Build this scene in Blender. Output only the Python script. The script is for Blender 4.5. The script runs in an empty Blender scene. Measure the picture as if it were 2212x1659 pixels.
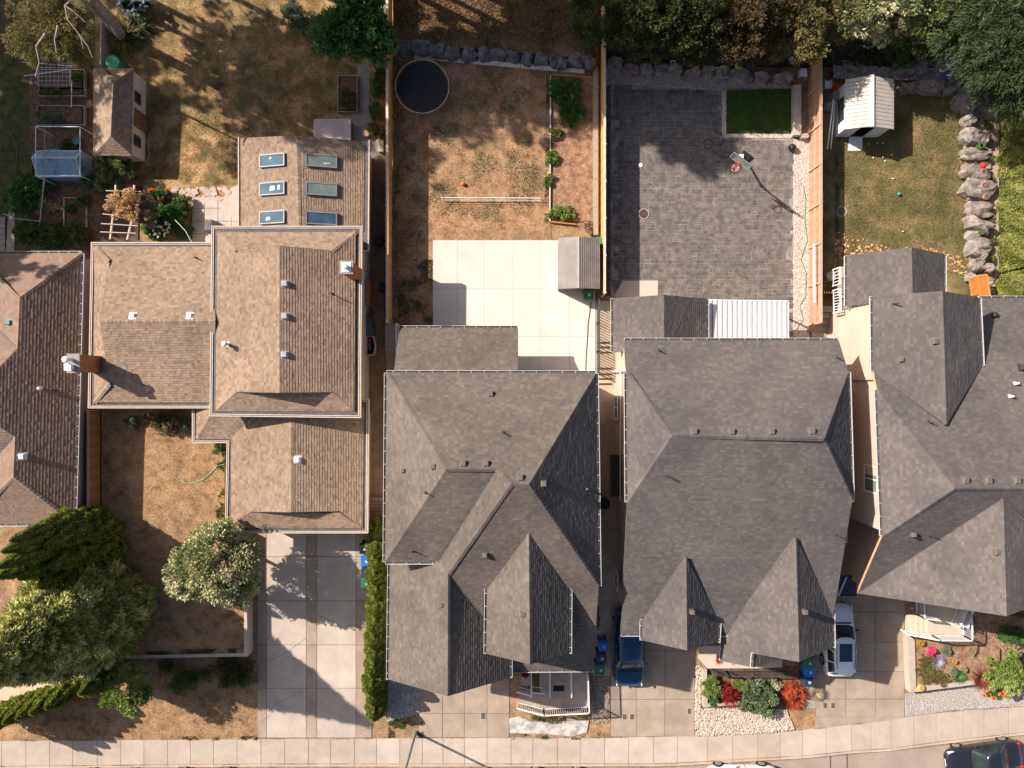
import bpy, math, random
import numpy as np
from math import sin, cos, pi, radians, hypot, sqrt, atan2
from mathutils import Vector
random.seed(7); RNG = np.random.default_rng(7)

# ------------------------------------------------------------------ camera, sky, sun, exposure
sc = bpy.context.scene
COL = sc.collection
CH, CF = 46.3, 2130.0            # drone height (m) and focal length (photo pixels)
cd = bpy.data.cameras.new('drone_camera'); cam = bpy.data.objects.new('drone_camera', cd); COL.objects.link(cam)
cam.location = (0, 0, CH); cam.rotation_euler = (0, 0, 0)
cd.sensor_width = 36; cd.lens = 36*CF/3072; cd.clip_start = 0.5; cd.clip_end = 1500
sc.camera = cam
SUN_EL = 36.0
SHX, SHY = 0.897, -0.441          # direction in which shadows fall
sun_az = atan2(-SHY, -SHX)        # towards the sun
w = bpy.data.worlds.new('World'); sc.world = w; w.use_nodes = True
nt = w.node_tree; nt.nodes.clear()
sky = nt.nodes.new('ShaderNodeTexSky'); sky.sky_type = 'NISHITA'; sky.sun_disc = False
sky.sun_elevation = radians(SUN_EL); sky.sun_rotation = (pi/2 - sun_az)
sky.air_density = 0.75; sky.dust_density = 2.5; sky.ozone_density = 0.2
bg = nt.nodes.new('ShaderNodeBackground'); bg.inputs['Strength'].default_value = 0.082
wo = nt.nodes.new('ShaderNodeOutputWorld')
nt.links.new(sky.outputs[0], bg.inputs[0]); nt.links.new(bg.outputs[0], wo.inputs[0])
sl = bpy.data.lights.new('sun', 'SUN'); so = bpy.data.objects.new('sun', sl); COL.objects.link(so)
sl.energy = 5.0; sl.angle = radians(0.55); sl.color = (1.0, 0.90, 0.80)
dvec = Vector((cos(sun_az)*cos(radians(SUN_EL)), sin(sun_az)*cos(radians(SUN_EL)), sin(radians(SUN_EL))))
so.rotation_euler = dvec.to_track_quat('Z', 'Y').to_euler(); so.location = dvec*60
vs = sc.view_settings; vs.view_transform = 'Standard'; vs.look = 'None'; vs.gamma = 1; vs.use_curve_mapping = False
vs.exposure = 0.72
sc.cycles.max_bounces = 6; sc.cycles.transparent_max_bounces = 8

# ------------------------------------------------------------------ coordinates
def W(x, y, z=0.0):
    """point at height z that the photo shows at (x, y), counted on a 2212 x 1659 grid"""
    k = 1.38879*(CH-z)/CF
    return ((x-1106)*k, -(y-829.5)*k, z)
def G(x, y, z=0.0): return Vector(W(x, y, z))
def t(c, r, x, y): return (c*553 + x/3.0, r*553 + y/3.0)
def W2(x, y, z=0.0): p = W(x, y, z); return (p[0], p[1])
MD = 1.38879*CH/CF               # metres per grid unit on the ground

# ------------------------------------------------------------------ objects
ORG = {}
def link(o, parent=None):
    COL.objects.link(o)
    if parent is not None: o.parent = parent; ORG[o.name] = ORG.get(parent.name, Vector((0,0,0)))
    return o
def tagit(o, label=None, cat=None, group=None, kind=None):
    if label: o['label'] = label
    if cat: o['category'] = cat
    if group: o['group'] = group
    if kind: o['kind'] = kind
    return o
def thing(name, label, cat, loc=(0,0,0), group=None):
    o = bpy.data.objects.new(name, None); COL.objects.link(o); o.empty_display_size = 0.2
    o.location = loc; ORG[o.name] = Vector(loc)
    return tagit(o, label, cat, group)
def copy_tree(o, parent=None):
    c = o.copy(); COL.objects.link(c)
    if parent is not None: c.parent = parent
    for ch in [x for x in KIDS.get(o.name, [])]: copy_tree(ch, c)
    return c
KIDS = {}
def finish_mesh(name, me, mats, parent, kind=None, label=None):
    for m in mats: me.materials.append(m)
    o = bpy.data.objects.new(name, me)
    link(o, parent)
    if parent is not None: KIDS.setdefault(parent.name, []).append(o)
    if kind: o['kind'] = kind
    if label: o['label'] = label
    return o
def fast_mesh(name, V, Fc, nv, rnd=None, smooth=False):
    """V (n,3), Fc (m,nv) faces all with nv corners"""
    me = bpy.data.meshes.new(name)
    n, m = len(V), len(Fc)
    me.vertices.add(n); me.vertices.foreach_set('co', np.asarray(V, dtype=np.float32).ravel())
    me.loops.add(m*nv); me.loops.foreach_set('vertex_index', np.asarray(Fc, dtype=np.int32).ravel())
    me.polygons.add(m); me.polygons.foreach_set('loop_start', np.arange(0, m*nv, nv, dtype=np.int32))
    me.polygons.foreach_set('use_smooth', np.full(m, smooth))
    if rnd is not None:
        a = me.attributes.new('rnd', 'FLOAT', 'FACE'); a.data.foreach_set('value', np.asarray(rnd, dtype=np.float32))
    me.update(calc_edges=True)
    return me

class MB:
    def __init__(s): s.v = []; s.f = []; s.r = []; s.m = []; s.cr = 0.5; s.cm = 0
    def face(s, pts, r=None):
        i = len(s.v); s.v.extend([tuple(p) for p in pts]); s.f.append(tuple(range(i, i+len(pts)))); s.r.append(s.cr if r is None else r); s.m.append(s.cm)
    def mesh(s, verts, faces, r=None):
        i = len(s.v); s.v.extend([tuple(p) for p in verts])
        for f in faces: s.f.append(tuple(i+k for k in f)); s.r.append(s.cr if r is None else r); s.m.append(s.cm)
    def box(s, x0, y0, z0, x1, y1, z1, r=None):
        if x0 > x1: x0, x1 = x1, x0
        if y0 > y1: y0, y1 = y1, y0
        v = [(x0,y0,z0),(x1,y0,z0),(x1,y1,z0),(x0,y1,z0),(x0,y0,z1),(x1,y0,z1),(x1,y1,z1),(x0,y1,z1)]
        s.mesh(v, [(3,2,1,0),(4,5,6,7),(0,1,5,4),(1,2,6,5),(2,3,7,6),(3,0,4,7)], r)
    def prism(s, poly, z0, z1, r=None):
        a = sum(poly[i][0]*poly[(i+1)%len(poly)][1]-poly[(i+1)%len(poly)][0]*poly[i][1] for i in range(len(poly)))
        if a < 0: poly = poly[::-1]
        n = len(poly)
        v = [(p[0],p[1],z0) for p in poly]+[(p[0],p[1],z1) for p in poly]
        f = [tuple(range(n-1,-1,-1)), tuple(range(n, 2*n))]+[(i,(i+1)%n,n+(i+1)%n,n+i) for i in range(n)]
        s.mesh(v, f, r)
    def bar(s, p0, p1, wd, ht, r=None, up=(0,0,1)):
        p0, p1 = Vector(p0), Vector(p1); d = (p1-p0)
        if d.length < 1e-6: return
        d.normalize(); u = Vector(up)
        if abs(d.dot(u)) > 0.98: u = Vector((1,0,0))
        a = d.cross(u).normalized()*wd/2; b = a.cross(d).normalized()*ht/2
        v = [p0-a-b, p0+a-b, p0+a+b, p0-a+b, p1-a-b, p1+a-b, p1+a+b, p1-a+b]
        s.mesh(v, [(0,1,2,3),(7,6,5,4),(0,4,5,1),(1,5,6,2),(2,6,7,3),(3,7,4,0)], r)
    def tube(s, pts, r0, r1=None, seg=7, r=None, cap=True):
        pts = [Vector(p) for p in pts]; n = len(pts); rr = r0 if r1 is None else r1
        rings = []; prev = None
        for i, p in enumerate(pts):
            d = (pts[min(i+1,n-1)]-pts[max(i-1,0)]).normalized()
            u = Vector((0,0,1)) if abs(d.z) < 0.9 else Vector((1,0,0))
            a = d.cross(u).normalized(); b = d.cross(a).normalized()
            if prev is not None and a.dot(prev) < 0: a, b = -a, -b
            prev = a
            rad = r0+(rr-r0)*i/max(1,n-1)
            rings.append([p+a*(rad*cos(2*pi*k/seg))+b*(rad*sin(2*pi*k/seg)) for k in range(seg)])
        v = [q for R in rings for q in R]
        f = [(i*seg+k, i*seg+(k+1)%seg, (i+1)*seg+(k+1)%seg, (i+1)*seg+k) for i in range(n-1) for k in range(seg)]
        if cap: f += [tuple(range(seg-1,-1,-1)), tuple((n-1)*seg+k for k in range(seg))]
        s.mesh(v, f, r)
    def cyl(s, x, y, z0, z1, r0, r1=None, seg=16, r=None):
        r1 = r0 if r1 is None else r1
        v = [(x+r0*cos(2*pi*k/seg), y+r0*sin(2*pi*k/seg), z0) for k in range(seg)]+[(x+r1*cos(2*pi*k/seg), y+r1*sin(2*pi*k/seg), z1) for k in range(seg)]
        s.mesh(v, [tuple(range(seg-1,-1,-1)), tuple(range(seg,2*seg))]+[(k,(k+1)%seg,seg+(k+1)%seg,seg+k) for k in range(seg)], r)
    def torus(s, c, R, rad, seg=28, k=6, r=None, ex=1.0):
        v = []; c = Vector(c)
        for i in range(seg):
            a = 2*pi*i/seg
            for j in range(k):
                b = 2*pi*j/k; q = R+rad*cos(b)
                v.append((c.x+q*cos(a), c.y+q*sin(a)*ex, c.z+rad*sin(b)))
        s.mesh(v, [(i*k+j, ((i+1)%seg)*k+j, ((i+1)%seg)*k+(j+1)%k, i*k+(j+1)%k) for i in range(seg) for j in range(k)], r)
    def sphere(s, c, rx, ry=None, rz=None, seg=10, rings=7, r=None, jit=0):
        ry = rx if ry is None else ry; rz = rx if rz is None else rz; v = []
        for i in range(rings+1):
            ph = pi*i/rings
            for k in range(seg):
                th = 2*pi*k/seg; j = 1+random.uniform(-jit, jit)
                v.append((c[0]+rx*j*sin(ph)*cos(th), c[1]+ry*j*sin(ph)*sin(th), c[2]+rz*j*cos(ph)))
        s.mesh(v, [(i*seg+k, (i+1)*seg+k, (i+1)*seg+(k+1)%seg, i*seg+(k+1)%seg) for i in range(rings) for k in range(seg)], r)
    def build(s, name, mats, parent=None, kind=None, label=None, smooth=False, bevel=0, local=False):
        if not isinstance(mats, (list, tuple)): mats = [mats]
        me = bpy.data.meshes.new(name)
        o3 = Vector((0,0,0)) if (parent is None or local) else ORG.get(parent.name, Vector((0,0,0)))
        me.from_pydata([(a[0]-o3.x, a[1]-o3.y, a[2]-o3.z) for a in s.v], [], s.f)
        a = me.attributes.new('rnd', 'FLOAT', 'FACE'); a.data.foreach_set('value', np.array(s.r, dtype=np.float32))
        if len(mats) > 1: me.polygons.foreach_set('material_index', np.array(s.m, dtype=np.int32))
        if smooth: me.polygons.foreach_set('use_smooth', np.full(len(s.f), True))
        me.update()
        o = finish_mesh(name, me, mats, parent, kind, label)
        if bevel:
            b = o.modifiers.new('bevel', 'BEVEL'); b.width = bevel; b.segments = 2; b.limit_method = 'ANGLE'
        return o

# ------------------------------------------------------------------ materials
MC = {}
def mat(name, c1, c2=None, c3=None, scale=3.0, detail=6, rough=0.85, metal=0.0, bump=0.0, bscale=40.0, rv=0.0, rvc=None,
        spots=None, coat=0.0, trans=0.0, streak=None, contrast=(0.35, 0.65), spec=0.35, rvmix=0.6, alpha=None, glass=False, big=None, grain=None):
    """noise-mixed colours; rv = amount by which the per-face random value shifts between the colours of ramp rvc"""
    if name in MC: return MC[name]
    m = bpy.data.materials.new(name); m.use_nodes = True; n = m.node_tree; N = n.nodes; L = n.links; N.clear()
    out = N.new('ShaderNodeOutputMaterial'); b = N.new('ShaderNodeBsdfPrincipled'); L.new(b.outputs[0], out.inputs[0])
    b.inputs['Roughness'].default_value = rough; b.inputs['Metallic'].default_value = metal
    b.inputs['Specular IOR Level'].default_value = spec
    if coat: b.inputs['Coat Weight'].default_value = coat; b.inputs['Coat Roughness'].default_value = 0.06
    geo = N.new('ShaderNodeNewGeometry'); pos = geo.outputs['Position']
    def noise(sc_, det=6, rgh=0.6, dist=0.0, vec=None):
        q = N.new('ShaderNodeTexNoise'); q.inputs['Scale'].default_value = sc_; q.inputs['Detail'].default_value = det
        q.inputs['Roughness'].default_value = rgh; q.inputs['Distortion'].default_value = dist; L.new(vec or pos, q.inputs['Vector']); return q.outputs[0]
    def ramp(fac, stops):
        q = N.new('ShaderNodeValToRGB'); e = q.color_ramp.elements
        e[0].position = stops[0][0]; e[0].color = (*stops[0][1], 1); e[1].position = stops[-1][0]; e[1].color = (*stops[-1][1], 1)
        for p_, c_ in stops[1:-1]: x = e.new(p_); x.color = (*c_, 1)
        L.new(fac, q.inputs[0]); return q.outputs[0]
    def mix(f, a, c, mode='MIX'):
        q = N.new('ShaderNodeMix'); q.data_type = 'RGBA'; q.blend_type = mode
        if isinstance(f, float): q.inputs[0].default_value = f
        else: L.new(f, q.inputs[0])
        for s_, v_ in ((6, a), (7, c)):
            if isinstance(v_, tuple): q.inputs[s_].default_value = (*v_, 1)
            else: L.new(v_, q.inputs[s_])
        return q.outputs[2]
    vec = pos
    if streak:
        mp = N.new('ShaderNodeMapping'); mp.inputs['Scale'].default_value = streak; L.new(pos, mp.inputs[0]); vec = mp.outputs[0]
    if c2 is None: col = mix(1.0, c1, c1)
    else:
        st = [(contrast[0], c1), (contrast[1], c2)] if c3 is None else [(contrast[0], c1), (0.5, c2), (contrast[1], c3)]
        col = ramp(noise(scale, detail, 0.65, 0.3, vec), st)
    if rv:
        at = N.new('ShaderNodeAttribute'); at.attribute_name = 'rnd'
        rc = ramp(at.outputs['Fac'], [(i/(len(rvc)-1), c) for i, c in enumerate(rvc)])
        col = mix(rvmix, col, rc)
        if rv > 1: pass
    if big:   # slow, wide variation (wear, moss; painted tree shade on the back lawn) multiplied in
        col = mix(1.0, col, ramp(noise(big[0], 4, 0.6, 0.5), [(0.3, big[1]), (0.7, big[2])]), 'MULTIPLY')
    if grain:  # fine, strong variation: (scale, low, high)
        col = mix(1.0, col, ramp(noise(grain[0], 3, 0.75, 0.3), [(0.33, (grain[1],)*3), (0.67, (grain[2],)*3)]), 'MULTIPLY')
    if spots:  # (scale, threshold, colour)
        sp = ramp(noise(spots[0], 5, 0.7, 0.8), [(spots[1]-0.05, (0,0,0)), (spots[1]+0.07, (.8,.8,.8))])
        col = mix(sp, col, spots[2])
    L.new(col, b.inputs['Base Color'])
    if bump:
        bp = N.new('ShaderNodeBump'); bp.inputs['Strength'].default_value = min(1.0, bump); bp.inputs['Distance'].default_value = 0.03*max(1.0, bump)
        L.new(noise(bscale, 5, 0.7, 0.2, vec if streak else None), bp.inputs['Height']); L.new(bp.outputs[0], b.inputs['Normal'])
    if trans:
        tr = N.new('ShaderNodeBsdfTranslucent'); L.new(mix(1.0, col, (1.0, 1.0, 0.6), 'MULTIPLY'), tr.inputs[0])
        ms = N.new('ShaderNodeMixShader'); ms.inputs[0].default_value = trans
        L.new(b.outputs[0], ms.inputs[1]); L.new(tr.outputs[0], ms.inputs[2]); L.new(ms.outputs[0], out.inputs[0])
    if alpha is not None:
        b.inputs['Alpha'].default_value = alpha
    MC[name] = m; return m
def flat(name, c, rough=0.7, **k): 
    d = tuple(max(0, x*0.82) for x in c)
    return mat(name, d, c, scale=k.pop('scale', 5.0), rough=rough, **k)

# ------------------------------------------------------------------ 2-D helpers
def inset(poly, d):
    """move each edge of a ccw/cw polygon inwards by d"""
    a = sum(poly[i][0]*poly[(i+1)%len(poly)][1]-poly[(i+1)%len(poly)][0]*poly[i][1] for i in range(len(poly)))
    if a < 0: poly = poly[::-1]
    n = len(poly); out = []
    for i in range(n):
        p0, p1, p2 = poly[i-1], poly[i], poly[(i+1)%n]
        def nrm(a_, b_):
            l = hypot(b_[0]-a_[0], b_[1]-a_[1]) or 1; return (-(b_[1]-a_[1])/l, (b_[0]-a_[0])/l)
        n1, n2 = nrm(p0, p1), nrm(p1, p2); s_ = 1+n1[0]*n2[0]+n1[1]*n2[1]
        if s_ < 0.2: s_ = 0.2
        out.append((p1[0]+d*(n1[0]+n2[0])/s_, p1[1]+d*(n1[1]+n2[1])/s_))
    return out
def inpoly(P, poly):
    """P (n,2) array -> bool mask"""
    x, y = P[:,0], P[:,1]; r = np.zeros(len(P), bool); n = len(poly)
    for i in range(n):
        x1, y1 = poly[i][0], poly[i][1]; x2, y2 = poly[(i+1)%n][0], poly[(i+1)%n][1]
        if y1 == y2: continue
        c = ((y1 > y) != (y2 > y)) & (x < (x2-x1)*(y-y1)/(y2-y1)+x1); r ^= c
    return r
def scatter(poly, n):
    xs = [p[0] for p in poly]; ys = [p[1] for p in poly]; a = abs(sum(poly[i][0]*poly[(i+1)%len(poly)][1]-poly[(i+1)%len(poly)][0]*poly[i][1] for i in range(len(poly))))/2
    bb = (max(xs)-min(xs))*(max(ys)-min(ys)); k = int(n*bb/max(a,0.01))+4
    P = np.column_stack([RNG.uniform(min(xs), max(xs), k), RNG.uniform(min(ys), max(ys), k)])
    return P[inpoly(P, poly)]
def cliprect(poly, u0, u1, v0, v1):
    def cl(P, ax, val, keep_ge):
        out = []; n = len(P)
        for i in range(n):
            a, b = P[i-1], P[i]
            ia = (a[ax] >= val) if keep_ge else (a[ax] <= val); ib = (b[ax] >= val) if keep_ge else (b[ax] <= val)
            if ia != ib:
                k = (val-a[ax])/(b[ax]-a[ax]); out.append((a[0]+k*(b[0]-a[0]), a[1]+k*(b[1]-a[1])))
            if ib: out.append(b)
        return out
    P = cl(poly, 0, u0, True)
    if P: P = cl(P, 0, u1, False)
    if P: P = cl(P, 1, v0, True)
    if P: P = cl(P, 1, v1, False)
    return P
# ------------------------------------------------------------------ material library
SH_BROWN = mat('brown_shingle', (0.249,0.173,0.118), (0.341,0.241,0.168), scale=2.2, rough=.95, bump=.5, bscale=60, rv=1, rvmix=.72,
   rvc=[(0.189,0.133,0.093),(0.286,0.200,0.138),(0.350,0.253,0.181),(0.240,0.173,0.124),(0.396,0.293,0.214),(0.313,0.220,0.159)], big=(.35,(0.793,0.782,0.758),(1.08,1.06,1.05)))
SH_OLD = mat('old_brown_shingle', (0.207,0.138,0.099), (0.305,0.204,0.149), scale=1.5, rough=.95, bump=.5, bscale=60, rv=1, rvmix=.6,
   rvc=[(0.183,0.120,0.088),(0.293,0.198,0.143),(0.232,0.156,0.116),(0.329,0.228,0.171)], spots=(9,.68,(0.043,0.036,0.022)))
SH_GREY = mat('grey_shingle', (0.125,0.107,0.096), (0.163,0.140,0.125), scale=1.2, rough=.92, bump=.5, bscale=70, rv=1, rvmix=.62,
   rvc=[(0.095,0.082,0.076),(0.145,0.126,0.114),(0.117,0.102,0.093),(0.194,0.170,0.150),(0.135,0.117,0.104),(0.111,0.096,0.089)], big=(.3,(0.721,0.701,0.692),(1.12,1.08,1.03)))
SH_SLATE = mat('slate_grey_shingle', (0.112,0.100,0.097), (0.144,0.131,0.125), scale=1.2, rough=.92, bump=.5, bscale=70, rv=1, rvmix=.62,
   rvc=[(0.087,0.080,0.078),(0.132,0.119,0.115),(0.108,0.098,0.095),(0.174,0.159,0.150),(0.123,0.111,0.105),(0.102,0.092,0.090)], big=(.3,(0.702,0.702,0.727),(1.12,1.08,1.03)))
SH_CHAR = mat('charcoal_shingle', (0.112,0.100,0.097), (0.144,0.131,0.125), scale=1.2, rough=.92, bump=.5, bscale=70, rv=1, rvmix=.62,
   rvc=[(0.087,0.080,0.078),(0.132,0.119,0.115),(0.108,0.098,0.095),(0.174,0.159,0.150),(0.123,0.111,0.105),(0.102,0.092,0.090)], big=(.3,(0.702,0.702,0.727),(1.12,1.08,1.03)))
DECK = flat('roof_underlay', (.05,.045,.04), .95)
WHITE = mat('white_trim', (.72,.70,.68), (.82,.80,.78), scale=4, rough=.5)
WHITE_ALU = mat('white_aluminium', (.66,.67,.70), (.76,.77,.79), scale=6, rough=.4)
CREAM = mat('cream_fascia', (.50,.40,.32), (.60,.49,.40), scale=4, rough=.6)
BAND = mat('eave_membrane', (.085,.08,.078), (.14,.13,.125), scale=3, rough=.75, big=(.8,(.8,.8,.85),(1.1,1.1,1.1)))
STUCCO = mat('tan_stucco', (0.511,0.397,0.320), (0.565,0.449,0.365), scale=.8, rough=.95, bump=.4, bscale=90)
STUCCO2 = mat('pale_stucco', (0.561,0.493,0.425), (0.629,0.561,0.484), scale=.8, rough=.95, bump=.4, bscale=90)
MAUVE = mat('mauve_siding', (.22,.17,.165), (.27,.21,.20), scale=1.5, rough=.8)
TRIMBROWN = flat('brown_belly_band', (.20,.12,.08), .7)
ORANGEWOOD = mat('orange_cedar', (.50,.21,.045), (.72,.33,.08), scale=2, rough=.6, streak=(3,3,14), rv=1, rvc=[(.45,.19,.05),(.72,.36,.10),(.58,.26,.06)], rvmix=.4)
YELLOWWOOD = mat('yellow_cedar', (.56,.27,.06), (.80,.44,.13), scale=2, rough=.6, streak=(3,3,12), rv=1, rvc=[(.55,.27,.06),(.85,.48,.15),(.68,.36,.09)], rvmix=.45)
BROWNWOOD = mat('brown_fence_wood', (.34,.19,.12), (.48,.28,.185), scale=2, rough=.8, streak=(3,3,12), rv=1, rvc=[(.34,.19,.125),(.50,.30,.20),(.42,.245,.165)], rvmix=.5)
GREYWOOD = mat('weathered_wood', (.26,.21,.17), (.40,.34,.28), scale=3, rough=.9, streak=(8,1.5,8), bump=.3, bscale=20)
PALEWOOD = mat('pale_lumber', (.50,.39,.29), (.62,.50,.38), scale=3, rough=.8, streak=(8,1.5,8))
DARKWOOD = flat('dark_stained_wood', (.10,.06,.04), .8)
CONC = mat('warm_concrete', (.42,.345,.28), (.50,.415,.34), scale=1.6, rough=.93, bump=.25, bscale=60, rv=1, rvmix=.45, rvc=[(.38,.31,.25),(.46,.38,.31),(.56,.475,.40)], big=(.7,(.86,.85,.84),(1.06,1.06,1.06)), spots=(2.3,.72,(.32,.26,.21)))
CONC_L = mat('driveway_concrete', (.46,.385,.32), (.54,.46,.385), scale=1.6, rough=.93, bump=.25, bscale=60, rv=1, rvmix=.4, rvc=[(.44,.37,.31),(.55,.47,.395)], big=(.6,(.84,.83,.82),(1.06,1.06,1.06)), spots=(1.6,.71,(.36,.30,.25)))
CONC_W = mat('new_white_concrete', (.60,.55,.495), (.69,.635,.575), scale=1.1, rough=.9, bump=.15, bscale=60, rv=1, rvmix=.3, rvc=[(.60,.55,.50),(.69,.635,.58)], big=(.5,(.93,.91,.89),(1.03,1.03,1.03)))
AGG = mat('exposed_aggregate', (.29,.22,.165), (.48,.38,.29), scale=26, detail=3, rough=.93, bump=.7, bscale=70, contrast=(.38,.62), big=(.9,(.80,.78,.77),(1.10,1.10,1.10)), rv=1, rvmix=.4, rvc=[(.33,.26,.20),(.44,.35,.27)], spots=(1.1,.69,(.24,.19,.15)))
ASPH = mat('road_asphalt', (.30,.235,.19), (.40,.32,.26), scale=18, detail=4, rough=.93, bump=.5, bscale=90, big=(.4,(.85,.85,.85),(1.08,1.08,1.08)))
JOINT = mat('dark_joint', (.07,.055,.045), (.16,.13,.10), scale=6, rough=1.0)
STAMP = mat('stamped_concrete', (0.083,0.073,0.070), (0.218,0.192,0.176), scale=2.6, detail=12, rough=.75, bump=.4, bscale=30, rv=1, rvmix=.22, rvc=[(0.083,0.074,0.073),(0.130,0.116,0.109),(0.201,0.177,0.164)], big=(.45,(0.850,0.861,0.880),(1.20,1.16,1.10)), contrast=(.38,.66))
STAMPJ = mat('stamped_joint', (0.192,0.168,0.144), (0.360,0.318,0.276), scale=1.3, rough=.95, contrast=(.4,.62))
PINK = flat('pale_pink_concrete', (.60,.49,.42), .9)
GRAVEL = mat('pink_gravel_bed', (.36,.27,.235), (.50,.40,.35), scale=40, rough=.95)
STONES = mat('gravel_stones', (.42,.35,.31), (.60,.50,.44), scale=7, rough=.9, rv=1, rvmix=.85, rvc=[(.20,.15,.13),(.55,.43,.37),(.72,.62,.55),(.36,.28,.25),(.80,.70,.62),(.50,.33,.27)])
STONES_G = mat('grey_gravel_stones', (.30,.27,.25), (.42,.39,.36), scale=7, rough=.9, rv=1, rvmix=.85, rvc=[(.13,.12,.12),(.36,.33,.31),(.55,.51,.48),(.24,.22,.21),(.62,.56,.52)])
STONES_D = mat('dark_gravel_stones', (.06,.055,.05), (.12,.11,.10), scale=7, rough=.9, rv=1, rvmix=.85, rvc=[(.03,.03,.03),(.10,.09,.085),(.20,.18,.165),(.06,.055,.05)])
ROCK = mat('boulder_rock', (.13,.11,.10), (.24,.205,.18), c3=(.38,.33,.29), scale=2.6, detail=10, rough=.9, bump=1.0, bscale=9, contrast=(.33,.68))
ROCK_D = mat('dark_boulder_rock', (.07,.07,.08), (.20,.19,.20), scale=2.6, detail=10, rough=.9, bump=1.0, bscale=9)
SOIL = mat('dark_soil', (.075,.045,.028), (.15,.09,.055), c3=(.21,.13,.08), grain=(9,.6,1.35), scale=3.5, detail=10, rough=1, bump=1.0, bscale=14)
SOIL_L = mat('tilled_brown_soil', (0.180,0.101,0.059), (0.297,0.174,0.109), c3=(0.378,0.239,0.153), grain=(8,.62,1.3), scale=2.4, detail=10, rough=1, bump=1.0, bscale=9)
BARK = mat('tree_bark', (.16,.12,.09), (.30,.25,.21), scale=7, rough=.95, bump=.8, bscale=20)
PALEBARK = mat('pale_bark', (.32,.26,.22), (.46,.38,.33), scale=5, rough=.9)
DRYGRASS = mat('dry_lawn', (0.162,0.092,0.046), (0.361,0.218,0.110), c3=(0.494,0.320,0.179), grain=(9,.62,1.3), scale=1.3, detail=12, rough=1, bump=1.0, bscale=22, contrast=(.3,.7), big=(.35,(0.760,0.776,0.880),(1.10,1.08,1.03)), spots=(.7,.62,(.22,.165,.085)))
DRYLAWN2 = mat('worn_yard_soil', (0.199,0.109,0.058), (0.380,0.228,0.128), c3=(0.475,0.304,0.179), scale=1.1, detail=12, rough=1, bump=1.0, bscale=16, contrast=(.32,.68), grain=(7,.66,1.28), big=(.25,(0.760,0.779,0.791),(1.1,1.05,1.0)), spots=(.85,.57,(.19,.155,.08)))
MIXLAWN = mat('half_green_lawn', (0.097,0.093,0.034), (0.167,0.137,0.057), c3=(0.317,0.208,0.104), grain=(10,.6,1.35), scale=.55, detail=12, rough=1, bump=1.0, bscale=26, contrast=(.38,.66))
GREENLAWN = mat('green_turf', (.045,.085,.015), (.085,.15,.028), grain=(14,.7,1.25), scale=1.5, detail=10, rough=1, bump=1.0, bscale=40)
FOREST = mat('forest_floor', (.05,.04,.02), (.13,.085,.045), c3=(.26,.17,.085), grain=(8,.55,1.35), scale=.7, detail=12, rough=1, bump=1.0, bscale=12, contrast=(.38,.7))
BLADE = mat('grass_blades', (0.180,0.128,0.059), (0.306,0.197,0.099), scale=1.2, rough=.9, rv=1, rvmix=.8, rvc=[(0.234,0.154,0.069),(0.324,0.205,0.089),(0.432,0.274,0.139),(0.558,0.376,0.208)], trans=.3)
BLADE_G = mat('green_grass_blades', (.06,.10,.02), (.10,.15,.035), scale=1.2, rough=.9, rv=1, rvmix=.8, rvc=[(.05,.08,.02),(.09,.13,.03),(.15,.19,.06)], trans=.2)
GUT = mat('gutter_white', (.46,.45,.44), (.56,.55,.54), scale=4, rough=.5)
GLASS = mat('dark_glass', (.02,.03,.035), (.035,.05,.055), scale=1, rough=.06, spec=.8)
SKYGLASS = mat('skylight_glass', (.03,.075,.12), (.07,.14,.19), scale=1.4, rough=.4, spec=.04)  # reflected sky painted in as a blue base colour
SKYGLASS2 = mat('hazy_skylight_glass', (.12,.15,.155), (.20,.23,.22), scale=1.4, rough=.25, spec=.35)
CARGLASS = mat('car_glass', (.012,.02,.022), (.03,.045,.045), scale=2, rough=.05, spec=.5)
RUBBER = flat('black_rubber', (.022,.022,.022), .85)
PLASTIC_K = flat('black_plastic', (.02,.02,.022), .5)
STEEL = mat('galvanised_steel', (.34,.36,.38), (.50,.52,.54), scale=6, rough=.4, metal=.6)
VENTBROWN = mat('brown_roof_vent', (.10,.085,.075), (.17,.15,.135), scale=9, rough=.55)
VENTGREY = mat('grey_roof_vent', (.30,.28,.28), (.42,.40,.39), scale=9, rough=.45)
LEADPIPE = flat('dark_pipe', (.045,.045,.045), .7)
BRICK = mat('orange_brick', (.34,.13,.05), (.52,.22,.09), scale=9, rough=.9, rv=1, rvmix=.6, rvc=[(.33,.12,.045),(.56,.25,.10),(.42,.17,.065)])
MORTAR = flat('mortar', (.30,.25,.21), .95)
def foliage(name, cols, trans=.22, rough=.7, sc=.9):
    return mat(name, cols[0], cols[-1], scale=sc, rough=rough, rv=1, rvmix=.86, rvc=cols, trans=trans, spec=.25)
F_DARK = foliage('dark_conifer_leaf', [(0.023,0.037,0.014),(0.048,0.069,0.021),(0.081,0.103,0.032),(0.138,0.144,0.048)])
F_OLIVE = foliage('olive_conifer_leaf', [(0.069,0.067,0.021),(0.138,0.127,0.040),(0.218,0.190,0.063),(0.310,0.253,0.098)])
F_TIPS = foliage('pale_tipped_conifer_leaf', [(0.104,0.139,0.042),(0.225,0.262,0.079),(0.382,0.397,0.133),(0.757,0.744,0.369),(0.520,0.507,0.194)])
F_THUJA = foliage('thuja_leaf', [(0.088,0.131,0.024),(0.163,0.221,0.043),(0.257,0.306,0.066),(0.373,0.394,0.106)], trans=.35)
F_HEDGE = foliage('golden_hedge_leaf', [(0.119,0.147,0.031),(0.202,0.235,0.057),(0.285,0.312,0.083),(0.386,0.393,0.130)])
F_BROAD = foliage('broad_green_leaf', [(0.029,0.072,0.018),(0.058,0.137,0.035),(0.098,0.208,0.055),(0.156,0.286,0.085)])
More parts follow.
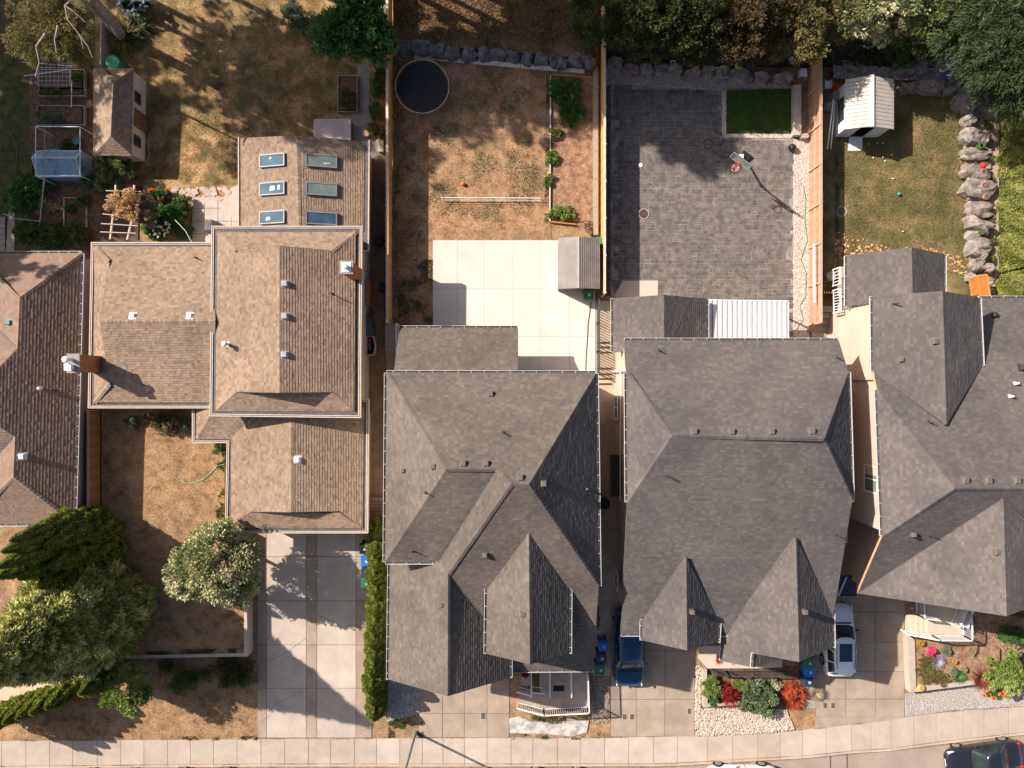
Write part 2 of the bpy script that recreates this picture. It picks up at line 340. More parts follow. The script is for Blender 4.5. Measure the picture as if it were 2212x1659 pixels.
F_PALE = foliage('pale_flowering_leaf', [(0.055,0.094,0.022),(0.110,0.165,0.044),(0.220,0.275,0.094),(0.638,0.572,0.352),(0.814,0.726,0.506)])
F_LIGHT = foliage('light_green_leaf', [(0.060,0.120,0.018),(0.120,0.204,0.036),(0.240,0.312,0.072),(0.504,0.504,0.192)])
F_BUSH = foliage('bush_leaf', [(0.048,0.074,0.020),(0.096,0.138,0.036),(0.156,0.198,0.056),(0.252,0.258,0.084)])
F_GREYB = foliage('grey_green_leaf', [(0.090,0.120,0.075),(0.180,0.225,0.135),(0.300,0.345,0.210)])
F_RED = foliage('red_maple_leaf', [(.22,.02,.02),(.42,.045,.03),(.60,.12,.05),(.72,.26,.10)])
F_REDD = foliage('crimson_leaf', [(.16,.012,.015),(.34,.02,.025),(.48,.05,.04)])
F_RUST = foliage('rust_leaf', [(.12,.04,.025),(.24,.075,.045),(.34,.13,.07)])
F_PEACH = foliage('peach_blossom', [(.30,.18,.09),(.60,.36,.18),(.80,.52,.28),(.36,.33,.20)])
F_FLAME = foliage('orange_flower', [(.60,.12,.02),(.85,.25,.03),(.90,.42,.05)])
F_WHITE = foliage('white_flower', [(.55,.55,.48),(.75,.75,.68),(.82,.80,.70)])
F_BLUEW = foliage('blue_white_flower', [(.20,.30,.40),(.40,.50,.58),(.60,.66,.68)])
F_BLUE = foliage('blue_flower', [(.02,.08,.35),(.05,.16,.60),(.10,.25,.75)])
F_PINKF = foliage('magenta_flower', [(.55,.02,.12),(.80,.06,.20),(.80,.20,.10)])
F_LAV = foliage('lavender_leaf', [(.22,.22,.26),(.36,.36,.42),(.48,.46,.52)])
F_MUSTARD = foliage('mustard_flower', [(.40,.22,.02),(.60,.36,.04),(.72,.45,.06)])
F_DRY = foliage('dry_tan_leaf', [(.25,.17,.10),(.42,.31,.19),(.55,.43,.28)])
# ------------------------------------------------------------------ roofs laid shingle by shingle
ROOFS = {}
def fitplane(spec):
    A = np.array([[*W(*p)[:2], 1.0] for p in spec]); z = np.array([p[2] for p in spec])
    a, b, c = np.linalg.lstsq(A, z, rcond=None)[0]
    out = []
    for p in spec:
        k = 1.38879/CF; X0 = (p[0]-1106)*k; Y0 = -(p[1]-829.5)*k
        h = (CH-c)/(1+a*X0+b*Y0); out.append(Vector((X0*h, Y0*h, CH-h)))
    return (a, b, c), out
def lay_roof(key, parent, facets, smat, expo=.145, tab=(.13,.27), thick=(.014,.026), gutter=None, rake=None, rakem=None, skip=(), flatten=False, caps=True, fdepth=.18, fmat=None, hang=.72, dz=0.0):
    facets = [[(p[0], p[1], p[2]+dz) for p in f] for f in facets]
    S = MB(); Dk = MB(); Cp = MB(); Va = MB(); Fa = MB(); Rk = MB(); edges = {}; info = []
    for fi, spec in enumerate(facets):
        (a, b, c), P = fitplane(spec)
        info.append(([(p[0], p[1]) for p in spec], (a, b, c), P))
        g = hypot(a, b); n = Vector((-a, -b, 1)).normalized()
        up = Vector((a/g, b/g, g)).normalized() if g > .01 else Vector((0,1,0))
        uu = up.cross(n).normalized(); O = min(P, key=lambda q: q.z)
        L2 = [((q-O).dot(uu), (q-O).dot(up)) for q in P]
        Dk.face([q-n*.01 for q in (P if True else P)])
        u0, u1 = min(q[0] for q in L2), max(q[0] for q in L2); v0, v1 = min(q[1] for q in L2), max(q[1] for q in L2)
        v = v0-.001; 
        while v < v1:
            u = u0-random.random()*.3
            cells = []
            while u < u1:
                wd = random.uniform(*tab); cells.append((u, u+wd)); u += wd
            cc = np.array([[x, y] for (x0, x1) in cells for x in (x0, x1) for y in (v, v+expo)])
            ins = inpoly(cc, L2).reshape(-1, 4).sum(1)
            for (x0, x1), k in zip(cells, ins):
                tk = random.uniform(*thick); r = random.random()
                if k == 4: Q = [(x0,v),(x1,v),(x1,v+expo),(x0,v+expo)]
                else:
                    Q = cliprect(L2, x0, x1, v, v+expo)
                    if len(Q) < 3: continue
                top = [O+uu*q[0]+up*q[1]+n*(.003+tk*(1-(q[1]-v)/expo)) for q in Q]
                ar = sum(Q[i][0]*Q[(i+1)%len(Q)][1]-Q[(i+1)%len(Q)][0]*Q[i][1] for i in range(len(Q)))
                if ar < 0: top = top[::-1]; Q = Q[::-1]
                S.face(top, r)
                lo = [q for q in Q if abs(q[1]-v) < 1e-6]
                if len(lo) >= 2:
                    a_, b_ = min(lo), max(lo)
                    A_ = O+uu*a_[0]+up*a_[1]; B_ = O+uu*b_[0]+up*b_[1]
                    S.face([A_, B_, B_+n*(.003+tk), A_+n*(.003+tk)], r)
            v += expo
        m = len(spec)
        for i in range(m):
            k1, k2 = (round(spec[i][0]), round(spec[i][1])), (round(spec[(i+1)%m][0]), round(spec[(i+1)%m][1]))
            edges.setdefault(frozenset((k1, k2)), []).append((fi, P[i], P[(i+1)%m], n, up, Vector((a, b, 0))))
    gut_n = 0
    for ek, L in edges.items():
        if len(ek) < 2: continue
        if len(L) >= 2:
            f1, p, q, n1, _, g1 = L[0]; n2 = L[1][3]; p2, q2 = L[1][1], L[1][2]
            if (p-p2).length > (p-q2).length: p2, q2 = q2, p2
            p = Vector((p.x, p.y, max(p.z, p2.z))); q = Vector((q.x, q.y, max(q.z, q2.z)))
            if p.z > q.z: p, q = q, p
            d = (q-p); ln = d.length
            if ln < .3: continue
            d.normalize(); s1 = n1.cross(d).normalized(); s2 = n2.cross(d).normalized()
            def cen(P): c_ = Vector((0,0,0)); [c_.__iadd__(x) for x in P]; return c_/len(P)
            c1 = cen(info[f1][2]); c2 = cen(info[L[1][0]][2]); mid = (p+q)/2
            if s1.dot(c1-mid) < 0: s1 = -s1
            if s2.dot(c2-mid) < 0: s2 = -s2
            convex = (s1+s2).z < -0.02
            if not convex:
                if (s1+s2).z > .05:
                    o = Vector((0,0,.022))
                    V_ = MB(); V_.mesh([p+s1*.05+o, p+o, q+o, q+s1*.05+o, p+s2*.05+o, q+s2*.05+o], [(0,1,2,3),(1,4,5,2)]); V_.build('valley_flashing', BAND, parent)
                continue
            k = 0.0; nn = (n1+n2).normalized()
            while k < ln and caps:
                k2 = min(k+.24, ln); r = random.random(); A = p+d*k; B = p+d*k2
                l0, l1 = .022+random.random()*.006, .012
                for sd, nx in ((s1, n1), (s2, n2)):
                    wv = .15
                    f = [A+nn*l0, B+nn*l1, B+sd*wv+nx*l1*.9, A+sd*wv+nx*l0*.9]
                    if (f[1]-f[0]).cross(f[2]-f[0]).z < 0: f = f[::-1]
                    Cp.face(f, r)
                    Cp.face([A+nn*.005, A+nn*l0, A+sd*wv+nx*l0*.9, A+sd*wv+nx*.004], r)
                k = k2
        else:
            f1, p, q, n1, up, g = L[0]
            h = Vector((0,0,1)); d = (q-p); ln = d.length
            if ln < .15: continue
            d.normalize(); out = Vector((d.y, -d.x, 0)).normalized()
            c_ = sum(info[f1][2], Vector((0,0,0)))/len(info[f1][2])
            if out.dot(c_-(p+q)/2) > 0: out = -out
            flat_e = abs(p.z-q.z) < .075*ln
            tz = Vector((0,0,-.004))
            E_ = MB(); (Fa if flat_e else Rk).cr = .5; E_.mesh([p+out*.0, q+out*.0, q+out*.03, p+out*.03, p-h*fdepth, q-h*fdepth, q-h*fdepth+out*.03, p-h*fdepth+out*.03],
                    [(0,1,2,3),(2,1,5,6),(0,4,5,1),(3,2,6,7),(0,3,7,4),(4,7,6,5)])
            E_.build('fascia' if flat_e else 'rake_board', (rake if flat_e else rakem) or BAND, parent)
            mid2 = ((p+q)/2)
            sk = any(frozenset(((round(a_[0]),round(a_[1])),(round(b_[0]),round(b_[1])))) == ek for a_, b_ in skip)
            if gutter and abs(p.z-q.z) < .075*ln and ln > .8 and not sk and abs(up.dot(d)) < .25:
                g_ = MB(); o0 = .03; zz = Vector((0,0,-.035))
                P0 = p+zz; Q0 = q+zz; g_.cm = 0
                g_.bar(P0+out*.150, Q0+out*.150, .026, .10)
                g_.cm = 1; g_.bar(P0+out*.045, Q0+out*.045, .02, .085); g_.cm = 0
                g_.bar(P0+out*.03+h*.028, P0+out*.162+h*.02, .025, .10); g_.bar(Q0+out*.03+h*.02, Q0+out*.162+h*.02, .03, .12)
                kk = .35
                while kk < ln-.1: g_.bar(P0+d*kk+out*.035+h*.052, P0+d*kk+out*.155+h*.052, .03, .012); kk += hang
                g_.cm = 1; g_.bar(P0+out*.1-h*.045, Q0+out*.1-h*.045, .13, .012)
                g_.build('gutter', [gutter, BAND], parent)
    ROOFS[key] = info
    Dk.build('roof_deck', DECK, parent)
    S.build('shingles', smat, parent, kind='stuff')
    if Cp.f: Cp.build('ridge_caps', smat, parent, kind='stuff')
    if Va.f: Va.build('valley_flashing', BAND, parent)
    if Fa.f: Fa.build('fascia', rake or BAND, parent)
    if Rk.f: Rk.build('rake_board', rakem or BAND, parent)
def roof_pt(key, x, y):
    best = None
    for poly, (a, b, c), P in ROOFS[key]:
        if inpoly(np.array([[x, y]]), poly)[0]:
            k = 1.38879/CF; X0 = (x-1106)*k; Y0 = -(y-829.5)*k
            h = (CH-c)/(1+a*X0+b*Y0); q = Vector((X0*h, Y0*h, CH-h))
            if best is None or q.z > best[0].z: best = (q, Vector((-a,-b,1)).normalized())
    return best
def vent(key, parent, x, y, m=VENTBROWN, s=.30, h=.16, style='box'):
    r = roof_pt(key, x, y)
    if r is None: print('vent off roof', key, x, y); return
    p, n = r; b = MB()
    if style == 'box':
        g = Vector((n.x, n.y, 0)); d = g.normalized() if g.length > .02 else Vector((0,-1,0)); e = Vector((-d.y, d.x, 0))
        fl = [p+e*sx*s*.72+d*sy*s*.72 for sx, sy in ((-1,-1),(1,-1),(1,1),(-1,1))]
        fl = [Vector((q.x, q.y, p.z-(n.x*(q.x-p.x)+n.y*(q.y-p.y))/n.z+.022)) for q in fl]
        b.face(fl if (fl[1]-fl[0]).cross(fl[2]-fl[0]).z > 0 else fl[::-1])
        lo = [p+e*sx*s*.5+d*sy*s*.5 for sx, sy in ((-1,-1),(1,-1),(1,1),(-1,1))]
        zt = p.z+h
        v = [(q.x, q.y, p.z-.15) for q in lo]+[(q.x, q.y, zt-.03) for q in lo]+[(p.x+(q.x-p.x)*.78, p.y+(q.y-p.y)*.78, zt+.02) for q in lo]
        b.mesh(v, [(0,1,5,4),(1,2,6,5),(2,3,7,6),(3,0,4,7),(4,5,9,8),(5,6,10,9),(6,7,11,10),(7,4,8,11),(8,9,10,11)])
        b.build('roof_vent', m, parent, bevel=.015)
    elif style == 'pipe':
        b.cyl(p.x, p.y, p.z-.05, p.z+.03, .13, .07, 12); b.cyl(p.x, p.y, p.z, p.z+h, .035, .03, 10)
        b.build('vent_pipe', m, parent)
    elif style == 'mushroom':
        b.cyl(p.x, p.y, p.z-.05, p.z+.04, .2, .12, 14); b.cyl(p.x, p.y, p.z, p.z+h, .09, .09, 12); b.cyl(p.x, p.y, p.z+h, p.z+h+.14, .15, .16, 16); b.cyl(p.x, p.y, p.z+h+.14, p.z+h+.2, .16, .08, 16)
        b.build('flue_pipe', m, parent)
def walls(parent, polyD, zt, d, m, z0=0.0, name='wall', dz=0.0):
    zt += dz; z0 += dz if z0 else 0
    P = inset([W2(x, y, zt) for x, y in polyD], d)
    b = MB(); b.prism(P, z0, zt-.02); b.build(name, m, parent); return P
def wall_window(parent, x, y0, y1, z0, z1, side=-1, m=WHITE, panes=1, glass=GLASS):
    """window in a wall standing along y at x, facing -x (side=-1) or +x"""
    a = MB(); s = side; yl, yh = min(y0,y1), max(y0,y1); o = .05
    for (ya, yb, za, zb) in ((yl-.07,yh+.07,z0-.08,z0),(yl-.07,yh+.07,z1,z1+.08),(yl-.07,yl,z0,z1),(yh,yh+.07,z0,z1)): a.box(x, ya, za, x+s*o, yb, zb)
    for k in range(1, panes):
        ym = yl+(yh-yl)*k/panes; a.box(x, ym-.03, z0, x+s*.04, ym+.03, z1)
    f = a.build('window', m, parent)
    g = MB()
    for k in range(panes): g.box(x, yl+(yh-yl)*k/panes+.03, z0+.001, x+s*.02, yl+(yh-yl)*(k+1)/panes-.03, z1-.001)
    g.build('pane', glass, f)
def eave_frame(parent, polyD, z, wc=.15, wb=.27, openD=()):
    P0 = [W2(x, y, z) for x, y in polyD]; a = sum(P0[i][0]*P0[(i+1)%len(P0)][1]-P0[(i+1)%len(P0)][0]*P0[i][1] for i in range(len(P0)))
    if a < 0: P0 = P0[::-1]
    P1, P2 = inset(P0, wc), inset(P0, wc+wb); n = len(P0); f = MB(); b = MB(); l = MB()
    Pm = inset(P0, .055); Pn = inset(P0, .10)
    for i in range(n):
        j = (i+1)%n
        q = lambda A, zz, k: (A[k][0], A[k][1], zz)
        f.face([q(P0,z+.03,i), q(P0,z+.03,j), q(Pm,z+.03,j), q(Pm,z+.03,i)])
        f.face([q(P0,z-.25,i), q(P0,z-.25,j), q(P0,z+.03,j), q(P0,z+.03,i)])
        f.face([q(Pm,z+.03,i), q(Pm,z+.03,j), q(Pm,z-.04,j), q(Pm,z-.04,i)])
        f.face([q(Pn,z+.02,i), q(Pn,z+.02,j), q(P1,z+.02,j), q(P1,z+.02,i)])
        f.face([q(Pn,z-.04,i), q(Pn,z-.04,j), q(Pn,z+.02,j), q(Pn,z+.02,i)])
        b.face([q(Pm,z-.04,i), q(Pm,z-.04,j), q(Pn,z-.04,j), q(Pn,z-.04,i)])
        b.face([q(P1,z+.02,i), q(P1,z+.02,j), q(P1,z-.05,j), q(P1,z-.05,i)])
        b.face([q(P1,z-.03,i), q(P1,z-.03,j), q(P2,z-.01,j), q(P2,z-.01,i)])
    f.build('fascia', CREAM, parent); b.build('eave_band', BAND, parent)
# ================================================================== far left neighbour (house 0)
h0 = thing('house', 'old brown shingled house cut off by the left edge of the photo', 'house', G(80, 840))
lay_roof('h0', h0, [
 [(176,548,3.2),(43,642,4.85),(38,753,4.85),(-80,872,6.4),(33,943,4.85),(29,1030,4.85),(160,1131,3.2)],
 [(-60,548,3.2),(176,548,3.2),(43,642,4.85),(-60,566,3.4)],
 [(43,642,4.85),(38,753,4.85),(-60,655,3.6),(-60,540,3.6)],
 [(38,753,4.85),(-60,655,3.6),(-60,852,6.0)],
 [(33,943,4.85),(-60,870,6.0),(-60,1040,3.6)],
 [(33,943,4.85),(29,1030,4.85),(-60,1120,3.6),(-60,1040,3.6)],
 [(29,1030,4.85),(160,1131,3.2),(-60,1131,3.2),(-60,1120,3.6)]], SH_OLD, expo=.17, gutter=GUT, rake=MAUVE, hang=.62)
walls(h0, [(172,552),(158,1126),(-60,1126),(-60,552)], 3.2, .12, MAUVE)
vent('h0', h0, 21, 697, flat('teal_vent_metal', (.10,.26,.24), .5), s=.28); vent('h0', h0, 49, 986, WHITE, s=.33)
vent('h0', h0, 87, 839, WHITE, s=.16, h=.2); vent('h0', h0, 118, 843, LEADPIPE, h=.4, style='pipe')

# ================================================================== brown split-level house (house 1)
h1 = thing('house', 'brown shingled split-level house with six skylights and dark eave bands', 'house', G(600, 800))
ZL, ZM, ZG, ZS = 3.4, 4.7, 2.9, 2.6
lay_roof('h1L', h1, [
 [(204,533,ZL),(236,566,ZL+.5),(217,694,ZL+1.5),(465,694,ZL+1.5),(465,533,ZL)],
 [(204,869,ZL),(238,829,ZL+.5),(217,694,ZL+1.5),(465,694,ZL+1.5),(465,869,ZL)],
 [(204,533,ZL),(236,566,ZL+.5),(238,829,ZL+.5),(204,869,ZL)]], SH_BROWN, expo=.155, rake=BAND, fdepth=.1)
eave_frame(h1, [(197,523),(462,523),(462,882),(190,882)], ZL)
lay_roof('h1M', h1, [
 [(470,502,ZM),(512,541,ZM+.5),(604,532,ZM+1.45),(604,848,ZM+1.45),(512,846,ZM+.5),(466,888,ZM)],
 [(768,502,ZM),(716,542,ZM+.6),(604,532,ZM+1.45),(604,848,ZM+1.45),(722,847,ZM+.6),(765,888,ZM)],
 [(470,502,ZM),(768,502,ZM),(716,542,ZM+.55),(512,541,ZM+.55)],
 [(466,888,ZM),(765,888,ZM),(722,849,ZM+.5),(512,849,ZM+.5)]], SH_BROWN, expo=.155, rake=BAND, fdepth=.1)
eave_frame(h1, [(457,488),(783,488),(779,903),(453,899)], ZM)
lay_roof('h1G', h1, [
 [(500,948,ZG),(535,905,ZG+.4),(535,880,ZG+.4),(629,880,ZG+1.25),(629,1106,ZG+1.25),(541,1105,ZG+.5),(499,1140,ZG)],
 [(786,880,ZG),(629,880,ZG+1.25),(629,1106,ZG+1.25),(735,1104,ZG+.45),(783,1140,ZG)],
 [(499,1140,ZG),(783,1140,ZG),(735,1108,ZG+.45),(541,1108,ZG+.45)]], SH_BROWN, expo=.155, rake=BAND, fdepth=.1)
lay_roof('h1P', h1, [
 [(425,948,ZG),(453,900,ZG+.5),(540,900,ZG+.5),(499,948,ZG)],
 [(425,948,ZG),(453,900,ZG+.5),(453,870,ZG+.5),(425,870,ZG)]], SH_BROWN, expo=.155, rake=BAND, fdepth=.1)
eave_frame(h1, [(415,860),(797,862),(795,1152),(486,1152),(490,957),(415,957)], ZG)
lay_roof('h1S', h1, [
 [(519,299,ZS),(641,293,ZS+1.0),(646,500,ZS+1.0),(519,500,ZS)],
 [(787,306,ZS),(641,293,ZS+1.0),(646,500,ZS+1.0),(785,500,ZS)]], SH_BROWN, rake=flat('mauve_fascia',(.22,.15,.14),.6), fdepth=.12)
b = MB(); b.prism([W2(787,306,ZS),W2(797,303,ZS),W2(795,541,ZS),W2(779,541,ZS),W2(779,500,ZS),W2(785,500,ZS)], ZS-.08, ZS-.02); b.build('eave_band', BAND, h1)
for A_, B_ in ((W(798,303,ZS), W(796,541,ZS)), (W(516,297,ZS), W(516,500,ZS)), (W(795.4,541.6,ZS), W(778,541.6,ZS))): b = MB(); b.bar(A_, B_, .07, .16); b.build('fascia', CREAM, h1)
walls(h1, [(197,523),(462,523),(462,882),(190,882)], ZL-.1, .45, STUCCO2)
walls(h1, [(457,488),(783,488),(779,903),(453,899)], ZM-.1, .45, STUCCO2)
walls(h1, [(490,880),(797,880),(795,1152),(486,1152)], ZG-.1, .45, STUCCO2)
walls(h1, [(516,300),(797,303),(795,541),(516,541)], ZS-.1, .3, STUCCO2)
b = MB(); p = W2(498,1150,0); q = W2(790,1150,0)
# garage door under the front eave
g1 = inset([W2(x,y,ZG-.1) for x,y in [(490,880),(797,880),(795,1152),(486,1152)]], .45); ys = min(a[1] for a in g1); xs = [a[0] for a in g1]
for k in range(4): b.box(min(xs)+.8, ys-.03, .1+k*.5, max(xs)-.8, ys-.06, .57+k*.5)
b.build('garage_door', WHITE, h1)
def skylight(x0, x1, y0, y1, glass, lab):
    r0, n = roof_pt('h1S', (x0+x1)/2, (y0+y1)/2)
    k = 1.38879*(CH-r0.z)/CF; hw, hd = (x1-x0)*k/2, (y1-y0)*k/2
    e = Vector((1,0,-n.x/n.z)).normalized(); d = Vector((0,1,0)); up = n
    f = MB(); C = r0+up*.10
    for s_ in (-1, 1):
        f.bar(C+d*s_*hd-e*hw, C+d*s_*hd+e*hw, .07, .16, up=tuple(up)); f.bar(C+e*s_*(hw-.035)-d*hd, C+e*s_*(hw-.035)+d*hd, .07, .158, up=tuple(up))
    fr = f.build('skylight', mat('skylight_frame', (.22,.19,.18),(.30,.26,.25), scale=5, rough=.5), h1, label=lab)
    k_ = MB(); C3 = r0+up*.012
    for s_ in (-1, 1):
        k_.bar(C3+d*s_*(hd+.09)-e*(hw+.14), C3+d*s_*(hd+.09)+e*(hw+.14), .12, .03, up=tuple(up)); k_.bar(C3+e*s_*(hw+.09)-d*hd, C3+e*s_*(hw+.09)+d*hd, .12, .028, up=tuple(up))
    k_.build('flashing', mat('skylight_flashing', (.16,.13,.12),(.24,.20,.18), scale=8, rough=.6), fr)
    g = MB(); c2 = r0+up*.15
    g.mesh([c2-e*hw-d*hd, c2+e*hw-d*hd, c2+e*hw+d*hd, c2-e*hw+d*hd], [(0,1,2,3)]); g.build('pane', glass, fr)
for y0, y1 in ((335,360),(396,421),(458,483)): skylight(560, 621, y0, y1, SKYGLASS, None)
for y0, y1, gg in ((336,361,SKYGLASS2),(397,422,SKYGLASS2),(460,485,SKYGLASS)): skylight(662, 727, y0, y1, gg, None)
for x, y in ((616,613),(616,683),(615,766)): vent('h1M', h1, x, y, VENTGREY, s=.33)
for x, y in ((287,682),(410,682)): vent('h1L', h1, x, y, WHITE, s=.30, h=.1)
vent('h1G', h1, 642, 993, WHITE_ALU, s=.34)
vent('h1M', h1, 494, 744, WHITE_ALU, h=.55, style='mushroom'); vent('h1M', h1, 718, 635, LEADPIPE, h=.5, style='pipe'); vent('h1L', h1, 425, 558, LEADPIPE, h=.4, style='pipe')
def chimney(parent, x, y, zb, zt, wx, wy, pots):
    c = G(x, y, zb); m_ = MB(); m_.box(c.x-wx/2+.01, c.y-wy/2+.01, zb-1, c.x+wx/2-.01, c.y+wy/2-.01, zt); core = m_.build('chimney', MORTAR, parent)
    b = MB(); z = zb-.4; k = 0
    while z < zt-.02:
        for s_ in (-1, 1):
            n_ = max(2, int(round(wx/.21)))
            for i in range(n_): b.box(c.x-wx/2+i*wx/n_+.006, c.y+s_*wy/2, z, c.x-wx/2+(i+1)*wx/n_-.006, c.y+s_*(wy/2+.012), z+.062, random.random())
            n_ = max(2, int(round(wy/.21)))
            for i in range(n_): b.box(c.x+s_*wx/2, c.y-wy/2+i*wy/n_+.006, z, c.x+s_*(wx/2+.012), c.y-wy/2+(i+1)*wy/n_-.006, z+.062, random.random())
        z += .075; k += 1
    b.build('brick', BRICK, core, kind='stuff')
    cp = MB(); cp.box(c.x-wx/2-.06, c.y-wy/2-.06, zt, c.x+wx/2+.06, c.y+wy/2+.06, zt+.08); cp.build('chimney_cap', flat('chimney_crown', (.32,.29,.27), .9), core)
    for (dx, dy, st) in pots:
        q = MB(); X, Y = c.x+dx, c.y+dy
        if st == 'round': q.cyl(X, Y, zt+.08, zt+.6, .11, .11, 14); q.cyl(X, Y, zt+.6, zt+.68, .18, .19, 18); q.cyl(X, Y, zt+.68, zt+.74, .19, .10, 18)
        elif st == 'small': q.cyl(X, Y, zt+.08, zt+.3, .12, .12, 14); q.cyl(X, Y, zt+.3, zt+.4, .16, .10, 14)
        else: q.box(X-.14, Y-.14, zt+.08, X+.14, Y+.14, zt+.45); q.box(X-.2, Y-.2, zt+.45, X+.2, Y+.2, zt+.5)
        q.build('chimney_pot', WHITE_ALU, core)
chimney(h1, 204, 787, 3.8, 5.8, .62, .98, [(-.08,.20,'round'),(-.06,-.22,'square')])
chimney(h1, 766, 590, 5.1, 7.1, .62, .62, [(0,0,'small')])
b = MB(); c = G(766,590,5.1); b.box(c.x-.27,c.y-.27,7.183,c.x+.27,c.y+.27,7.21); b.build('chimney_lid', WHITE_ALU, h1)

# ================================================================== grey house 2
h2 = thing('house', 'grey shingled house beside the white concrete patio, with railed front porch', 'house', G(1060, 1130))
E = 6.2; DZ = .8
A2, A2b, R2a, R2b = (965,1013,8.7), (1073,1014,8.7), (1104,1046,9.2), (1142,1046,9.2)
lay_roof('h2', h2, [
 [(836,806,E),(1287,807,E),R2b,R2a,A2b,A2],
 [(836,806,E),A2,(833,1213,E)],
 [A2,A2b,(948,1213,E),(833,1213,E)],
 [(1287,807,E),R2b,(1293,1265,E)],
 [A2b,R2a,(968,1240,6.75),(967,1503,6.62),(840,1467,4.12),(843,1216,4.24),(948,1213,6.35)],
 [R2a,R2b,(1293,1265,E),(1280,1446,3.65),(1056,1448,3.65),(1054,1345,5.1),(968,1240,6.62)],
 [(968,1240,6.62),(1054,1345,5.2),(1101,1400,4.3),(1101,1463,4.3),(967,1503,6.62)]], SH_GREY, expo=.152, tab=(.14,.30), dz=DZ, gutter=GUT, skip=[((1101,1400),(1054,1345))])
lay_roof('h2g', h2, [
 [(1142,1150,7.84),(1053,1268,6.2),(1051,1411,6.2),(1145,1434,7.84)],
 [(1142,1150,7.84),(1230,1272,6.2),(1229,1411,6.2),(1145,1434,7.84)]], SH_GREY, expo=.152, tab=(.14,.30), dz=DZ, gutter=GUT)
lay_roof('h2r', h2, [[(863,709,3.0),(1118,709,3.0),(1118,812,4.5),(851,812,4.5)]], SH_GREY, expo=.152, tab=(.14,.30), gutter=GUT)
walls(h2, [(838,809),(1285,809),(1290,1262),(1040,1262),(1040,1210),(836,1210)], E-.05, .15, STUCCO2, dz=DZ)
walls(h2, [(845,1200),(965,1200),(1098,1360),(1098,1450),(845,1450)], 4.2, .3, STUCCO2, dz=DZ)
walls(h2, [(1052,1250),(1280,1250),(1276,1330),(1056,1330)], 4.6, .2, STUCCO2, dz=DZ)
walls(h2, [(1056,1180),(1226,1180),(1226,1408),(1056,1408)], 6.15, .25, STUCCO2, z0=3.7, dz=DZ)
# rear deck below the small roof, with stair and railing on its left
for x, y in ((1001,1001),(1050,1001),(936,1007),(1060,851),(1124,1031)): vent('h2', h2, x, y, VENTBROWN, s=.30)
vent('h2', h2, 871, 1016, VENTBROWN, s=.22); vent('h2', h2, 1174, 1043, VENTBROWN, s=.30, h=.45); vent('h2', h2, 1268, 1056, VENTBROWN, s=.12)
vent('h2', h2, 953, 1306, VENTBROWN, s=.26); vent('h2', h2, 1048, 1198, VENTBROWN, s=.26, h=.25); vent('h2g', h2, 1129, 1326, VENTBROWN, s=.3)
for x, y in ((1088,935),(921,1064),(893,1190)): vent('h2', h2, x, y, LEADPIPE, h=.45, style='pipe')

# ================================================================== grey house 3
h3 = thing('house', 'grey shingled house with two pointed front gables and a corrugated patio cover', 'house', G(1580, 1050))
R3a, R3b = (1453,940,7.86), (1780,948,7.9)
lay_roof('h3', h3, [
 [(1349,736,5.15),(1811,736,5.15),(1832,804,6.1),(1780,948,7.96),R3a,(1354,806,6.15)],
 [(1354,806,6.25),R3a,(1356,1084,6.55)],
 [(1832,804,6.1),R3b,(1840,1083,6.5)],
 [R3a,R3b,(1840,1083,6.62),(1800,1330,4.38),(1798,1369,4.05),(1342,1369,4.05),(1356,1084,6.62)]], SH_SLATE, expo=.152, tab=(.14,.30), dz=DZ, gutter=GUT, skip=[((1798,1369),(1800,1330))])
lay_roof('h3a', h3, [
 [(1482,1205,5.85),(1388,1338,4.3),(1388,1382,4.3),(1484,1404,5.85)],
 [(1482,1205,5.85),(1553,1340,4.3),(1550,1387,4.3),(1484,1404,5.85)]], SH_SLATE, expo=.152, tab=(.14,.30), dz=DZ, gutter=GUT)
lay_roof('h3b', h3, [
 [(1719,1163,6.2),(1564,1363,4.0),(1560,1427,3.7),(1627,1441,4.75),(1629,1411,4.9),(1726,1429,6.2)],
 [(1719,1163,6.2),(1798,1320,4.4),(1799,1398,4.4),(1726,1429,6.2)]], SH_SLATE, expo=.152, tab=(.14,.30), dz=DZ, gutter=GUT)
lay_roof('h3c', h3, [[(1628,1405,4.75),(1692,1405,3.7),(1690,1422,3.7),(1627,1441,4.75)]], SH_SLATE, expo=.152, tab=(.14,.30), dz=DZ)
lay_roof('h3r', h3, [
 [(1325,645,3.3),(1434,638,4.9),(1434,745,4.9),(1349,745,3.65),(1349,760,3.65),(1325,760,3.3)],
 [(1434,638,4.9),(1526,646,3.35),(1526,745,3.35),(1434,745,4.9)]], SH_SLATE, expo=.152, tab=(.14,.30), gutter=GUT)
walls(h3, [(1353,740),(1810,740),(1836,806),(1838,1180),(1356,1180)], 5.0, .18, STUCCO, dz=DZ)
walls(h3, [(1352,1150),(1822,1150),(1800,1320),(1345,1330)], 3.4, .2, STUCCO, dz=DZ)
walls(h3, [(1355,806),(1832,806),(1838,1083),(1358,1083)], E-.05, .18, STUCCO, z0=4.9, dz=DZ)
walls(h3, [(1395,1330),(1548,1330),(1548,1380),(1395,1380)], 3.7, .35, STUCCO, dz=DZ)
walls(h3, [(1575,1330),(1795,1330),(1793,1395),(1575,1395)], 3.7, .35, STUCCO, dz=DZ)
walls(h3, [(1345,655),(1520,655),(1520,745),(1345,745)], 3.3, .3, STUCCO2)
for x in (1499,1580,1666,1753): vent('h3', h3, x, 932, VENTBROWN, s=.32)
vent('h3a', h3, 1493, 1319, VENTBROWN, s=.26, h=.4); vent('h3b', h3, 1735, 1319, VENTBROWN, s=.26, h=.4)
for x, y in ((1441,1028),(1424,758),(1809,774),(1807,1155)): vent('h3', h3, x, y, LEADPIPE, h=.5, style='pipe')
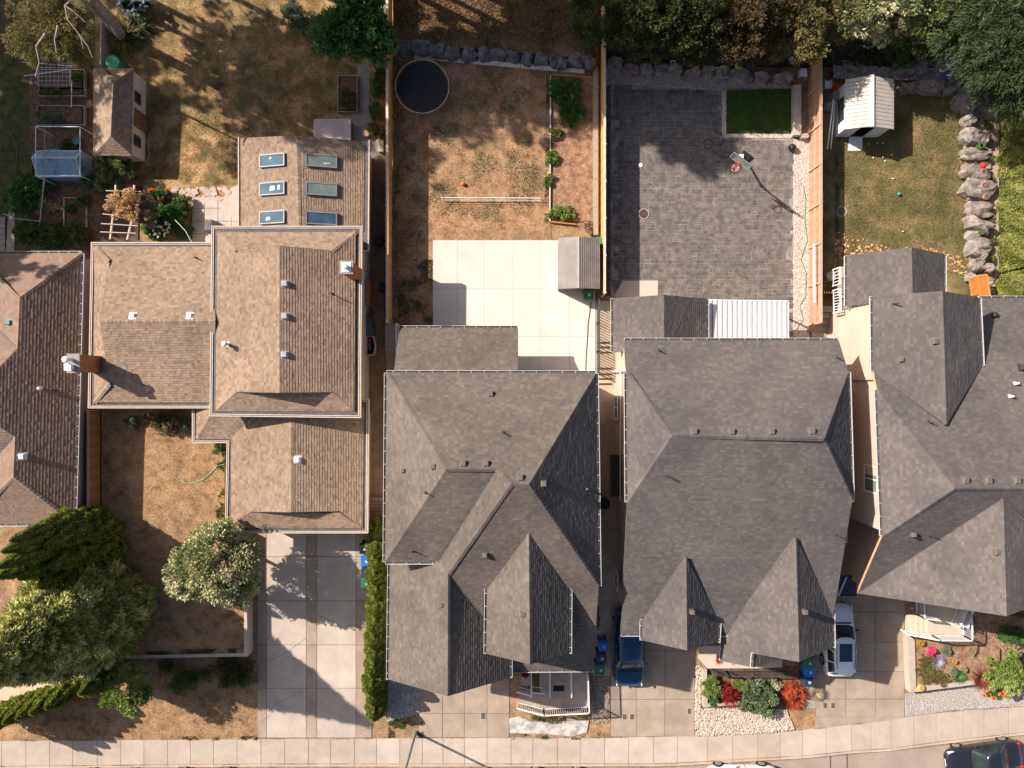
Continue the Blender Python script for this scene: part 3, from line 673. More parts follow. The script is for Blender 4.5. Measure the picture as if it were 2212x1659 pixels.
# white corrugated patio cover
pc = thing('patio_cover', 'white corrugated patio cover on the back of the grey house', 'patio cover', G(1614, 692))
b = MB(); z0, z1 = 2.75, 3.0; n = 31
P0, P1 = W(1529,649,z0), W(1701,651,z0); Q0, Q1 = W(1529,738,z1), W(1701,738,z1)
b.face([P0, P1, Q1, Q0]); b.build('cover_sheet', mat('groove_shade_sheet',(.30,.29,.29),(.38,.37,.37),scale=3,rough=.5), pc)  # grey tone stands in for the shade in the grooves between ribs
for i in range(16):
    f0 = (i+.35)/16; a0 = Vector(P0).lerp(Vector(P1), f0); c0 = Vector(Q0).lerp(Vector(Q1), f0); b = MB(); b.bar(a0+Vector((0,0,.045)), c0+Vector((0,0,.045)), .195, .085); b.build('white_rib', WHITE, pc)
b = MB(); b.bar(Vector(P0)+Vector((0,.03,.02)), Vector(P1)+Vector((0,.03,.02)), .05, .12); b.bar(Vector(P1)+Vector((.04,0,.02)), Vector(Q1)+Vector((.04,0,.02)), .05, .12); b.bar(Vector(P0)+Vector((-.04,0,.02)), Vector(Q0)+Vector((-.04,0,.02)), .05, .12); b.build('frame', WHITE, pc)
for px in (P0, P1):
    b = MB(); b.box(px[0]-.05, px[1]-.3, 0, px[0]+.05, px[1]-.2, z0-.05); b.build('post', WHITE, pc)

# ================================================================== grey house 4
h4 = thing('house', 'grey shingled house on the right with tan side wall, cut off by the photo edge', 'house', G(2080, 950))
lay_roof('h4', h4, [
 [(1887,800,5.75),(1895,842,E),(2062,1055,8.45),(2420,1056,8.45),(2420,645,3.9),(2114,645,3.9),(2121,790,5.6),(2044,916,7.0)],
 [(1895,842,E),(2062,1055,8.45),(1907,1157,6.32)],
 [(2062,1055,8.42),(2420,1056,8.45),(2420,1290,3.65),(1853,1282,3.65),(1907,1157,6.36)]], SH_CHAR, expo=.152, tab=(.14,.30), dz=DZ, gutter=GUT, rakem=mat('tan_fascia',(.50,.30,.15),(.60,.38,.20),scale=3,rough=.7), skip=[((2420,645),(2420,1056)),((2420,1290),(1853,1282))])
lay_roof('h4n', h4, [
 [(1885,641,5.75),(2036,630,7.25),(2044,917,7.25),(1887,800,5.75)],
 [(2036,630,7.25),(2114,643,5.7),(2121,790,5.7),(2044,917,7.25)]], SH_CHAR, expo=.152, tab=(.14,.30), dz=DZ, gutter=GUT)
lay_roof('h4g', h4, [
 [(2167,1076,8.05),(1856,1281,3.75),(2174,1330,8.05)],
 [(2167,1076,8.05),(2174,1330,8.05),(2290,1290,6.3),(2290,1200,6.3)]], SH_CHAR, expo=.152, tab=(.14,.30), dz=DZ)
lay_roof('h4r', h4, [
 [(1830,553,3.6),(1969,535,5.3),(1971,640,5.3),(1884,655,4.25),(1830,661,3.6)],
 [(1969,535,5.3),(2039,550,4.1),(2039,640,4.1),(1971,640,5.3)]], SH_CHAR, expo=.152, tab=(.14,.30), gutter=GUT)
walls(h4, [(1889,650),(2030,650),(2030,825),(1889,825)], 5.6, .12, STUCCO, dz=DZ)
walls(h4, [(2030,655),(2420,655),(2420,830),(2030,830)], 3.7, .12, STUCCO, dz=DZ)
walls(h4, [(1893,1140),(2420,1140),(2420,1275),(1862,1275)], 3.3, .15, STUCCO, dz=DZ)
walls(h4, [(1893,815),(1950,815),(1950,870),(1893,870)], 5.5, .14, STUCCO, dz=DZ)
walls(h4, [(1898,832),(2420,832),(2420,1150),(1909,1155)], E-.05, .12, STUCCO, dz=DZ)
walls(h4, [(1845,570),(2035,570),(2035,660),(1845,660)], 3.4, .3, STUCCO)
wx = W(1909,1000,E+DZ)[0]+.12
P = walls(h4, [(1888,662),(1925,656),(1925,830),(1888,830)], 3.2, -.35, STUCCO)
b = MB(); b.box(min(p[0] for p in P)-.05, -1.0, 3.05, min(p[0] for p in P)+.02, max(p[1] for p in P), 3.2); b.build('belly_band', TRIMBROWN, h4)
for (ya, yb, pn) in ((863,911,1),(1007,1061,2)):
    z = 5.4; k = 1.38879*(CH-z)/CF
    wall_window(h4, wx-.06, -(ya-829.5)*k, -(yb-829.5)*k, 4.8, 6.2, -1, WHITE, pn, mat('pale_window_glass',(.13,.17,.15),(.22,.26,.23),scale=1,rough=.2,spec=.5))
for x, y in ((2084,1038),(2134,1038),(2196,1038)): vent('h4', h4, x, y, VENTBROWN, s=.34)
vent('h4n', h4, 2019, 738, VENTBROWN, s=.30); vent('h4n', h4, 1946, 777, VENTBROWN, s=.24); vent('h4', h4, 2145, 680, LEADPIPE, s=.26, h=.25); vent('h4', h4, 2206, 794, LEADPIPE, s=.3, h=.3)
vent('h4', h4, 2192, 828, WHITE, s=.13, h=.3); vent('h4', h4, 2181, 856, WHITE, s=.13, h=.3); vent('h4', h4, 1971, 1154, VENTBROWN, s=.26, h=.25); vent('h4g', h4, 2152, 1192, VENTBROWN, s=.3)
for k_, x, y in (('h4',2006,912),('h4n',1932,657),('h4',2010,1156)): vent(k_, h4, x, y, LEADPIPE, h=.45, style='pipe')
# west wall details of house 3 seen in the passage
# ================================================================== ground, road, pavement, yards
SW_T = [(-400,1604),(0,1600.5),(553,1597),(1106,1594),(1332,1594),(1659,1584),(1825,1567.5),(1952,1549.5),(2059,1536),(2212,1527),(2620,1500)]
SW_B = [(-400,1658),(0,1654.5),(553,1649.5),(1106,1649.5),(1440,1649),(1659,1636),(1745,1631.5),(1842,1621),(1925,1616),(2019,1603),(2212,1581),(2620,1545)]
def onl(L, x):
    for (x0,y0),(x1,y1) in zip(L, L[1:]):
        if x0 <= x <= x1: return y0+(y1-y0)*(x-x0)/(x1-x0)
    return L[-1][1]
def sheet(name, poly, z, m, kind='structure', thick=.2, **k):
    b = MB(); b.prism([W2(x, y, z) for x, y in poly], z-thick, z); return b.build(name, m, kind=kind, **k)
b = MB(); b.box(-260,-260,-.16,260,260,-.14); b.build('ground', DRYLAWN2, kind='structure')
kerb = [(x, onl(SW_B, x)+7) for x in (-400,0,553,1106,1440,1659,1842,2019,2212,2620)]
b = MB(); far = [(-700,2400),(2900,2400)]
b.prism([W2(x, y+3, -.12) for x, y in kerb]+[W2(2620,2300), W2(-400,2300)], -.135, -.125); b.build('road', ASPH, kind='structure')
b = MB(); b.prism([W2(x, y) for x, y in kerb]+[(200, W2(0,1500)[1]),(200,200),(-200,200),(-200,W2(0,1600)[1])], -.13, -.03); b.build('yard_ground', DRYLAWN2, kind='structure')
# road joints, patches and manhole
pm = MB()
for x0, y0, x1, y1 in ((1794,1631,1797,1690),(1830,1630,1833,1690),(1400,1660,1402,1690)): pm.prism([W2(x0,y0),W2(x1,y0),W2(x1+1,y1),W2(x0+1,y1)], -.125, -.117)
pm.build('road_joint', JOINT, kind='structure')
# pavement slabs
pav = tagit(bpy.data.objects.new('pavement', None), kind='structure'); COL.objects.link(pav); ORG['pavement'] = Vector((0,0,0))
jt = [-8,3,56,107,157,210,261,311,362,411,461,512]+[553+v/3 for v in (32,186,340,484,638,782,932,1078,1212,1352,1497,1652)]+[1106+v/3 for v in (135,294,442,600,755,918,1072,1265,1430,1595)]+[1659+v/3 for v in (80,225,378,540,668,800,945,1090,1265,1400,1560)]
jt = [-8-50.5*k for k in range(7,0,-1)]+jt+[jt[-1]+50*k for k in range(1,9)]
BR = [(553+782/3,1),(553+1352/3,1),(1106+200,1),(1106+755/3,1),(1106+918/3,1),(1106+1072/3,1),(1659+225/3,1),(1659+378/3,1)]
b = MB(); b.prism([W2(x, onl(SW_T,x)-1) for x in jt]+[W2(x, onl(SW_B,x)+1) for x in jt[::-1]], -.1, -.035); b.build('pavement_bed', JOINT, pav)
for x0, x1 in zip(jt, jt[1:]):
    b = MB(); g = .45
    P = [W2(x0+g, onl(SW_T,x0)), W2(x1-g, onl(SW_T,x1)), W2(x1-g, onl(SW_B,x1)), W2(x0+g, onl(SW_B,x0))]
    br = any(abs(x0-q) < 4 for q, _ in BR); b.prism(P, -.06, .0+random.uniform(-.004,.004), 1.0 if br else random.uniform(.1,.65)); b.build('paving_slab', CONC, pav)
kb = MB()
for x0, x1 in zip(jt, jt[1:]):
    if int(x0) % 3 == 0 or True: kb.prism([W2(x0+.3, onl(SW_B,x0)+1.6), W2(x1-.3, onl(SW_B,x1)+1.6), W2(x1-.3, onl(SW_B,x1)+6.5), W2(x0+.3, onl(SW_B,x0)+6.5)], -.13, -.004, random.random())
kb.build('kerb', CONC, pav)
# yards
BACK = mat('back_lawn', (.085,.07,.03), (.32,.19,.09), c3=(.50,.32,.17), grain=(9,.55,1.35), scale=.9, detail=12, rough=1, bump=1.0, bscale=22, contrast=(.33,.60), big=(.22,(.60,.72,.60),(1.10,1.04,1.0)), spots=(.75,.56,(.13,.125,.055)))  # dark green patches, darkened further as painted tree shade
GARD = mat('garden_grass', (.035,.045,.014), (.075,.08,.025), c3=(.16,.10,.045), grain=(9,.55,1.35), scale=1.6, detail=12, rough=1, bump=1.0, bscale=20)
sheet('lawn_back_left', [(205,-60),(836,-60),(836,310),(500,410),(205,410)], .0, BACK)
sheet('garden_ground', [(-60,-60),(205,-60),(205,560),(-60,560)], .0, GARD)
sheet('garden_path', [(64,160),(205,150),(228,340),(228,520),(188,530),(188,400),(140,400),(64,330)], .008, SOIL)
sheet('garden_soil', [(72,395),(228,395),(228,520),(225,560),(64,560)], .012, SOIL)
sheet('slope_ground_middle', [(848,-60),(1293,-60),(1293,128),(1100,112),(850,92)], .45, FOREST, thick=.45)
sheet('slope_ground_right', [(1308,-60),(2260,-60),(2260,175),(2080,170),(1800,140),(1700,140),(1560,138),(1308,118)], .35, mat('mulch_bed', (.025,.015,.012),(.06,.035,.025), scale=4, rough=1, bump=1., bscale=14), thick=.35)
sheet('lawn_middle', [(848,120),(1190,150),(1190,520),(1205,540),(935,540),(935,705),(848,705)], .0, DRYLAWN2)
sheet('garden_bed_soil', [(1191,165),(1281,165),(1281,478),(1191,478)], .06, SOIL_L)
sheet('lawn_right', [(1773,150),(2100,180),(2100,640),(1773,640)], .0, MIXLAWN)
sheet('turf', [(1568,190),(1712,190),(1713,289),(1569,289)], .03, GREENLAWN, thick=.05)
FZ = .9
sheet('front_lawn_terrace', [(219,880),(485,880),(485,1150),(527,1150),(527,1411),(262,1417),(-60,1424),(-60,1120),(219,1120)], FZ, DRYGRASS, thick=.95)
sheet('front_lawn_lower', [(-60,1416),(548,1409),(556,1420),(556,1596),(-60,1600)], .0, DRYGRASS)
sheet('sandy_path', [(-60,1445),(150,1420),(200,1425),(186,1490),(90,1500),(-60,1540)], .01, mat('sandy_gravel', (.46,.33,.22),(.60,.46,.34), c3=(.50,.42,.36), scale=2.2, detail=10, rough=1, bump=.8, bscale=40))
sheet('side_passage_ground', [(797,300),(838,300),(838,1160),(797,1160)], .0, mat('brown_passage_concrete', (.17,.115,.07), (.27,.19,.12), scale=1.0, rough=.95, big=(.4,(.8,.8,.8),(1.2,1.15,1.1))))  # dark brown concrete, mottled at random
def slabs(name, xs, ys, m, z=.0, pick=None, gap=.03, base=True, mat2=None, poly=None):
    """individual slabs between grid lines given on the photo grid"""
    r = tagit(bpy.data.objects.new(name, None), kind='structure'); COL.objects.link(r); ORG[r.name] = Vector((0,0,0))
    if base:
        b = MB(); b.prism([W2(xs[0],ys[0]),W2(xs[-1],ys[0]),W2(xs[-1],ys[-1]),W2(xs[0],ys[-1])], -.05, z-.015); b.build('joint_bed', JOINT, r)
    for i in range(len(xs)-1):
        for j in range(len(ys)-1):
            if pick and not pick(i, j): continue
            b = MB(); P = [W2(xs[i],ys[j]),W2(xs[i+1],ys[j]),W2(xs[i+1],ys[j+1]),W2(xs[i],ys[j+1])]
            g = gap/2; x0, x1 = P[0][0]+g, P[1][0]-g; y1, y0 = P[0][1]-g, P[2][1]+g
            b.box(x0, y0, -.03, x1, y1, z+random.uniform(-.003,.003), random.random())
            b.build('slab', (mat2 if (mat2 and i % 2 == 0) else m), r)
    return r
slabs('driveway_left', [556,576,661.5,684.5,769,803], [1145,1202.5,1298,1393,1486.5,1593.5], CONC_L, .008, mat2=AGG)
slabs('driveway_middle', [905,956,1003,1052,1100], [1430,1541,1593], AGG, .004)
slabs('driveway_centre', [1319,1374.5,1436,1501], [1300,1406,1511,1591], AGG, .006)
slabs('driveway_right', [1762,1827,1891,1954], [1255,1322,1387,1451,1510,1549], AGG, .006)
sheet('driveway_right_toe', [(1762,1549),(1954,1549),(1954,1551),(1830,1569),(1762,1576)], .003, AGG, thick=.1)
sheet('side_path', [(1286,650),(1345,650),(1345,1300),(1319,1310),(1319,1460),(1280,1460)], .0, mat('side_path_concrete', (.40,.31,.23), (.55,.44,.34), scale=1.0, rough=.95))
slabs('concrete_patio', [935,988,1046,1108,1167,1230,1286], [519,624,727,806], CONC_W, .03, gap=.014)
slabs('paved_terrace', [415,442,471,500,522], [425,450,478,505,532], mat('pink_paver',(.42,.35,.31),(.52,.44,.39),scale=2,rough=.9), .02, gap=.03)
sheet('terrace_slab', [(500,405),(522,400),(522,470),(500,470),(476,450),(487,428)], .025, mat('pink_paver',(0,0,0)))
# stamped concrete patio: ashlar stones pressed into the slab
sheet('stamped_patio_base', [(1319,178),(1562,196),(1562,297),(1717,299),(1718,737),(1322,737),(1319,640)], .002, STAMPJ)
b = MB(); x0, y0 = W2(1319,178); x1, y1 = W2(1718,737); PP = [W2(x,y) for x, y in [(1319.5,179),(1561.5,197),(1561.5,298),(1716.5,300),(1717.5,736),(1322,736),(1319.5,640)]]
y = y1
while y < y0:
    x = x0-random.random()*.3; rh = random.choice((.24,.30,.36,.45))
    while x < x1:
        wd = random.choice((.30,.45,.6)); cells = [(x, y, x+wd, y+rh)] if random.random() < .72 else [(x, y, x+wd, y+rh/2),(x, y+rh/2, x+wd*.5, y+rh),(x+wd*.5, y+rh/2, x+wd, y+rh)]
        for (a0,b0,a1,b1) in cells:
            g = random.uniform(.008,.02); c = [(a0+g,b0+g),(a1-g,b0+g),(a1-g,b1-g),(a0+g,b1-g)]
            k = inpoly(np.array(c), PP).sum()
            if k == 4: b.prism(c, 0, .010+random.random()*.004, random.random())
        x += wd
    y += rh
b.build('stamped_stones', STAMP, kind='stuff')
sheet('patio_plain_slab', [(1327,641),(1345,606),(1421,606),(1421,642)], .022, PINK, thick=.02)
# gravel
def pebbles(name, poly, n, m, bm, z=0.0, s=(.025,.06), flat_=.5, label=None, base=True):
    if base: sheet(name+'_bed', poly, z, bm, thick=.06)
    P = scatter([W2(x, y, z) for x, y in poly], n); k = len(P); seg = 5
    r = RNG.uniform(*s, k); an = RNG.uniform(0, 2*pi, k); V = np.zeros((k, seg*2+1, 3)); q = RNG.uniform(.6,1.0,k)
    for i in range(seg):
        a = 2*pi*i/seg; jx = RNG.uniform(.8,1.15,k)*r; cx = np.cos(a)*jx; cy = np.sin(a)*jx*q
        dx = cx*np.cos(an)-cy*np.sin(an); dy = cx*np.sin(an)+cy*np.cos(an)
        V[:,i] = np.column_stack([P[:,0]+dx, P[:,1]+dy, np.full(k, z-.004)])
        V[:,seg+i] = np.column_stack([P[:,0]+dx*.75, P[:,1]+dy*.75, z+r*flat_*.8])
    V[:,2*seg] = np.column_stack([P[:,0]+RNG.normal(0,.004,k), P[:,1]+RNG.normal(0,.004,k), z+r*flat_*1.1])
    F = [[i,(i+1)%seg,seg+(i+1)%seg,seg+i] for i in range(seg)]; F3 = [[seg+i,seg+(i+1)%seg,2*seg,2*seg] for i in range(seg)]
    off = (np.arange(k)*(seg*2+1))[:,None,None]; Fa = (np.array(F)[None]+off).reshape(-1,4); T3 = (np.array([f[:3] for f in F3])[None]+off).reshape(-1,3)
    me = bpy.data.meshes.new(name); Vv = V.reshape(-1,3); me.vertices.add(len(Vv)); me.vertices.foreach_set('co', Vv.astype(np.float32).ravel())
    tri = np.concatenate([Fa[:,[0,1,2]], Fa[:,[0,2,3]], T3]); me.loops.add(tri.size); me.loops.foreach_set('vertex_index', tri.astype(np.int32).ravel())
    me.polygons.add(len(tri)); me.polygons.foreach_set('loop_start', np.arange(0, tri.size, 3, dtype=np.int32))
    rr = RNG.uniform(0,1,k); att = me.attributes.new('rnd','FLOAT','FACE'); att.data.foreach_set('value', np.concatenate([np.repeat(rr,seg)]*3).astype(np.float32)); me.update(calc_edges=True)
    return finish_mesh(name, me, [m], None, 'stuff', label)
pebbles('gravel_strip', [(1715,301),(1747,301),(1748,738),(1714,738)], 9000, STONES, GRAVEL, .01)
pebbles('gravel_edge', [(1306.5,185),(1318.5,185),(1318.5,640),(1306.5,640)], 3000, STONES_D, flat('dark_gravel_bed',(.05,.045,.04),1), .01)
pebbles('gravel_band', [(1309,147),(1560,172),(1712,185),(1712,191),(1562,196),(1319,179),(1309,190)], 7000, STONES_G, flat('grey_gravel_bed',(.22,.20,.19),1), .01)
pebbles('gravel_border', [(1561,197),(1568.5,197),(1568.5,289.5),(1714,290),(1714,298),(1561,297)], 3000, STONES, GRAVEL, .012)
pebbles('cream_pebbles', [(1503,1440),(1514,1440),(1514,1530),(1560,1533),(1640,1525),(1700,1535),(1716,1575),(1660,1583),(1503,1590)], 4300, mat('cream_pebbles_stone',(.42,.35,.28),(.58,.50,.41),scale=6,rough=.85,rv=1,rvmix=.85,rvc=[(.16,.12,.09),(.48,.38,.29),(.68,.60,.50),(.30,.26,.22),(.62,.52,.41),(.38,.24,.17)]), flat('pebble_bed',(.11,.08,.055),1), .01, (.045,.10))
pebbles('dark_pebbles', [(1282,1462),(1315,1462),(1318,1560),(1280,1560)], 1600, mat('dark_pebble_stone',(.2,.15,.13),(.3,.24,.2),scale=6,rough=.85,rv=1,rvmix=.85,rvc=[(.10,.06,.05),(.30,.22,.18),(.45,.38,.32),(.22,.10,.08)]), SOIL, .01, (.04,.09))
pebbles('gravel_verge', [(1955,1500),(1978,1497),(2110,1476),(2212,1470),(2300,1470),(2300,1505),(2212,1525),(2059,1534),(1956,1548)], 9000, STONES_G, mat('verge_gravel',(.34,.27,.22),(.46,.38,.32),scale=30,rough=1), .01, (.02,.045))
pebbles('gravel_patch', [(838,1470),(905,1475),(907,1540),(838,1560)], 3500, STONES_G, flat('grey_gravel_bed',(.22,.20,.19),1), .01)
pebbles('gravel_ridge', [(1800,140),(2060,150),(2060,175),(1800,170)], 2500, STONES_G, SOIL, .36)
# stone-edged path of the back garden: each flag is a piece
fp = tagit(bpy.data.objects.new('flagstone_path', None), kind='structure'); COL.objects.link(fp); ORG[fp.name] = Vector((0,0,0))
for i in range(64):
    x = 315+random.random()*180; y = 406+random.random()*30
    if x > 470 and y > 430: continue
    p = W(x, y); r_ = random.uniform(.12,.30); b = MB(); n = random.choice((5,6,7)); a0 = random.random()*6
    b.prism([(p[0]+r_*random.uniform(.75,1.15)*cos(a0+2*pi*k/n), p[1]+r_*.8*random.uniform(.75,1.15)*sin(a0+2*pi*k/n)) for k in range(n)], -.02, .02+i*.0006, random.random())
    b.build('flagstone', mat('flagstone', (.36,.28,.23),(.52,.42,.34), scale=3, rough=.9, rv=1, rvmix=.5, rvc=[(.30,.27,.24),(.60,.44,.34),(.44,.36,.30)]), fp)
# white apron in front of the porch
sheet('white_apron', [(1100,1553),(1124,1548),(1150,1560),(1272,1557),(1268,1582),(1235,1591),(1180,1586),(1101,1583)], .05, mat('white_painted_stone', (.25,.225,.205),(.55,.52,.49), scale=2.0, detail=12, rough=.85, bump=.8, bscale=10, contrast=(.36,.56)), thick=.1)
# retaining wall of the front lawn
rw = thing('retaining_wall', 'concrete retaining wall holding up the front lawn beside the driveway', 'wall', G(400,1412))
b = MB(); q = [W2(527,1300,FZ+.1), W2(533,1300,FZ+.1), W2(535,1418,FZ+.1), W2(262,1423,FZ+.1), W2(-60,1430,FZ+.1), W2(-60,1424,FZ+.1), W2(262,1417,FZ+.1), W2(527,1411,FZ+.1)]
b.prism(q, 0, FZ+.1); b.build('wall_panel', CONC_L, rw)
b = MB(); b.prism([W2(527,1160,.6), W2(531,1160,.6), W2(533,1299.7,.75), W2(527.2,1299.7,.75)], 0, FZ-.1); b.build('wall_end', CONC_L, rw)
# ================================================================== vegetation builders
def leafmesh(name, P, A, N, L, Wd, rnd, m, parent=None, kind=None, fold=0.0):
    """diamond leaves: centres P, axes A (unit), normals N, length L, width Wd"""
    A = A/np.linalg.norm(A, axis=1)[:,None]; B = np.cross(A, N); nb = np.linalg.norm(B, axis=1); nb[nb < 1e-4] = 1; B = B/nb[:,None]
    a = A*(L/2)[:,None]; b_ = B*(Wd/2)[:,None]; n = len(P)
    V = np.empty((n,4,3)); V[:,0] = P-a; V[:,1] = P+b_-a*.15; V[:,2] = P+a; V[:,3] = P-b_-a*.15
    if fold: 
        U = np.cross(B, A); V[:,1] += U*(Wd*fold)[:,None]; V[:,3] += U*(Wd*fold)[:,None]
    me = fast_mesh(name, V.reshape(-1,3), np.arange(n*4).reshape(-1,4), 4, rnd)
    o3 = Vector((0,0,0)) if parent is None else ORG.get(parent.name, Vector((0,0,0)))
    if o3.length: me.transform(__import__('mathutils').Matrix.Translation(-o3))
    return finish_mesh(name, me, [m], parent, kind)
def unit(n, zmin=-1.0):
    D = RNG.normal(size=(int(n*3)+20,3)); D /= np.linalg.norm(D,axis=1)[:,None]; D = D[D[:,2] > zmin]; return D[:n]
def clumps(C, R, ncl, cr, nleaf, L, wr=.45, zmin=-.35, fill=.7, out=.6, droop=0.0, cvar=.55, crange=None):
    """leaf arrays for a crown: ncl clumps on/in an ellipsoid of radii R around C"""
    D = unit(ncl, zmin); n = len(D); s = RNG.uniform(fill, 1.03, n)[:,None]
    az = np.arctan2(D[:,1], D[:,0]); p1, p2 = RNG.uniform(0,6.3,2); s = s*(1+.13*np.sin(3*az+p1)+.09*np.sin(5*az+p2+2*D[:,2]))[:,None]
    cc = np.array(C)+D*np.array(R)*s; crr = cr*RNG.uniform(.6,1.35,n); per = max(3, nleaf//n)
    idx = np.repeat(np.arange(n), per); U = unit(len(idx)); idx = idx[:len(U)]
    P = cc[idx]+U*(crr[idx]*RNG.uniform(.25,1,len(idx))**.5)[:,None]*np.array([1,1,.8])
    A = U*out+D[idx]*.5+RNG.normal(size=U.shape)*.45; A[:,2] -= droop
    N = RNG.normal(size=U.shape)*.8+np.array([0,0,.9])+U*.4
    cr_ = RNG.uniform(0,1,n)[idx]; rnd = cvar*cr_+(1-cvar)*RNG.uniform(0,1,len(idx))
    ll = L*RNG.uniform(.65,1.35,len(idx)); return P, A, N, ll, ll*wr, rnd
def limbs(root, base, tops, r, m=BARK, name='trunk'):
    b = MB(); b.tube([base, (base[0], base[1], base[2]+.1), ((base[0]+tops[0][0])/2, (base[1]+tops[0][1])/2, (base[2]+tops[0][2])/2), tops[0]], r, r*.35, 8)
    b.build(name, m, root)
    mid = Vector(((base[0]+tops[0][0])/2, (base[1]+tops[0][1])/2, base[2]+(tops[0][2]-base[2])*.35))
    for tp in tops[1:]:
        q = MB(); q.tube([mid, mid.lerp(Vector(tp), .5)+Vector((0,0,.15*r)), tp], r*.5, r*.12, 6); q.build('limb', m, root)
def tree(x, y, z, R, h0, label, m, ncl=80, cr=.5, nleaf=14000, L=.18, cat='tree', group=None, trunk=.16, name='tree', wr=.45, zg=0.0, nl=6, **k):
    """crown centre seen at photo grid (x, y) at height z, radii R"""
    C = W(x, y, z); r = thing(name, label, cat, (C[0], C[1], zg), group)
    P, A, N, l, wd, rn = clumps(C, R, ncl, cr, nleaf, L, wr, **k)
    P[:,2] = np.maximum(P[:,2], zg+.02)
    leafmesh('foliage', P, A, N, l, wd, rn, m, r)
    tops = [(C[0], C[1], C[2]+R[2]*.5)]
    for i in range(nl):
        a = 2*pi*i/max(nl,1)+random.random(); tops.append((C[0]+R[0]*.7*cos(a), C[1]+R[1]*.7*sin(a), C[2]+R[2]*random.uniform(-.1,.5)))
    limbs(r, (C[0], C[1], zg), tops, trunk)
    return r
def cone_tree(x, y, h, Rb, label, m, ncl=900, cr=.42, nleaf=90000, L=.3, wr=.3, zg=0.0, name='conifer', power=1.15, cat='tree'):
    """tall cone of foliage whose foot stands at ground grid (x, y)"""
    q = W(x, y, 0); r = thing(name, label, cat, (q[0], q[1], zg)); T = 1-np.sqrt(RNG.uniform(0,1,ncl)); T = np.clip(T*1.0+.03,0,1); a = RNG.uniform(0,2*pi,ncl)
    rr = Rb*(1-T**power)*(1-.25*np.exp(-T*14))*RNG.uniform(.80,1.06,ncl)*(1+.10*np.sin(a*5+T*9)); cc = np.column_stack([q[0]+rr*np.cos(a), q[1]+rr*np.sin(a), zg+.3+h*T]); D = np.column_stack([np.cos(a), np.sin(a), np.full(ncl,.45)])
    crr = cr*RNG.uniform(.6,1.35,ncl)*(1-.45*T); per = nleaf//ncl; idx = np.repeat(np.arange(ncl), per); U = unit(len(idx)); idx = idx[:len(U)]
    P = cc[idx]+U*(crr[idx]*RNG.uniform(.2,1,len(idx))**.5)[:,None]; A = U*1.0+D[idx]*.9+RNG.normal(size=U.shape)*.4; N = RNG.normal(size=U.shape)*.8+np.array([0,0,.9])+U*.4
    rnd = .6*RNG.uniform(0,1,ncl)[idx]+.4*RNG.uniform(0,1,len(idx)); ll = L*RNG.uniform(.65,1.35,len(idx)); P[:,2] = np.maximum(P[:,2], zg+.03)
    leafmesh('foliage', P, A, N, ll, ll*wr, np.clip(rnd,0,1), m, r); b = MB(); b.tube([(q[0],q[1],zg),(q[0],q[1],zg+h*.5),(q[0],q[1],zg+h*.93)], .24, .03, 8); b.build('trunk', BARK, r); return r
def bush(x, y, h, rx, ry, label, m, n=2500, L=.1, name='bush', cat='bush', group=None, zg=0.0, ncl=None, cr=.17, wr=.5, **k):
    C = W(x, y, zg+h*.5); r = thing(name, label, cat, (C[0], C[1], zg), group); k.setdefault('fill', .15)
    cr = min(cr, .5*min(rx, ry)); ncl = max(12, int(rx*ry*110/(cr/.17)**1.5))
    P, A, N, l, wd, rn = clumps((C[0],C[1],zg+h*.42), (max(.05,rx-cr*.6),max(.05,ry-cr*.6),h*.48), ncl, cr, int(n*1.25), L, wr, zmin=-.25, **k)
    P[:,2] = np.maximum(P[:,2], zg+.01); leafmesh('foliage', P, A, N, l, wd, rn, m, r)
    b = MB(); b.tube([(C[0],C[1],zg),(C[0],C[1],zg+h*.35),(C[0]+rx*.2,C[1],zg+h*.6)], .02+.01*h, .006, 5)
    for i in range(4): a = i*1.57; q = MB(); q.tube([(C[0],C[1],zg),(C[0]+rx*.3*cos(a),C[1]+ry*.3*sin(a),zg+h*.35),(C[0]+rx*.6*cos(a),C[1]+ry*.6*sin(a),zg+h*.55)], .02+.01*h, .006, 5); q.build('stem', BARK, r)
    b.build('stem', BARK, r); return r
def spray(x, y, z, r_, n, L, m, label, cat='plant', name='plant', zg=0.0, w_=.03, rise=.7, group=None, droop=.25, parent=None):
    """radiating strap leaves or blades"""
    C = W(x, y, zg); r = parent or thing(name, label, cat, C, group)
    a = RNG.uniform(0,2*pi,n); el = RNG.uniform(.15,1.2,n)*rise; ln = L*RNG.uniform(.7,1.15,n); b0 = RNG.uniform(0,r_,n)
    segs = 3; V = np.zeros((n,(segs+1)*2,3)); px = np.cos(a+pi/2); py = np.sin(a+pi/2)
    for s in range(segs+1):
        f = s/segs; rad = b0+ln*np.cos(el)*f; hh = ln*np.sin(el)*f-droop*ln*f*f; ww = w_*(1-f)**.6*.5+.002
        cx = C[0]+np.cos(a)*rad; cy = C[1]+np.sin(a)*rad; cz = np.maximum(z*0+zg+.02+hh, zg+.02)
        V[:,2*s] = np.column_stack([cx+px*ww, cy+py*ww, cz]); V[:,2*s+1] = np.column_stack([cx-px*ww, cy-py*ww, cz])
    F = np.array([[2*s,2*s+1,2*s+3,2*s+2] for s in range(segs)])[None]+(np.arange(n)*(segs+1)*2)[:,None,None]
    me = fast_mesh('leaves', V.reshape(-1,3), F.reshape(-1,4), 4, np.repeat(RNG.uniform(0,1,n), segs))
    me.transform(__import__('mathutils').Matrix.Translation(-Vector(ORG[r.name])))
    finish_mesh('leaves', me, [m], r); return r
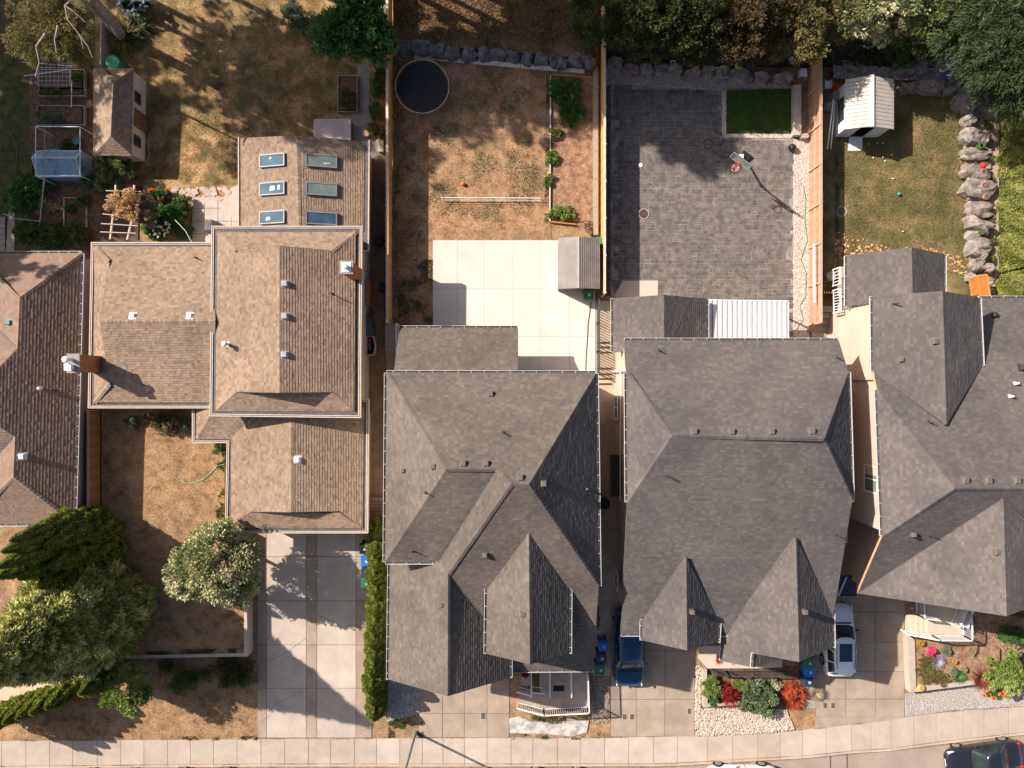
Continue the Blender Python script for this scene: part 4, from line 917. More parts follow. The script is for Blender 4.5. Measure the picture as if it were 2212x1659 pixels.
def tufts(name, poly, n, m, hgt=(.03,.09), z=0.0, L=.02, mask=None):
    P = scatter([W2(x, y, z) for x, y in poly], n); k = len(P)
    if mask is not None:
        f = np.array([mask(p[0], p[1]) for p in P]); P = P[RNG.uniform(0,1,k) < f]; k = len(P)
    h = RNG.uniform(*hgt, k); a = RNG.uniform(0,2*pi,k); c = np.column_stack([P, np.full(k, z)]); d = np.column_stack([np.cos(a), np.sin(a), np.zeros(k)])
    e = np.column_stack([RNG.normal(0,.5,k), RNG.normal(0,.5,k), np.ones(k)])*h[:,None]
    V = np.empty((k,3,3)); V[:,0] = c-d*h[:,None]*.35; V[:,1] = c+d*h[:,None]*.35; V[:,2] = c+e
    me = fast_mesh(name, V.reshape(-1,3), np.arange(k*3).reshape(-1,3), 3, RNG.uniform(0,1,k)); return finish_mesh(name, me, [m], None, 'stuff')
def plume(base, top_h, r, n, L, lean=(0,0), fl=6):
    """one upright arborvitae plume: fluted spindle of upward pointing sprays"""
    t_ = RNG.uniform(0,1,n)**.8; a = RNG.uniform(0,2*pi,n); prof = np.sin(np.pi*np.clip(t_*.86+.14,0,1))**.65*(1-.25*t_); q0 = RNG.uniform(0,6.3); rr = r*prof*(1+.14*np.sin(a*fl+t_*7)+.09*np.sin(t_*26+3*a+q0)+.07*np.sin(t_*41-5*a+q0))*RNG.uniform(.84,1.05,n)
    P = np.column_stack([base[0]+rr*np.cos(a)+lean[0]*t_, base[1]+rr*np.sin(a)+lean[1]*t_, base[2]+top_h*t_])
    O = np.column_stack([np.cos(a), np.sin(a), np.zeros(n)]); A = O*.55+np.array([0,0,.75])+RNG.normal(size=(n,3))*.55; N = O+RNG.normal(size=(n,3))*.45
    l = L*RNG.uniform(.6,1.4,n); fl_ = .5+.28*np.sin(a*fl+t_*7)+.22*np.sin(t_*26+3*a+q0); rnd = np.clip(.45*fl_+.55*RNG.uniform(0,1,n),0,1); return P, A, N, l, l*.55, rnd
def join(*sets): return [np.concatenate([s[i] for s in sets]) for i in range(6)]
def conifer_column(specs, label, m, cat='tree', name='conifer', zg=0.0, L=.16, group=None):
    """specs: (x, y on the ground grid, height, radius, leaves)"""
    p0 = W(specs[0][0], specs[0][1], 0); r = thing(name, label, cat, (p0[0], p0[1], zg), group)
    for (x, y, h, rad, n) in specs:
        q = W(x, y, 0); leafmesh('plume' if len(specs) > 1 else 'foliage', *plume((q[0], q[1], zg), h, rad, n, L), m, r)
    b = MB(); b.tube([(p0[0],p0[1],zg),(p0[0],p0[1],zg+specs[0][2]*.7)], .14, .04, 7); b.build('trunk', BARK, r); return r
# ================================================================== plants of the place
# ---- bottom left
def tipcol(X, Y, h, r_, n): return (1106+(X-1106)*(CH-h-.9)/CH, 829.5+(Y-829.5)*(CH-h-.9)/CH, h, r_*1.4, int(n*1.5))
conifer_column([tipcol(*q) for q in ((22,1168,7.6,.50,7000),(4,1192,8.4,.52,7000),(32,1212,7.7,.55,8000),(40,1250,7.2,.55,8000),(-8,1226,8.6,.55,7000),(-14,1250,8.2,.5,6000),(66,1150,6.2,.55,6000),(96,1180,6.2,.55,7000),(80,1268,6.2,.6,8000),(120,1146,4.8,.55,6000),(110,1225,6.0,.6,7000),(150,1250,4.6,.55,6000),(175,1165,3.6,.55,5000),(190,1205,3.4,.6,5000))],
   'tall dark green arborvitae with many upright plumes beside the brown house', F_THUJA, L=.14, name='arborvitae', zg=.9)
cone_tree(243,1292,12.2,3.55,'large cone shaped conifer with pale tipped tufts at the lower left', F_TIPS, ncl=1250, cr=.44, nleaf=115000, L=.32, wr=.30, zg=.9, name='round_conifer', power=1.25)
conifer_column([(264,1433,4.6,.75,8000),(256,1446,3.9,.65,6000)], 'small dark conifer between the round conifer and the pale green shrub', F_THUJA, name='conifer')
for i, (x, y, h) in enumerate([(172,1478,3.4),(150,1484,3.8),(128,1490,4.0),(106,1496,4.2),(84,1503,4.4),(62,1510,4.6),(40,1519,4.8),(14,1529,5.0)]):
    conifer_column([(x,y,h,.66,6500)], ['first','second','third','fourth','fifth','sixth','seventh','eighth'][i]+' columnar thuja from the right in the row by the pavement', F_THUJA, name='columnar_thuja', group='columnar thujas beside the pavement', L=.15)
tree(466,1218,4.0,(2.45,2.2,1.7),2,'round pale flowering tree at the corner of the brown house garage', F_PALE, ncl=210, cr=.46, nleaf=34000, L=.18, wr=.5, name='flowering_tree', cat='tree', zg=.9, out=.7)
tree(278,1487,2.6,(1.25,1.25,1.6),1,'light green young tree below the front lawn wall', F_LIGHT, ncl=60, cr=.32, nleaf=7500, L=.15, wr=.5, name='young_tree', trunk=.06, nl=4)
bush(396,1470,1.2,1.15,.95,'low round green shrub left of the dark prickly shrub', F_BUSH, n=7000, L=.1, ncl=60, cr=.22)
bush(500,1452,1.4,1.75,1.1,'wide dark prickly shrub at the foot of the lawn wall', F_DARK, n=9000, L=.17, wr=.2, ncl=60, cr=.3, out=1.1)
bush(356,1440,.6,.6,.5,'small dark shrub against the lawn wall', F_BUSH, n=2500, L=.09)
spray(163,1511,0,.05,60,.35,F_FLAME,'small orange plant between two conifers', name='orange_plant', w_=.05)
# ---- front lawn
bush(352,909,1.3,1.15,.8,'olive shrub with dry patches under the eave of the left wing', F_OLIVE, n=7000, L=.1, ncl=60, cr=.2, zg=.9)
bush(355,928,.35,.8,.4,'dry tan plant in front of the olive shrub', F_DRY, n=1800, L=.1, zg=.9)
bush(283,911,.7,.5,.4,'grey green plant by the stepping stone', F_GREYB, n=2000, L=.12, zg=.9)
bush(398,915,.8,.4,.5,'grey green shrub beside the small porch roof', F_GREYB, n=1800, L=.09, zg=.9)
bush(474,968,1.0,.45,.6,'green shrub at the garage wall', F_BUSH, n=2500, L=.1, zg=.9)
# ---- hedge between driveway and grey house
for i in range(13):
    y = 1140+i*31.5; x = 823-i*.4
    conifer_column([(x+random.uniform(-3,2), y+random.uniform(-6,6), random.uniform(2.3,3.3), random.uniform(.60,.78), 7000)], ['first','second','third','fourth','fifth','sixth','seventh','eighth','ninth','tenth','eleventh','twelfth','thirteenth'][i]+' thuja of the driveway hedge counted from the garage', F_THUJA, name='hedge_thuja', group='thujas of the driveway hedge', L=.14, cat='hedge tree')
# ---- top left garden
tree(110,60,7.5,(2.3,2.2,.9),3,'sparse olive pine boughs with pale bare branches over the garden', F_OLIVE, ncl=260, cr=.42, nleaf=34000, L=.20, wr=.16, zmin=-1, fill=.15, out=1.0, droop=.3, name='pine_tree', trunk=.12, nl=0)
pn = bpy.data.objects['pine_tree']; 
for pts in ([(155,0,8.8),(140,12,8.7),(146,42,8.6),(172,75,8.3),(180,105,8)],[(140,12,8.7),(160,25,8.6),(185,48,8.3)],[(98,72,8.6),(78,100,8.4),(85,135,8),(76,165,7.6)],[(125,55,8.6),(118,85,8.5),(122,115,8.3)],[(172,75,8.3),(190,100,8),(200,125,7.7)]):
    b = MB(); b.tube([W(*p) for p in pts], .055, .02, 6); b.build('limb', PALEBARK, pn)
for i, (x0,y0,x1,y1,rr) in enumerate(((262,78,180,-30,.34),(248,70,160,-20,.2))):
    a = W(x0,y0,0.3); c = W(x1,y1,9.5); r = thing('tree_trunk', ('thick' if i == 0 else 'thinner')+' grey tree trunk leaning out over the garden at the top left', 'tree', a)
    b = MB(); A_, C_ = Vector(a), Vector(c); b.tube([A_, A_.lerp(C_,.35)+Vector((.1,.1,0)), A_.lerp(C_,.7), C_], rr, rr*.6, 9); b.build('trunk', mat('grey_bark',(.17,.145,.13),(.34,.30,.28),scale=5,rough=.95,bump=.9,bscale=12,streak=(1,1,.4)), r)
    P, A2_, N, l, wd, rn = clumps((C_.x-.6,C_.y+1.5,11.5), (2.4,2.4,2.6), 60, .5, 6000, .25, .2); leafmesh('foliage', P, A2_, N, l, wd, rn, F_DARK, r)
bush(290,8,1.3,1.05,.8,'hydrangea with blue and white flower heads at the top edge', F_DARK, n=2600, L=.2, name='hydrangea')
P, A, N, l, wd, rn = clumps((*W2(290,8,.9),.75), (1.05,.8,.65), 60, .085, 2600, .07, .9, zmin=0.1, fill=.95); leafmesh('flower_heads', P, A, N, l, wd, rn, F_BLUEW, bpy.data.objects['hydrangea'], 'stuff')
spray(272,82,0,.15,420,1.5,F_OLIVE,'large spiky yucca like plant behind the garden shed', name='spiky_plant', w_=.07, rise=.95)
spray(300,62,0,.1,240,1.2,F_DARK,'dark strappy plant beside the spiky plant', name='strappy_plant', w_=.08, rise=.9)
bush(248,367,1.9,1.45,1.0,'dark green bush with yellow tips in front of the garden shed', F_BUSH, n=12000, L=.13, ncl=90, cr=.26, name='garden_bush', wr=.4)
bush(222,400,1.2,.7,.6,'lower green bush left of the pergola', F_BUSH, n=4000, L=.11)
bush(195,392,1.0,.5,.5,'green bush at the greenhouse corner', F_BROAD, n=2500, L=.12)
for x, y, h, rx, ry, lab, m_, L_ in [(50,420,.9,1.1,1.1,'dark green vegetable clump beside the curved path',F_BROAD,.15),(95,395,.7,.7,.5,'dark leafy clump below the greenhouse',F_BROAD,.16),(100,445,.4,.6,.5,'dry orange plant patch in the vegetable bed',F_DRY,.1),
    (150,450,.4,.3,.3,'small green plant in the middle soil bed',F_BROAD,.1),(178,433,.5,.4,.3,'bright green plant at the corner of the soil bed',F_BROAD,.1),(120,510,.7,1.2,.8,'wide green planting along the bottom of the garden',F_BROAD,.13),(165,500,.8,.7,.9,'green clump at the bottom right of the garden',F_BUSH,.11),(60,500,.7,.9,.8,'green clump beside the boardwalk',F_BUSH,.12),(112,489,.3,.35,.25,'orange flowers in the vegetable garden',F_FLAME,.07),
    (118,200,.5,.8,.3,'leafy row in the raised bed under the netting',F_BUSH,.1),(165,170,.5,.35,.35,'pale green plant at the corner of the netted bed',F_LIGHT,.12),(110,255,.5,1.0,.5,'grey green crop in the middle raised bed',F_GREYB,.1),(145,310,.5,.5,.4,'green plants inside the wire frame',F_BUSH,.12),(72,370,.5,.4,.4,'pale leaves left of the greenhouse',F_LIGHT,.16)]:
    rx *= 1.25; ry *= 1.25
    bush(x, y, h, rx, ry, lab, m_, n=int(1600+2600*rx*ry), L=L_, name='garden_plant', cat='garden plants')
bush(356,470,.6,1.6,1.3,'dense dark green planting between the pergola and the terrace', F_BROAD, n=9000, L=.15)
bush(322,425,.5,.6,.5,'silvery green plants right of the pergola top', F_GREYB, n=2200, L=.13)
# pergola climber, flowers and shrubs by the terrace
tree(268,440,2.5,(1.15,1.0,.35),1,'peach and cream blossoming climber spreading over the pergola', F_PEACH, ncl=80, cr=.22, nleaf=6500, L=.11, wr=.6, name='climber', cat='climbing plant', trunk=.03, nl=3, zmin=-1, fill=.3)
tree(312,455,1.6,(.75,.95,.7),1,'dusty mauve brown shrub right of the pergola', mat('mauve_brown_leaf',(.16,.12,.10),(.3,.23,.19),scale=1,rv=1,rvmix=.85,rvc=[(.12,.085,.07),(.24,.18,.14),(.36,.28,.23)],trans=.2), ncl=50, cr=.24, nleaf=5000, L=.13, wr=.45, name='mauve_shrub', cat='bush', trunk=.03, nl=3)
bush(345,420,.7,.7,.5,'red and orange flowering perennials beside the stone path', F_BROAD, n=2600, L=.14, name='flower_bed_plants')
for i, (x, y, m_, lb) in enumerate([(352,433,F_REDD,'bright red flowers in the bed beside the stone path'),(330,413,F_FLAME,'orange flowers at the edge of the stone path'),(360,412,F_FLAME,'small orange flowers nearest the lawn shadow'),(301,406,F_REDD,'red flowers at the top of the pergola')]):
    bush(x, y, .9, .32, .2, lb, m_, n=350, L=.08, name='flowers', cat='flowers')
bush(340,495,1.1,1.05,.75,'glossy green shrub with white flowers above the left wing roof', F_BROAD, n=6000, L=.15, name='white_flower_shrub', ncl=60)
P, A, N, l, wd, rn = clumps((*W2(342,492,1.1),1.0), (.9,.6,.35), 26, .07, 800, .07, .9, zmin=0.1, fill=.8); leafmesh('flower_heads', P, A, N, l, wd, rn, F_WHITE, bpy.data.objects['white_flower_shrub'], 'stuff')
bush(385,455,1.1,.8,1.0,'dark green bush left of the paved terrace', F_BROAD, n=6000, L=.12)
bush(403,452,.9,.35,1.0,'olive green hedge strip at the terrace edge', F_OLIVE, n=3500, L=.09)
bush(395,505,.8,.7,.5,'dark ferny plant at the terrace corner', F_BROAD, n=3000, L=.14)
# top middle
tree(770,62,3.6,(2.3,2.0,1.5),2,'bushy tree with large bright green leaves beside the tall cedar fence', F_BROAD, ncl=260, cr=.45, nleaf=20000, L=.27, wr=.55, name='broadleaf_tree', out=.5, fill=.2)
bush(633,30,1.6,1.0,1.0,'rounded grey green shrub at the top of the dry lawn', F_GREYB, n=9000, L=.08, ncl=70, name='rounded_shrub')
bush(655,52,1.3,.85,.55,'lower grey green shrub below the rounded one', F_GREYB, n=6000, L=.08, ncl=50, name='rounded_shrub')
for i, (x,y,rx,ry,m_) in enumerate([(817,140,.4,.9,F_BROAD),(815,190,.45,1.0,F_BROAD),(812,240,.45,.8,F_BUSH),(806,276,.45,.5,F_OLIVE),(825,285,.3,.5,F_OLIVE)]):
    bush(x,y,.8,rx,ry,['dark shrub nearest the broadleaf tree in the fence strip','long dark shrub in the fence strip','green shrub halfway along the fence strip','olive plant beside the round pot','olive plant in the wooden planter by the fence'][i],m_,n=3500,L=.1,name='strip_shrub')
bush(749,212,.7,.55,.9,'bushy herbs filling the raised wooden planter', F_OLIVE, n=4000, L=.12, zg=.3, name='planter_herbs', cat='plants')
# middle yard garden bed
for (x,y,rx,ry,h,m_,lb) in [(1222,200,1.15,1.2,.6,F_BROAD,'dense dark green crop at the top of the vegetable bed'),(1236,243,1.15,1.0,.6,F_BROAD,'dense green crop below the dark one in the vegetable bed'),(1202,290,.4,.5,.35,F_BUSH,'low green patch in the vegetable bed'),(1193,341,.5,.5,.5,F_LIGHT,'round light green plant over the bed border'),(1186,390,.35,.5,.4,F_LIGHT,'trailing light green plant on the bed border'),(1213,460,.95,.55,.5,F_LIGHT,'pale green squash plant at the bottom of the vegetable bed'),(1272,490,.4,.6,.35,F_DRY,'dry tan plant beside the small grey shed')]:
    bush(x,y,h,rx,ry,lb,m_,n=int(2500+2500*rx*ry),L=.12,name='bed_plant',cat='garden plants')
# top right conifers
DK = [('dark conifer left of the rusty tree',1335,8,4.4,(2.8,2.4,2.4),F_DARK),('dark bushy conifer over the mulch bed',1440,22,4.4,(3.1,2.7,2.4),F_DARK),('olive dark conifer hanging lowest over the rocks',1505,62,3.8,(2.4,2.1,2.0),mat('deep_olive_leaf',(.03,.035,.012),(.08,.08,.03),scale=.9,rv=1,rvmix=.86,rvc=[(.022,.026,.011),(.045,.05,.018),(.075,.075,.028),(.12,.11,.042)],trans=.2)),
 ('rusty brown tinged conifer with orange leaves',1612,36,4.0,(3.0,2.6,2.2),mat('rusty_conifer_leaf',(.06,.04,.02),(.12,.08,.04),scale=.9,rv=1,rvmix=.86,rvc=[(.03,.028,.012),(.06,.05,.022),(.11,.075,.035),(.20,.11,.045)],trans=.2)),('olive conifer beside the brown fence top',1705,38,3.6,(2.5,2.5,2.0),F_OLIVE)]
for lb,x,y,z,R_,m_ in DK: tree(x,y,z,R_,2,lb,m_,ncl=330,cr=.42,nleaf=38000,L=.20,wr=.30,name='conifer',out=.9,zmin=-.3,zg=.35,cvar=.65)
tree(1915,14,4.4,(3.0,2.0,2.0),2,'olive and cream leaved tree above the white shed', F_PALE, ncl=110, cr=.42, nleaf=12000, L=.22, wr=.4, name='mixed_tree', zg=.35, cvar=.7)
tree(1820,4,4.0,(2.0,1.8,2.0),2,'olive conifer right of the brown fence top', F_OLIVE, ncl=90, cr=.42, nleaf=12000, L=.22, wr=.25, name='conifer', zg=.35)
tree(2010,64,3.2,(2.4,1.9,1.6),2,'dark green shrubby tree over the rocks', F_DARK, ncl=100, cr=.38, nleaf=14000, L=.18, wr=.3, name='shrubby_tree', zg=.35)
tree(2060,22,4.8,(2.4,2.2,2.2),2,'green conifer left of the feathery cedar', F_BUSH, ncl=110, cr=.42, nleaf=14000, L=.2, wr=.3, name='conifer', zg=.35)
tree(2188,84,6.4,(3.2,4.1,2.8),2,'feathery dark green cedar filling the top right corner', mat('cedar_leaf',(.03,.05,.018),(.09,.12,.045),scale=.9,rv=1,rvmix=.86,rvc=[(.018,.032,.013),(.035,.062,.022),(.06,.092,.035),(.10,.13,.055)],trans=.2), ncl=300, cr=.6, nleaf=48000, L=.32, wr=.17, name='cedar', out=.9, droop=.4, zg=.3, cvar=.65)
bush(1878,112,1.2,1.9,1.0,'dark ground shrub with small white flowers behind the white shed', F_DARK, n=5000, L=.12, zg=.35, name='ground_shrub'); bush(1955,112,1.3,1.7,1.1,'dark leafy shrub between the white shed and the rocks', F_BROAD, n=5000, L=.12, zg=.35, name='ground_shrub')
P, A, N, l, wd, rn = clumps((*W2(1884,98,1.3),1.2), (.7,.35,.25), 26, .05, 500, .06, .9, zmin=0.1); leafmesh('flower_heads', P, A, N, l, wd, rn, F_WHITE, bpy.data.objects['ground_shrub'], 'stuff')
bush(2055,165,.7,.45,.4,'blue flowering plant between the rocks', F_DARK, n=900, L=.1, zg=.4, name='blue_flower_plant'); P, A, N, l, wd, rn = clumps((*W2(2060,161,1.2),1.15), (.75,.35,.12), 22, .10, 900, .08, .9, zmin=0); leafmesh('flower_heads', P, A, N, l, wd, rn, F_BLUE, bpy.data.objects['blue_flower_plant'], 'stuff')
bush(2080,95,1.6,.8,.7,'dark maroon leaved bush under the cedar', F_RUST, n=3500, L=.14, zg=.4, name='maroon_bush')
bush(1802,190,.5,.45,.4,'orange red flower clump beside the white shed', F_FLAME, n=1200, L=.1, name='flowers', cat='flowers')
bush(1416,127,.8,.4,.35,'bright lime green potted shrub by the rocks', F_LIGHT, n=1200, L=.12, zg=.35, name='lime_shrub'); bush(1598,137,.5,.2,.3,'lime green plant in the yellow pot', F_LIGHT, n=500, L=.1, zg=.6, name='potted_plant')
bush(1790,118,.8,.5,.5,'green plant at the brown fence top', F_BROAD, n=1800, L=.12, zg=.35, name='ground_shrub')
# golden hedge on the right
hd = thing('hedge', 'long golden green conifer hedge along the right edge behind the rocks', 'hedge', G(2170,420))
def hedge(x0,x1,y0,y1,h,n,m,r,L=.13):
    cx, cy = (x0+x1)/2, (y0+y1)/2; f = RNG.uniform(0,1,n); hx, hy = (x1-x0)/2, (y1-y0)/2
    n1 = int(n*.5); yy = RNG.uniform(y0,y1,n1); zz = RNG.uniform(0,1,n1)**.9; bul = .25*np.sin(zz*2.6)+.08*np.sin(yy*2.3+zz*3)+.08*np.sin(yy*6.1+zz*7); s1 = np.column_stack([x0+.35-bul+RNG.normal(0,.05,n1), yy, zz*h]); N1 = np.tile([-1,0,.5],(n1,1))
    n2 = n-n1; xx = RNG.uniform(x0+.2,x1,n2); yy2 = RNG.uniform(y0,y1,n2); s2 = np.column_stack([xx, yy2, h+.10*np.sin(yy2*2.1)+.12*np.sin(xx*3)-.25*((xx-cx)/hx)**2+RNG.normal(0,.06,n2)]); N2 = np.tile([0,0,1.0],(n2,1))
    P = np.concatenate([s1,s2]); N = np.concatenate([N1,N2])+RNG.normal(size=(n,3))*.6; A = np.array([-.35,.25,.9])+RNG.normal(size=(n,3))*.5; l = L*RNG.uniform(.6,1.5,n)
    rn = np.clip(.5+.28*np.sin(P[:,1]*3.3+P[:,2]*2.2)+.2*np.sin(P[:,1]*8+P[:,2]*5)+RNG.normal(0,.18,n),0,1)
    leafmesh('foliage', P, A, N, l, l*.45, rn, m, r)
    b = MB(); b.box(x0+.35,y0+.3,0,x1-.2,y1-.3,h-.3); b.build('inner_branches', flat('hedge_core',(.03,.03,.012),1), r)
hx0 = W(2146,400)[0]; hedge(hx0, hx0+3.2, W(0,590)[1], W(0,205)[1], 4.4, 90000, F_HEDGE, hd)
hd2 = thing('hedge', 'lower clipped green hedge behind the orange wooden crate', 'hedge', G(2175,612)); hedge(hx0-.1, hx0+3, W(0,650)[1], W(0,596)[1], 2.6, 14000, F_HEDGE, hd2, L=.11)
# ---- front beds on the right
bush(1537,1487,1.0,.75,.95,'olive green shrub left of the crimson bush', F_LIGHT, n=5000, L=.1)
bush(1540,1503,.8,.6,.6,'dark green shrub in the left corner of the front bed', F_BROAD, n=4000, L=.1)
def redbush(x, y, r_, lab, m): 
    t_ = bush(x, y, 1.0, r_*.8, r_*.8, lab, m, n=2600, L=.16, wr=.16, name='red_bush', out=1.2, ncl=40); spray(x, y, 0, .1, 500, r_*1.15, m, '', parent=t_, w_=.045, rise=.8)
redbush(1572,1497,.85,'crimson red bush in front of the left gable', F_REDD); redbush(1711,1500,.95,'orange red spiky bush beside the bins of the right gable', F_RED)
bush(1640,1507,1.3,1.3,1.25,'large silver green shrub between the two red bushes', mat('silver_green_leaf',(.08,.12,.05),(.3,.35,.2),scale=1,rv=1,rvmix=.86,rvc=[(.04,.075,.025),(.08,.13,.045),(.17,.22,.10),(.40,.42,.26)],trans=.2), n=13000, L=.12, ncl=90, cr=.25, name='silver_shrub')
bush(1605,1480,.7,.9,.4,'olive ground plant behind the silver green shrub', F_LIGHT, n=3000, L=.1); bush(1668,1480,.7,.7,.5,'cream and olive shrub behind the orange red bush', F_PALE, n=3500, L=.1)
bush(1551,1428,.5,.35,.3,'potted flowers with red and yellow leaves under the left gable', F_RED, n=700, L=.1, name='potted_plant'); bush(1586,1432,.4,.4,.2,'pale flowers on the walkway edge below the left gable', F_PEACH, n=600, L=.09, name='potted_plant')
for x,y,rx,ry,h,m_,lb,nm in [(1991,1391,.28,.28,.45,F_MUSTARD,'round mustard yellow flower clump at the top left of the planter','flowers'),(2014,1408,.36,.33,.5,F_PINKF,'magenta and red flowers in the planter','flowers'),(2062,1430,.16,.16,.35,F_MUSTARD,'small yellow orange flower clump in the planter','flowers'),
   (2002,1442,.75,1.15,.25,F_OLIVE,'olive ground cover on the left of the planter','ground_cover'),(2030,1466,.65,.6,.35,F_OLIVE,'dome of olive ground cover at the bottom of the planter','ground_cover'),(2045,1405,.35,.4,.3,F_GREYB,'grey green plant below the railing','planter_plant'),(2100,1405,.5,.45,.3,F_DRY,'pale dry plant at the right of the railing','planter_plant'),(2082,1445,.35,.3,.3,F_DRY,'cream plant in the middle of the planter','planter_plant'),
   (2060,1450,.35,.3,.25,F_GREYB,'grey green plant in the middle of the planter','planter_plant')]:
    bush(x,y,h,rx,ry,lb,m_,n=int(900+5000*rx*ry),L=.07,zg=.5,name=nm,cat='plants',cr=.12)
spray(2023,1428,0,.05,160,.55,F_LAV,'fan of lavender grey leaves in the planter', name='lavender_plant', zg=.5, w_=.05, rise=.7); spray(2070,1460,0,.12,220,.5,F_BROAD,'tuft of green strap leaves in the planter', name='strap_plant', zg=.5, w_=.045)
spray(2118,1465,0,.1,260,.8,F_RUST,'rust red grassy plant right of the planter', name='rust_grass', zg=.5, w_=.03); spray(1762,1498,0,.08,260,.55,F_DRY,'dry ornamental grass in a pot by the driveway', name='potted_grass', zg=.3, w_=.02)
bush(2175,1455,1.3,1.35,1.5,'large yellow green shrub at the right edge above the pavement', F_LIGHT, n=14000, L=.13, ncl=90, cr=.26, zg=.3, name='yellow_green_shrub')
bush(2190,1370,1.2,1.3,.6,'dark green conifer shrub under the right gable', F_BROAD, n=5000, L=.13, zg=.3); bush(2200,1325,1.2,.6,.4,'yellow olive bush at the right edge under the roof', F_OLIVE, n=3000, L=.12, zg=.3)
bush(2150,1500,.4,.7,.3,'orange and red flowers along the gravel verge', F_BROAD, n=900, L=.1, name='verge_flowers'); P, A, N, l, wd, rn = clumps((*W2(2150,1500,.4),.35), (.9,.3,.15), 22, .07, 600, .06, .9, zmin=0); leafmesh('flower_heads', P, A, N, l, wd, rn, F_FLAME, bpy.data.objects['verge_flowers'], 'stuff')
bush(2180,1395,.5,.9,.4,'cream dry ground plant below the dark conifer shrub', F_DRY, n=2000, L=.09, zg=.3, name='planter_plant')
bush(1185,1552,.3,1.0,.28,'ivy creeping over the white apron', F_OLIVE, n=2500, L=.08, zg=.05, name='ivy', cat='climbing plant'); bush(1255,1545,.3,.5,.22,'bright green weeds at the porch corner', F_LIGHT, n=1500, L=.08, zg=.05, name='weeds', cat='weeds')
bush(1133,1458,.5,.24,.25,'red geraniums in the porch planter', F_REDD, n=900, L=.08, zg=.9, name='geraniums', cat='flowers')
# ---- grass tufts and weeds as ground cover
tufts('dry_grass_tufts', [(219,880),(485,880),(485,1150),(527,1150),(527,1411),(262,1417),(219,1300)], 13000, BLADE, (.02,.06), z=.9)
tufts('lower_dry_grass', [(190,1425),(548,1418),(556,1596),(20,1599),(60,1560)], 10000, BLADE, (.02,.06))
tufts('back_dry_grass', [(315,-10),(700,-10),(720,100),(700,290),(515,290),(515,400),(315,400)], 17000, BLADE, (.02,.06))
tufts('right_lawn_grass', [(1803,290),(2075,200),(2095,600),(1803,600)], 26000, mat('mixed_blades',(.10,.11,.03),(.2,.16,.06),scale=1,rv=1,rvmix=.85,rvc=[(.06,.085,.02),(.12,.13,.035),(.22,.18,.06),(.40,.27,.11)],trans=.2), (.03,.08))
tufts('turf_grass', [(1569,191),(1712,191),(1713,289),(1569,289)], 14000, BLADE_G, (.03,.05), z=.03)
from mathutils import noise as mno
def nz(x, y, f, o=0): return mno.fractal(Vector((x*f+o, y*f-o, o*.7)), 1.0, 2.0, 4)
def wpatch(x, y): return min(1, max(.03, (nz(x, y, .45, 3)-.02)*4))
tufts('yard_weeds', [(850,130),(1190,150),(1190,480),(930,520),(935,700),(850,700)], 42000, mat('weed_blades',(.06,.085,.025),(.12,.14,.05),scale=1,rv=1,rvmix=.8,rvc=[(.07,.10,.03),(.12,.15,.05),(.20,.21,.09)],trans=.3), (.03,.08), mask=wpatch)
tufts('yard_weeds', [(860,560),(936,560),(936,700),(860,700)], 12000, mat('weed_blades',(0,0,0)), (.03,.08), mask=lambda x,y: min(1, max(.05, nz(x,y,.8,5)*3+.35)))
tufts('slope_dry_grass', [(850,-5),(1292,-5),(1292,85),(870,85)], 12000, BLADE, (.04,.12), z=.45)
# ---- tall trees just outside the frame whose shade falls on the back yards
for i, (x, y, h, rr, zc, m_) in enumerate([(-330,-110,15,4.2,6,F_DARK),(-330,60,13,3.4,6,F_DARK),(-360,180,14,4.0,6,F_DARK),(-340,385,13,3.4,6,F_DARK),(120,-60,14,3.6,8,F_DARK),(200,-60,13,3.0,8,F_DARK),(250,-130,17,2.6,11,F_DARK),(600,-60,14,2.9,8,F_BUSH),(700,-130,18,2.0,13,F_DARK),(790,-55,17,2.0,13,F_DARK),(930,-60,9,2.8,5,F_BUSH),(1120,-60,9,2.4,5,F_DARK),(1300,-130,11,2.4,6,F_DARK)]):
    q = W(x, y, 0); r = thing('tall_tree', 'tall tree beyond the photo edge', 'tree', q, 'tall trees beyond the photo edge'); 
    P, A, N, l, wd, rn = clumps((q[0],q[1],(h+zc)/2+1), (rr,rr,(h-zc)/2+1.5), 170, .6, 17000, .36, .45, zmin=-1, fill=.3); leafmesh('foliage', P, A, N, l, wd, rn, m_, r)
    b = MB(); b.tube([(q[0],q[1],0),(q[0],q[1],h*.5),(q[0],q[1],h*.9)], .25, .06, 7); b.build('trunk', BARK, r)

def speck(th, k=1.0): return lambda x, y: min(1, max(.02, (nz(x, y, 1.1, 8)-th*.5)*5))
tufts('kerb_weeds', [(1095,1586),(1318,1584),(1318,1596),(1095,1597)], 2600, BLADE_G, (.04,.12), mask=speck(.1)); tufts('kerb_weeds', [(838,1555),(912,1545),(915,1594),(838,1594)], 5000, BLADE_G, (.03,.08), mask=speck(-.1)); tufts('kerb_weeds', [(380,1590),(556,1590),(556,1599),(380,1599)], 1600, BLADE_G, (.03,.08), mask=speck(.1))

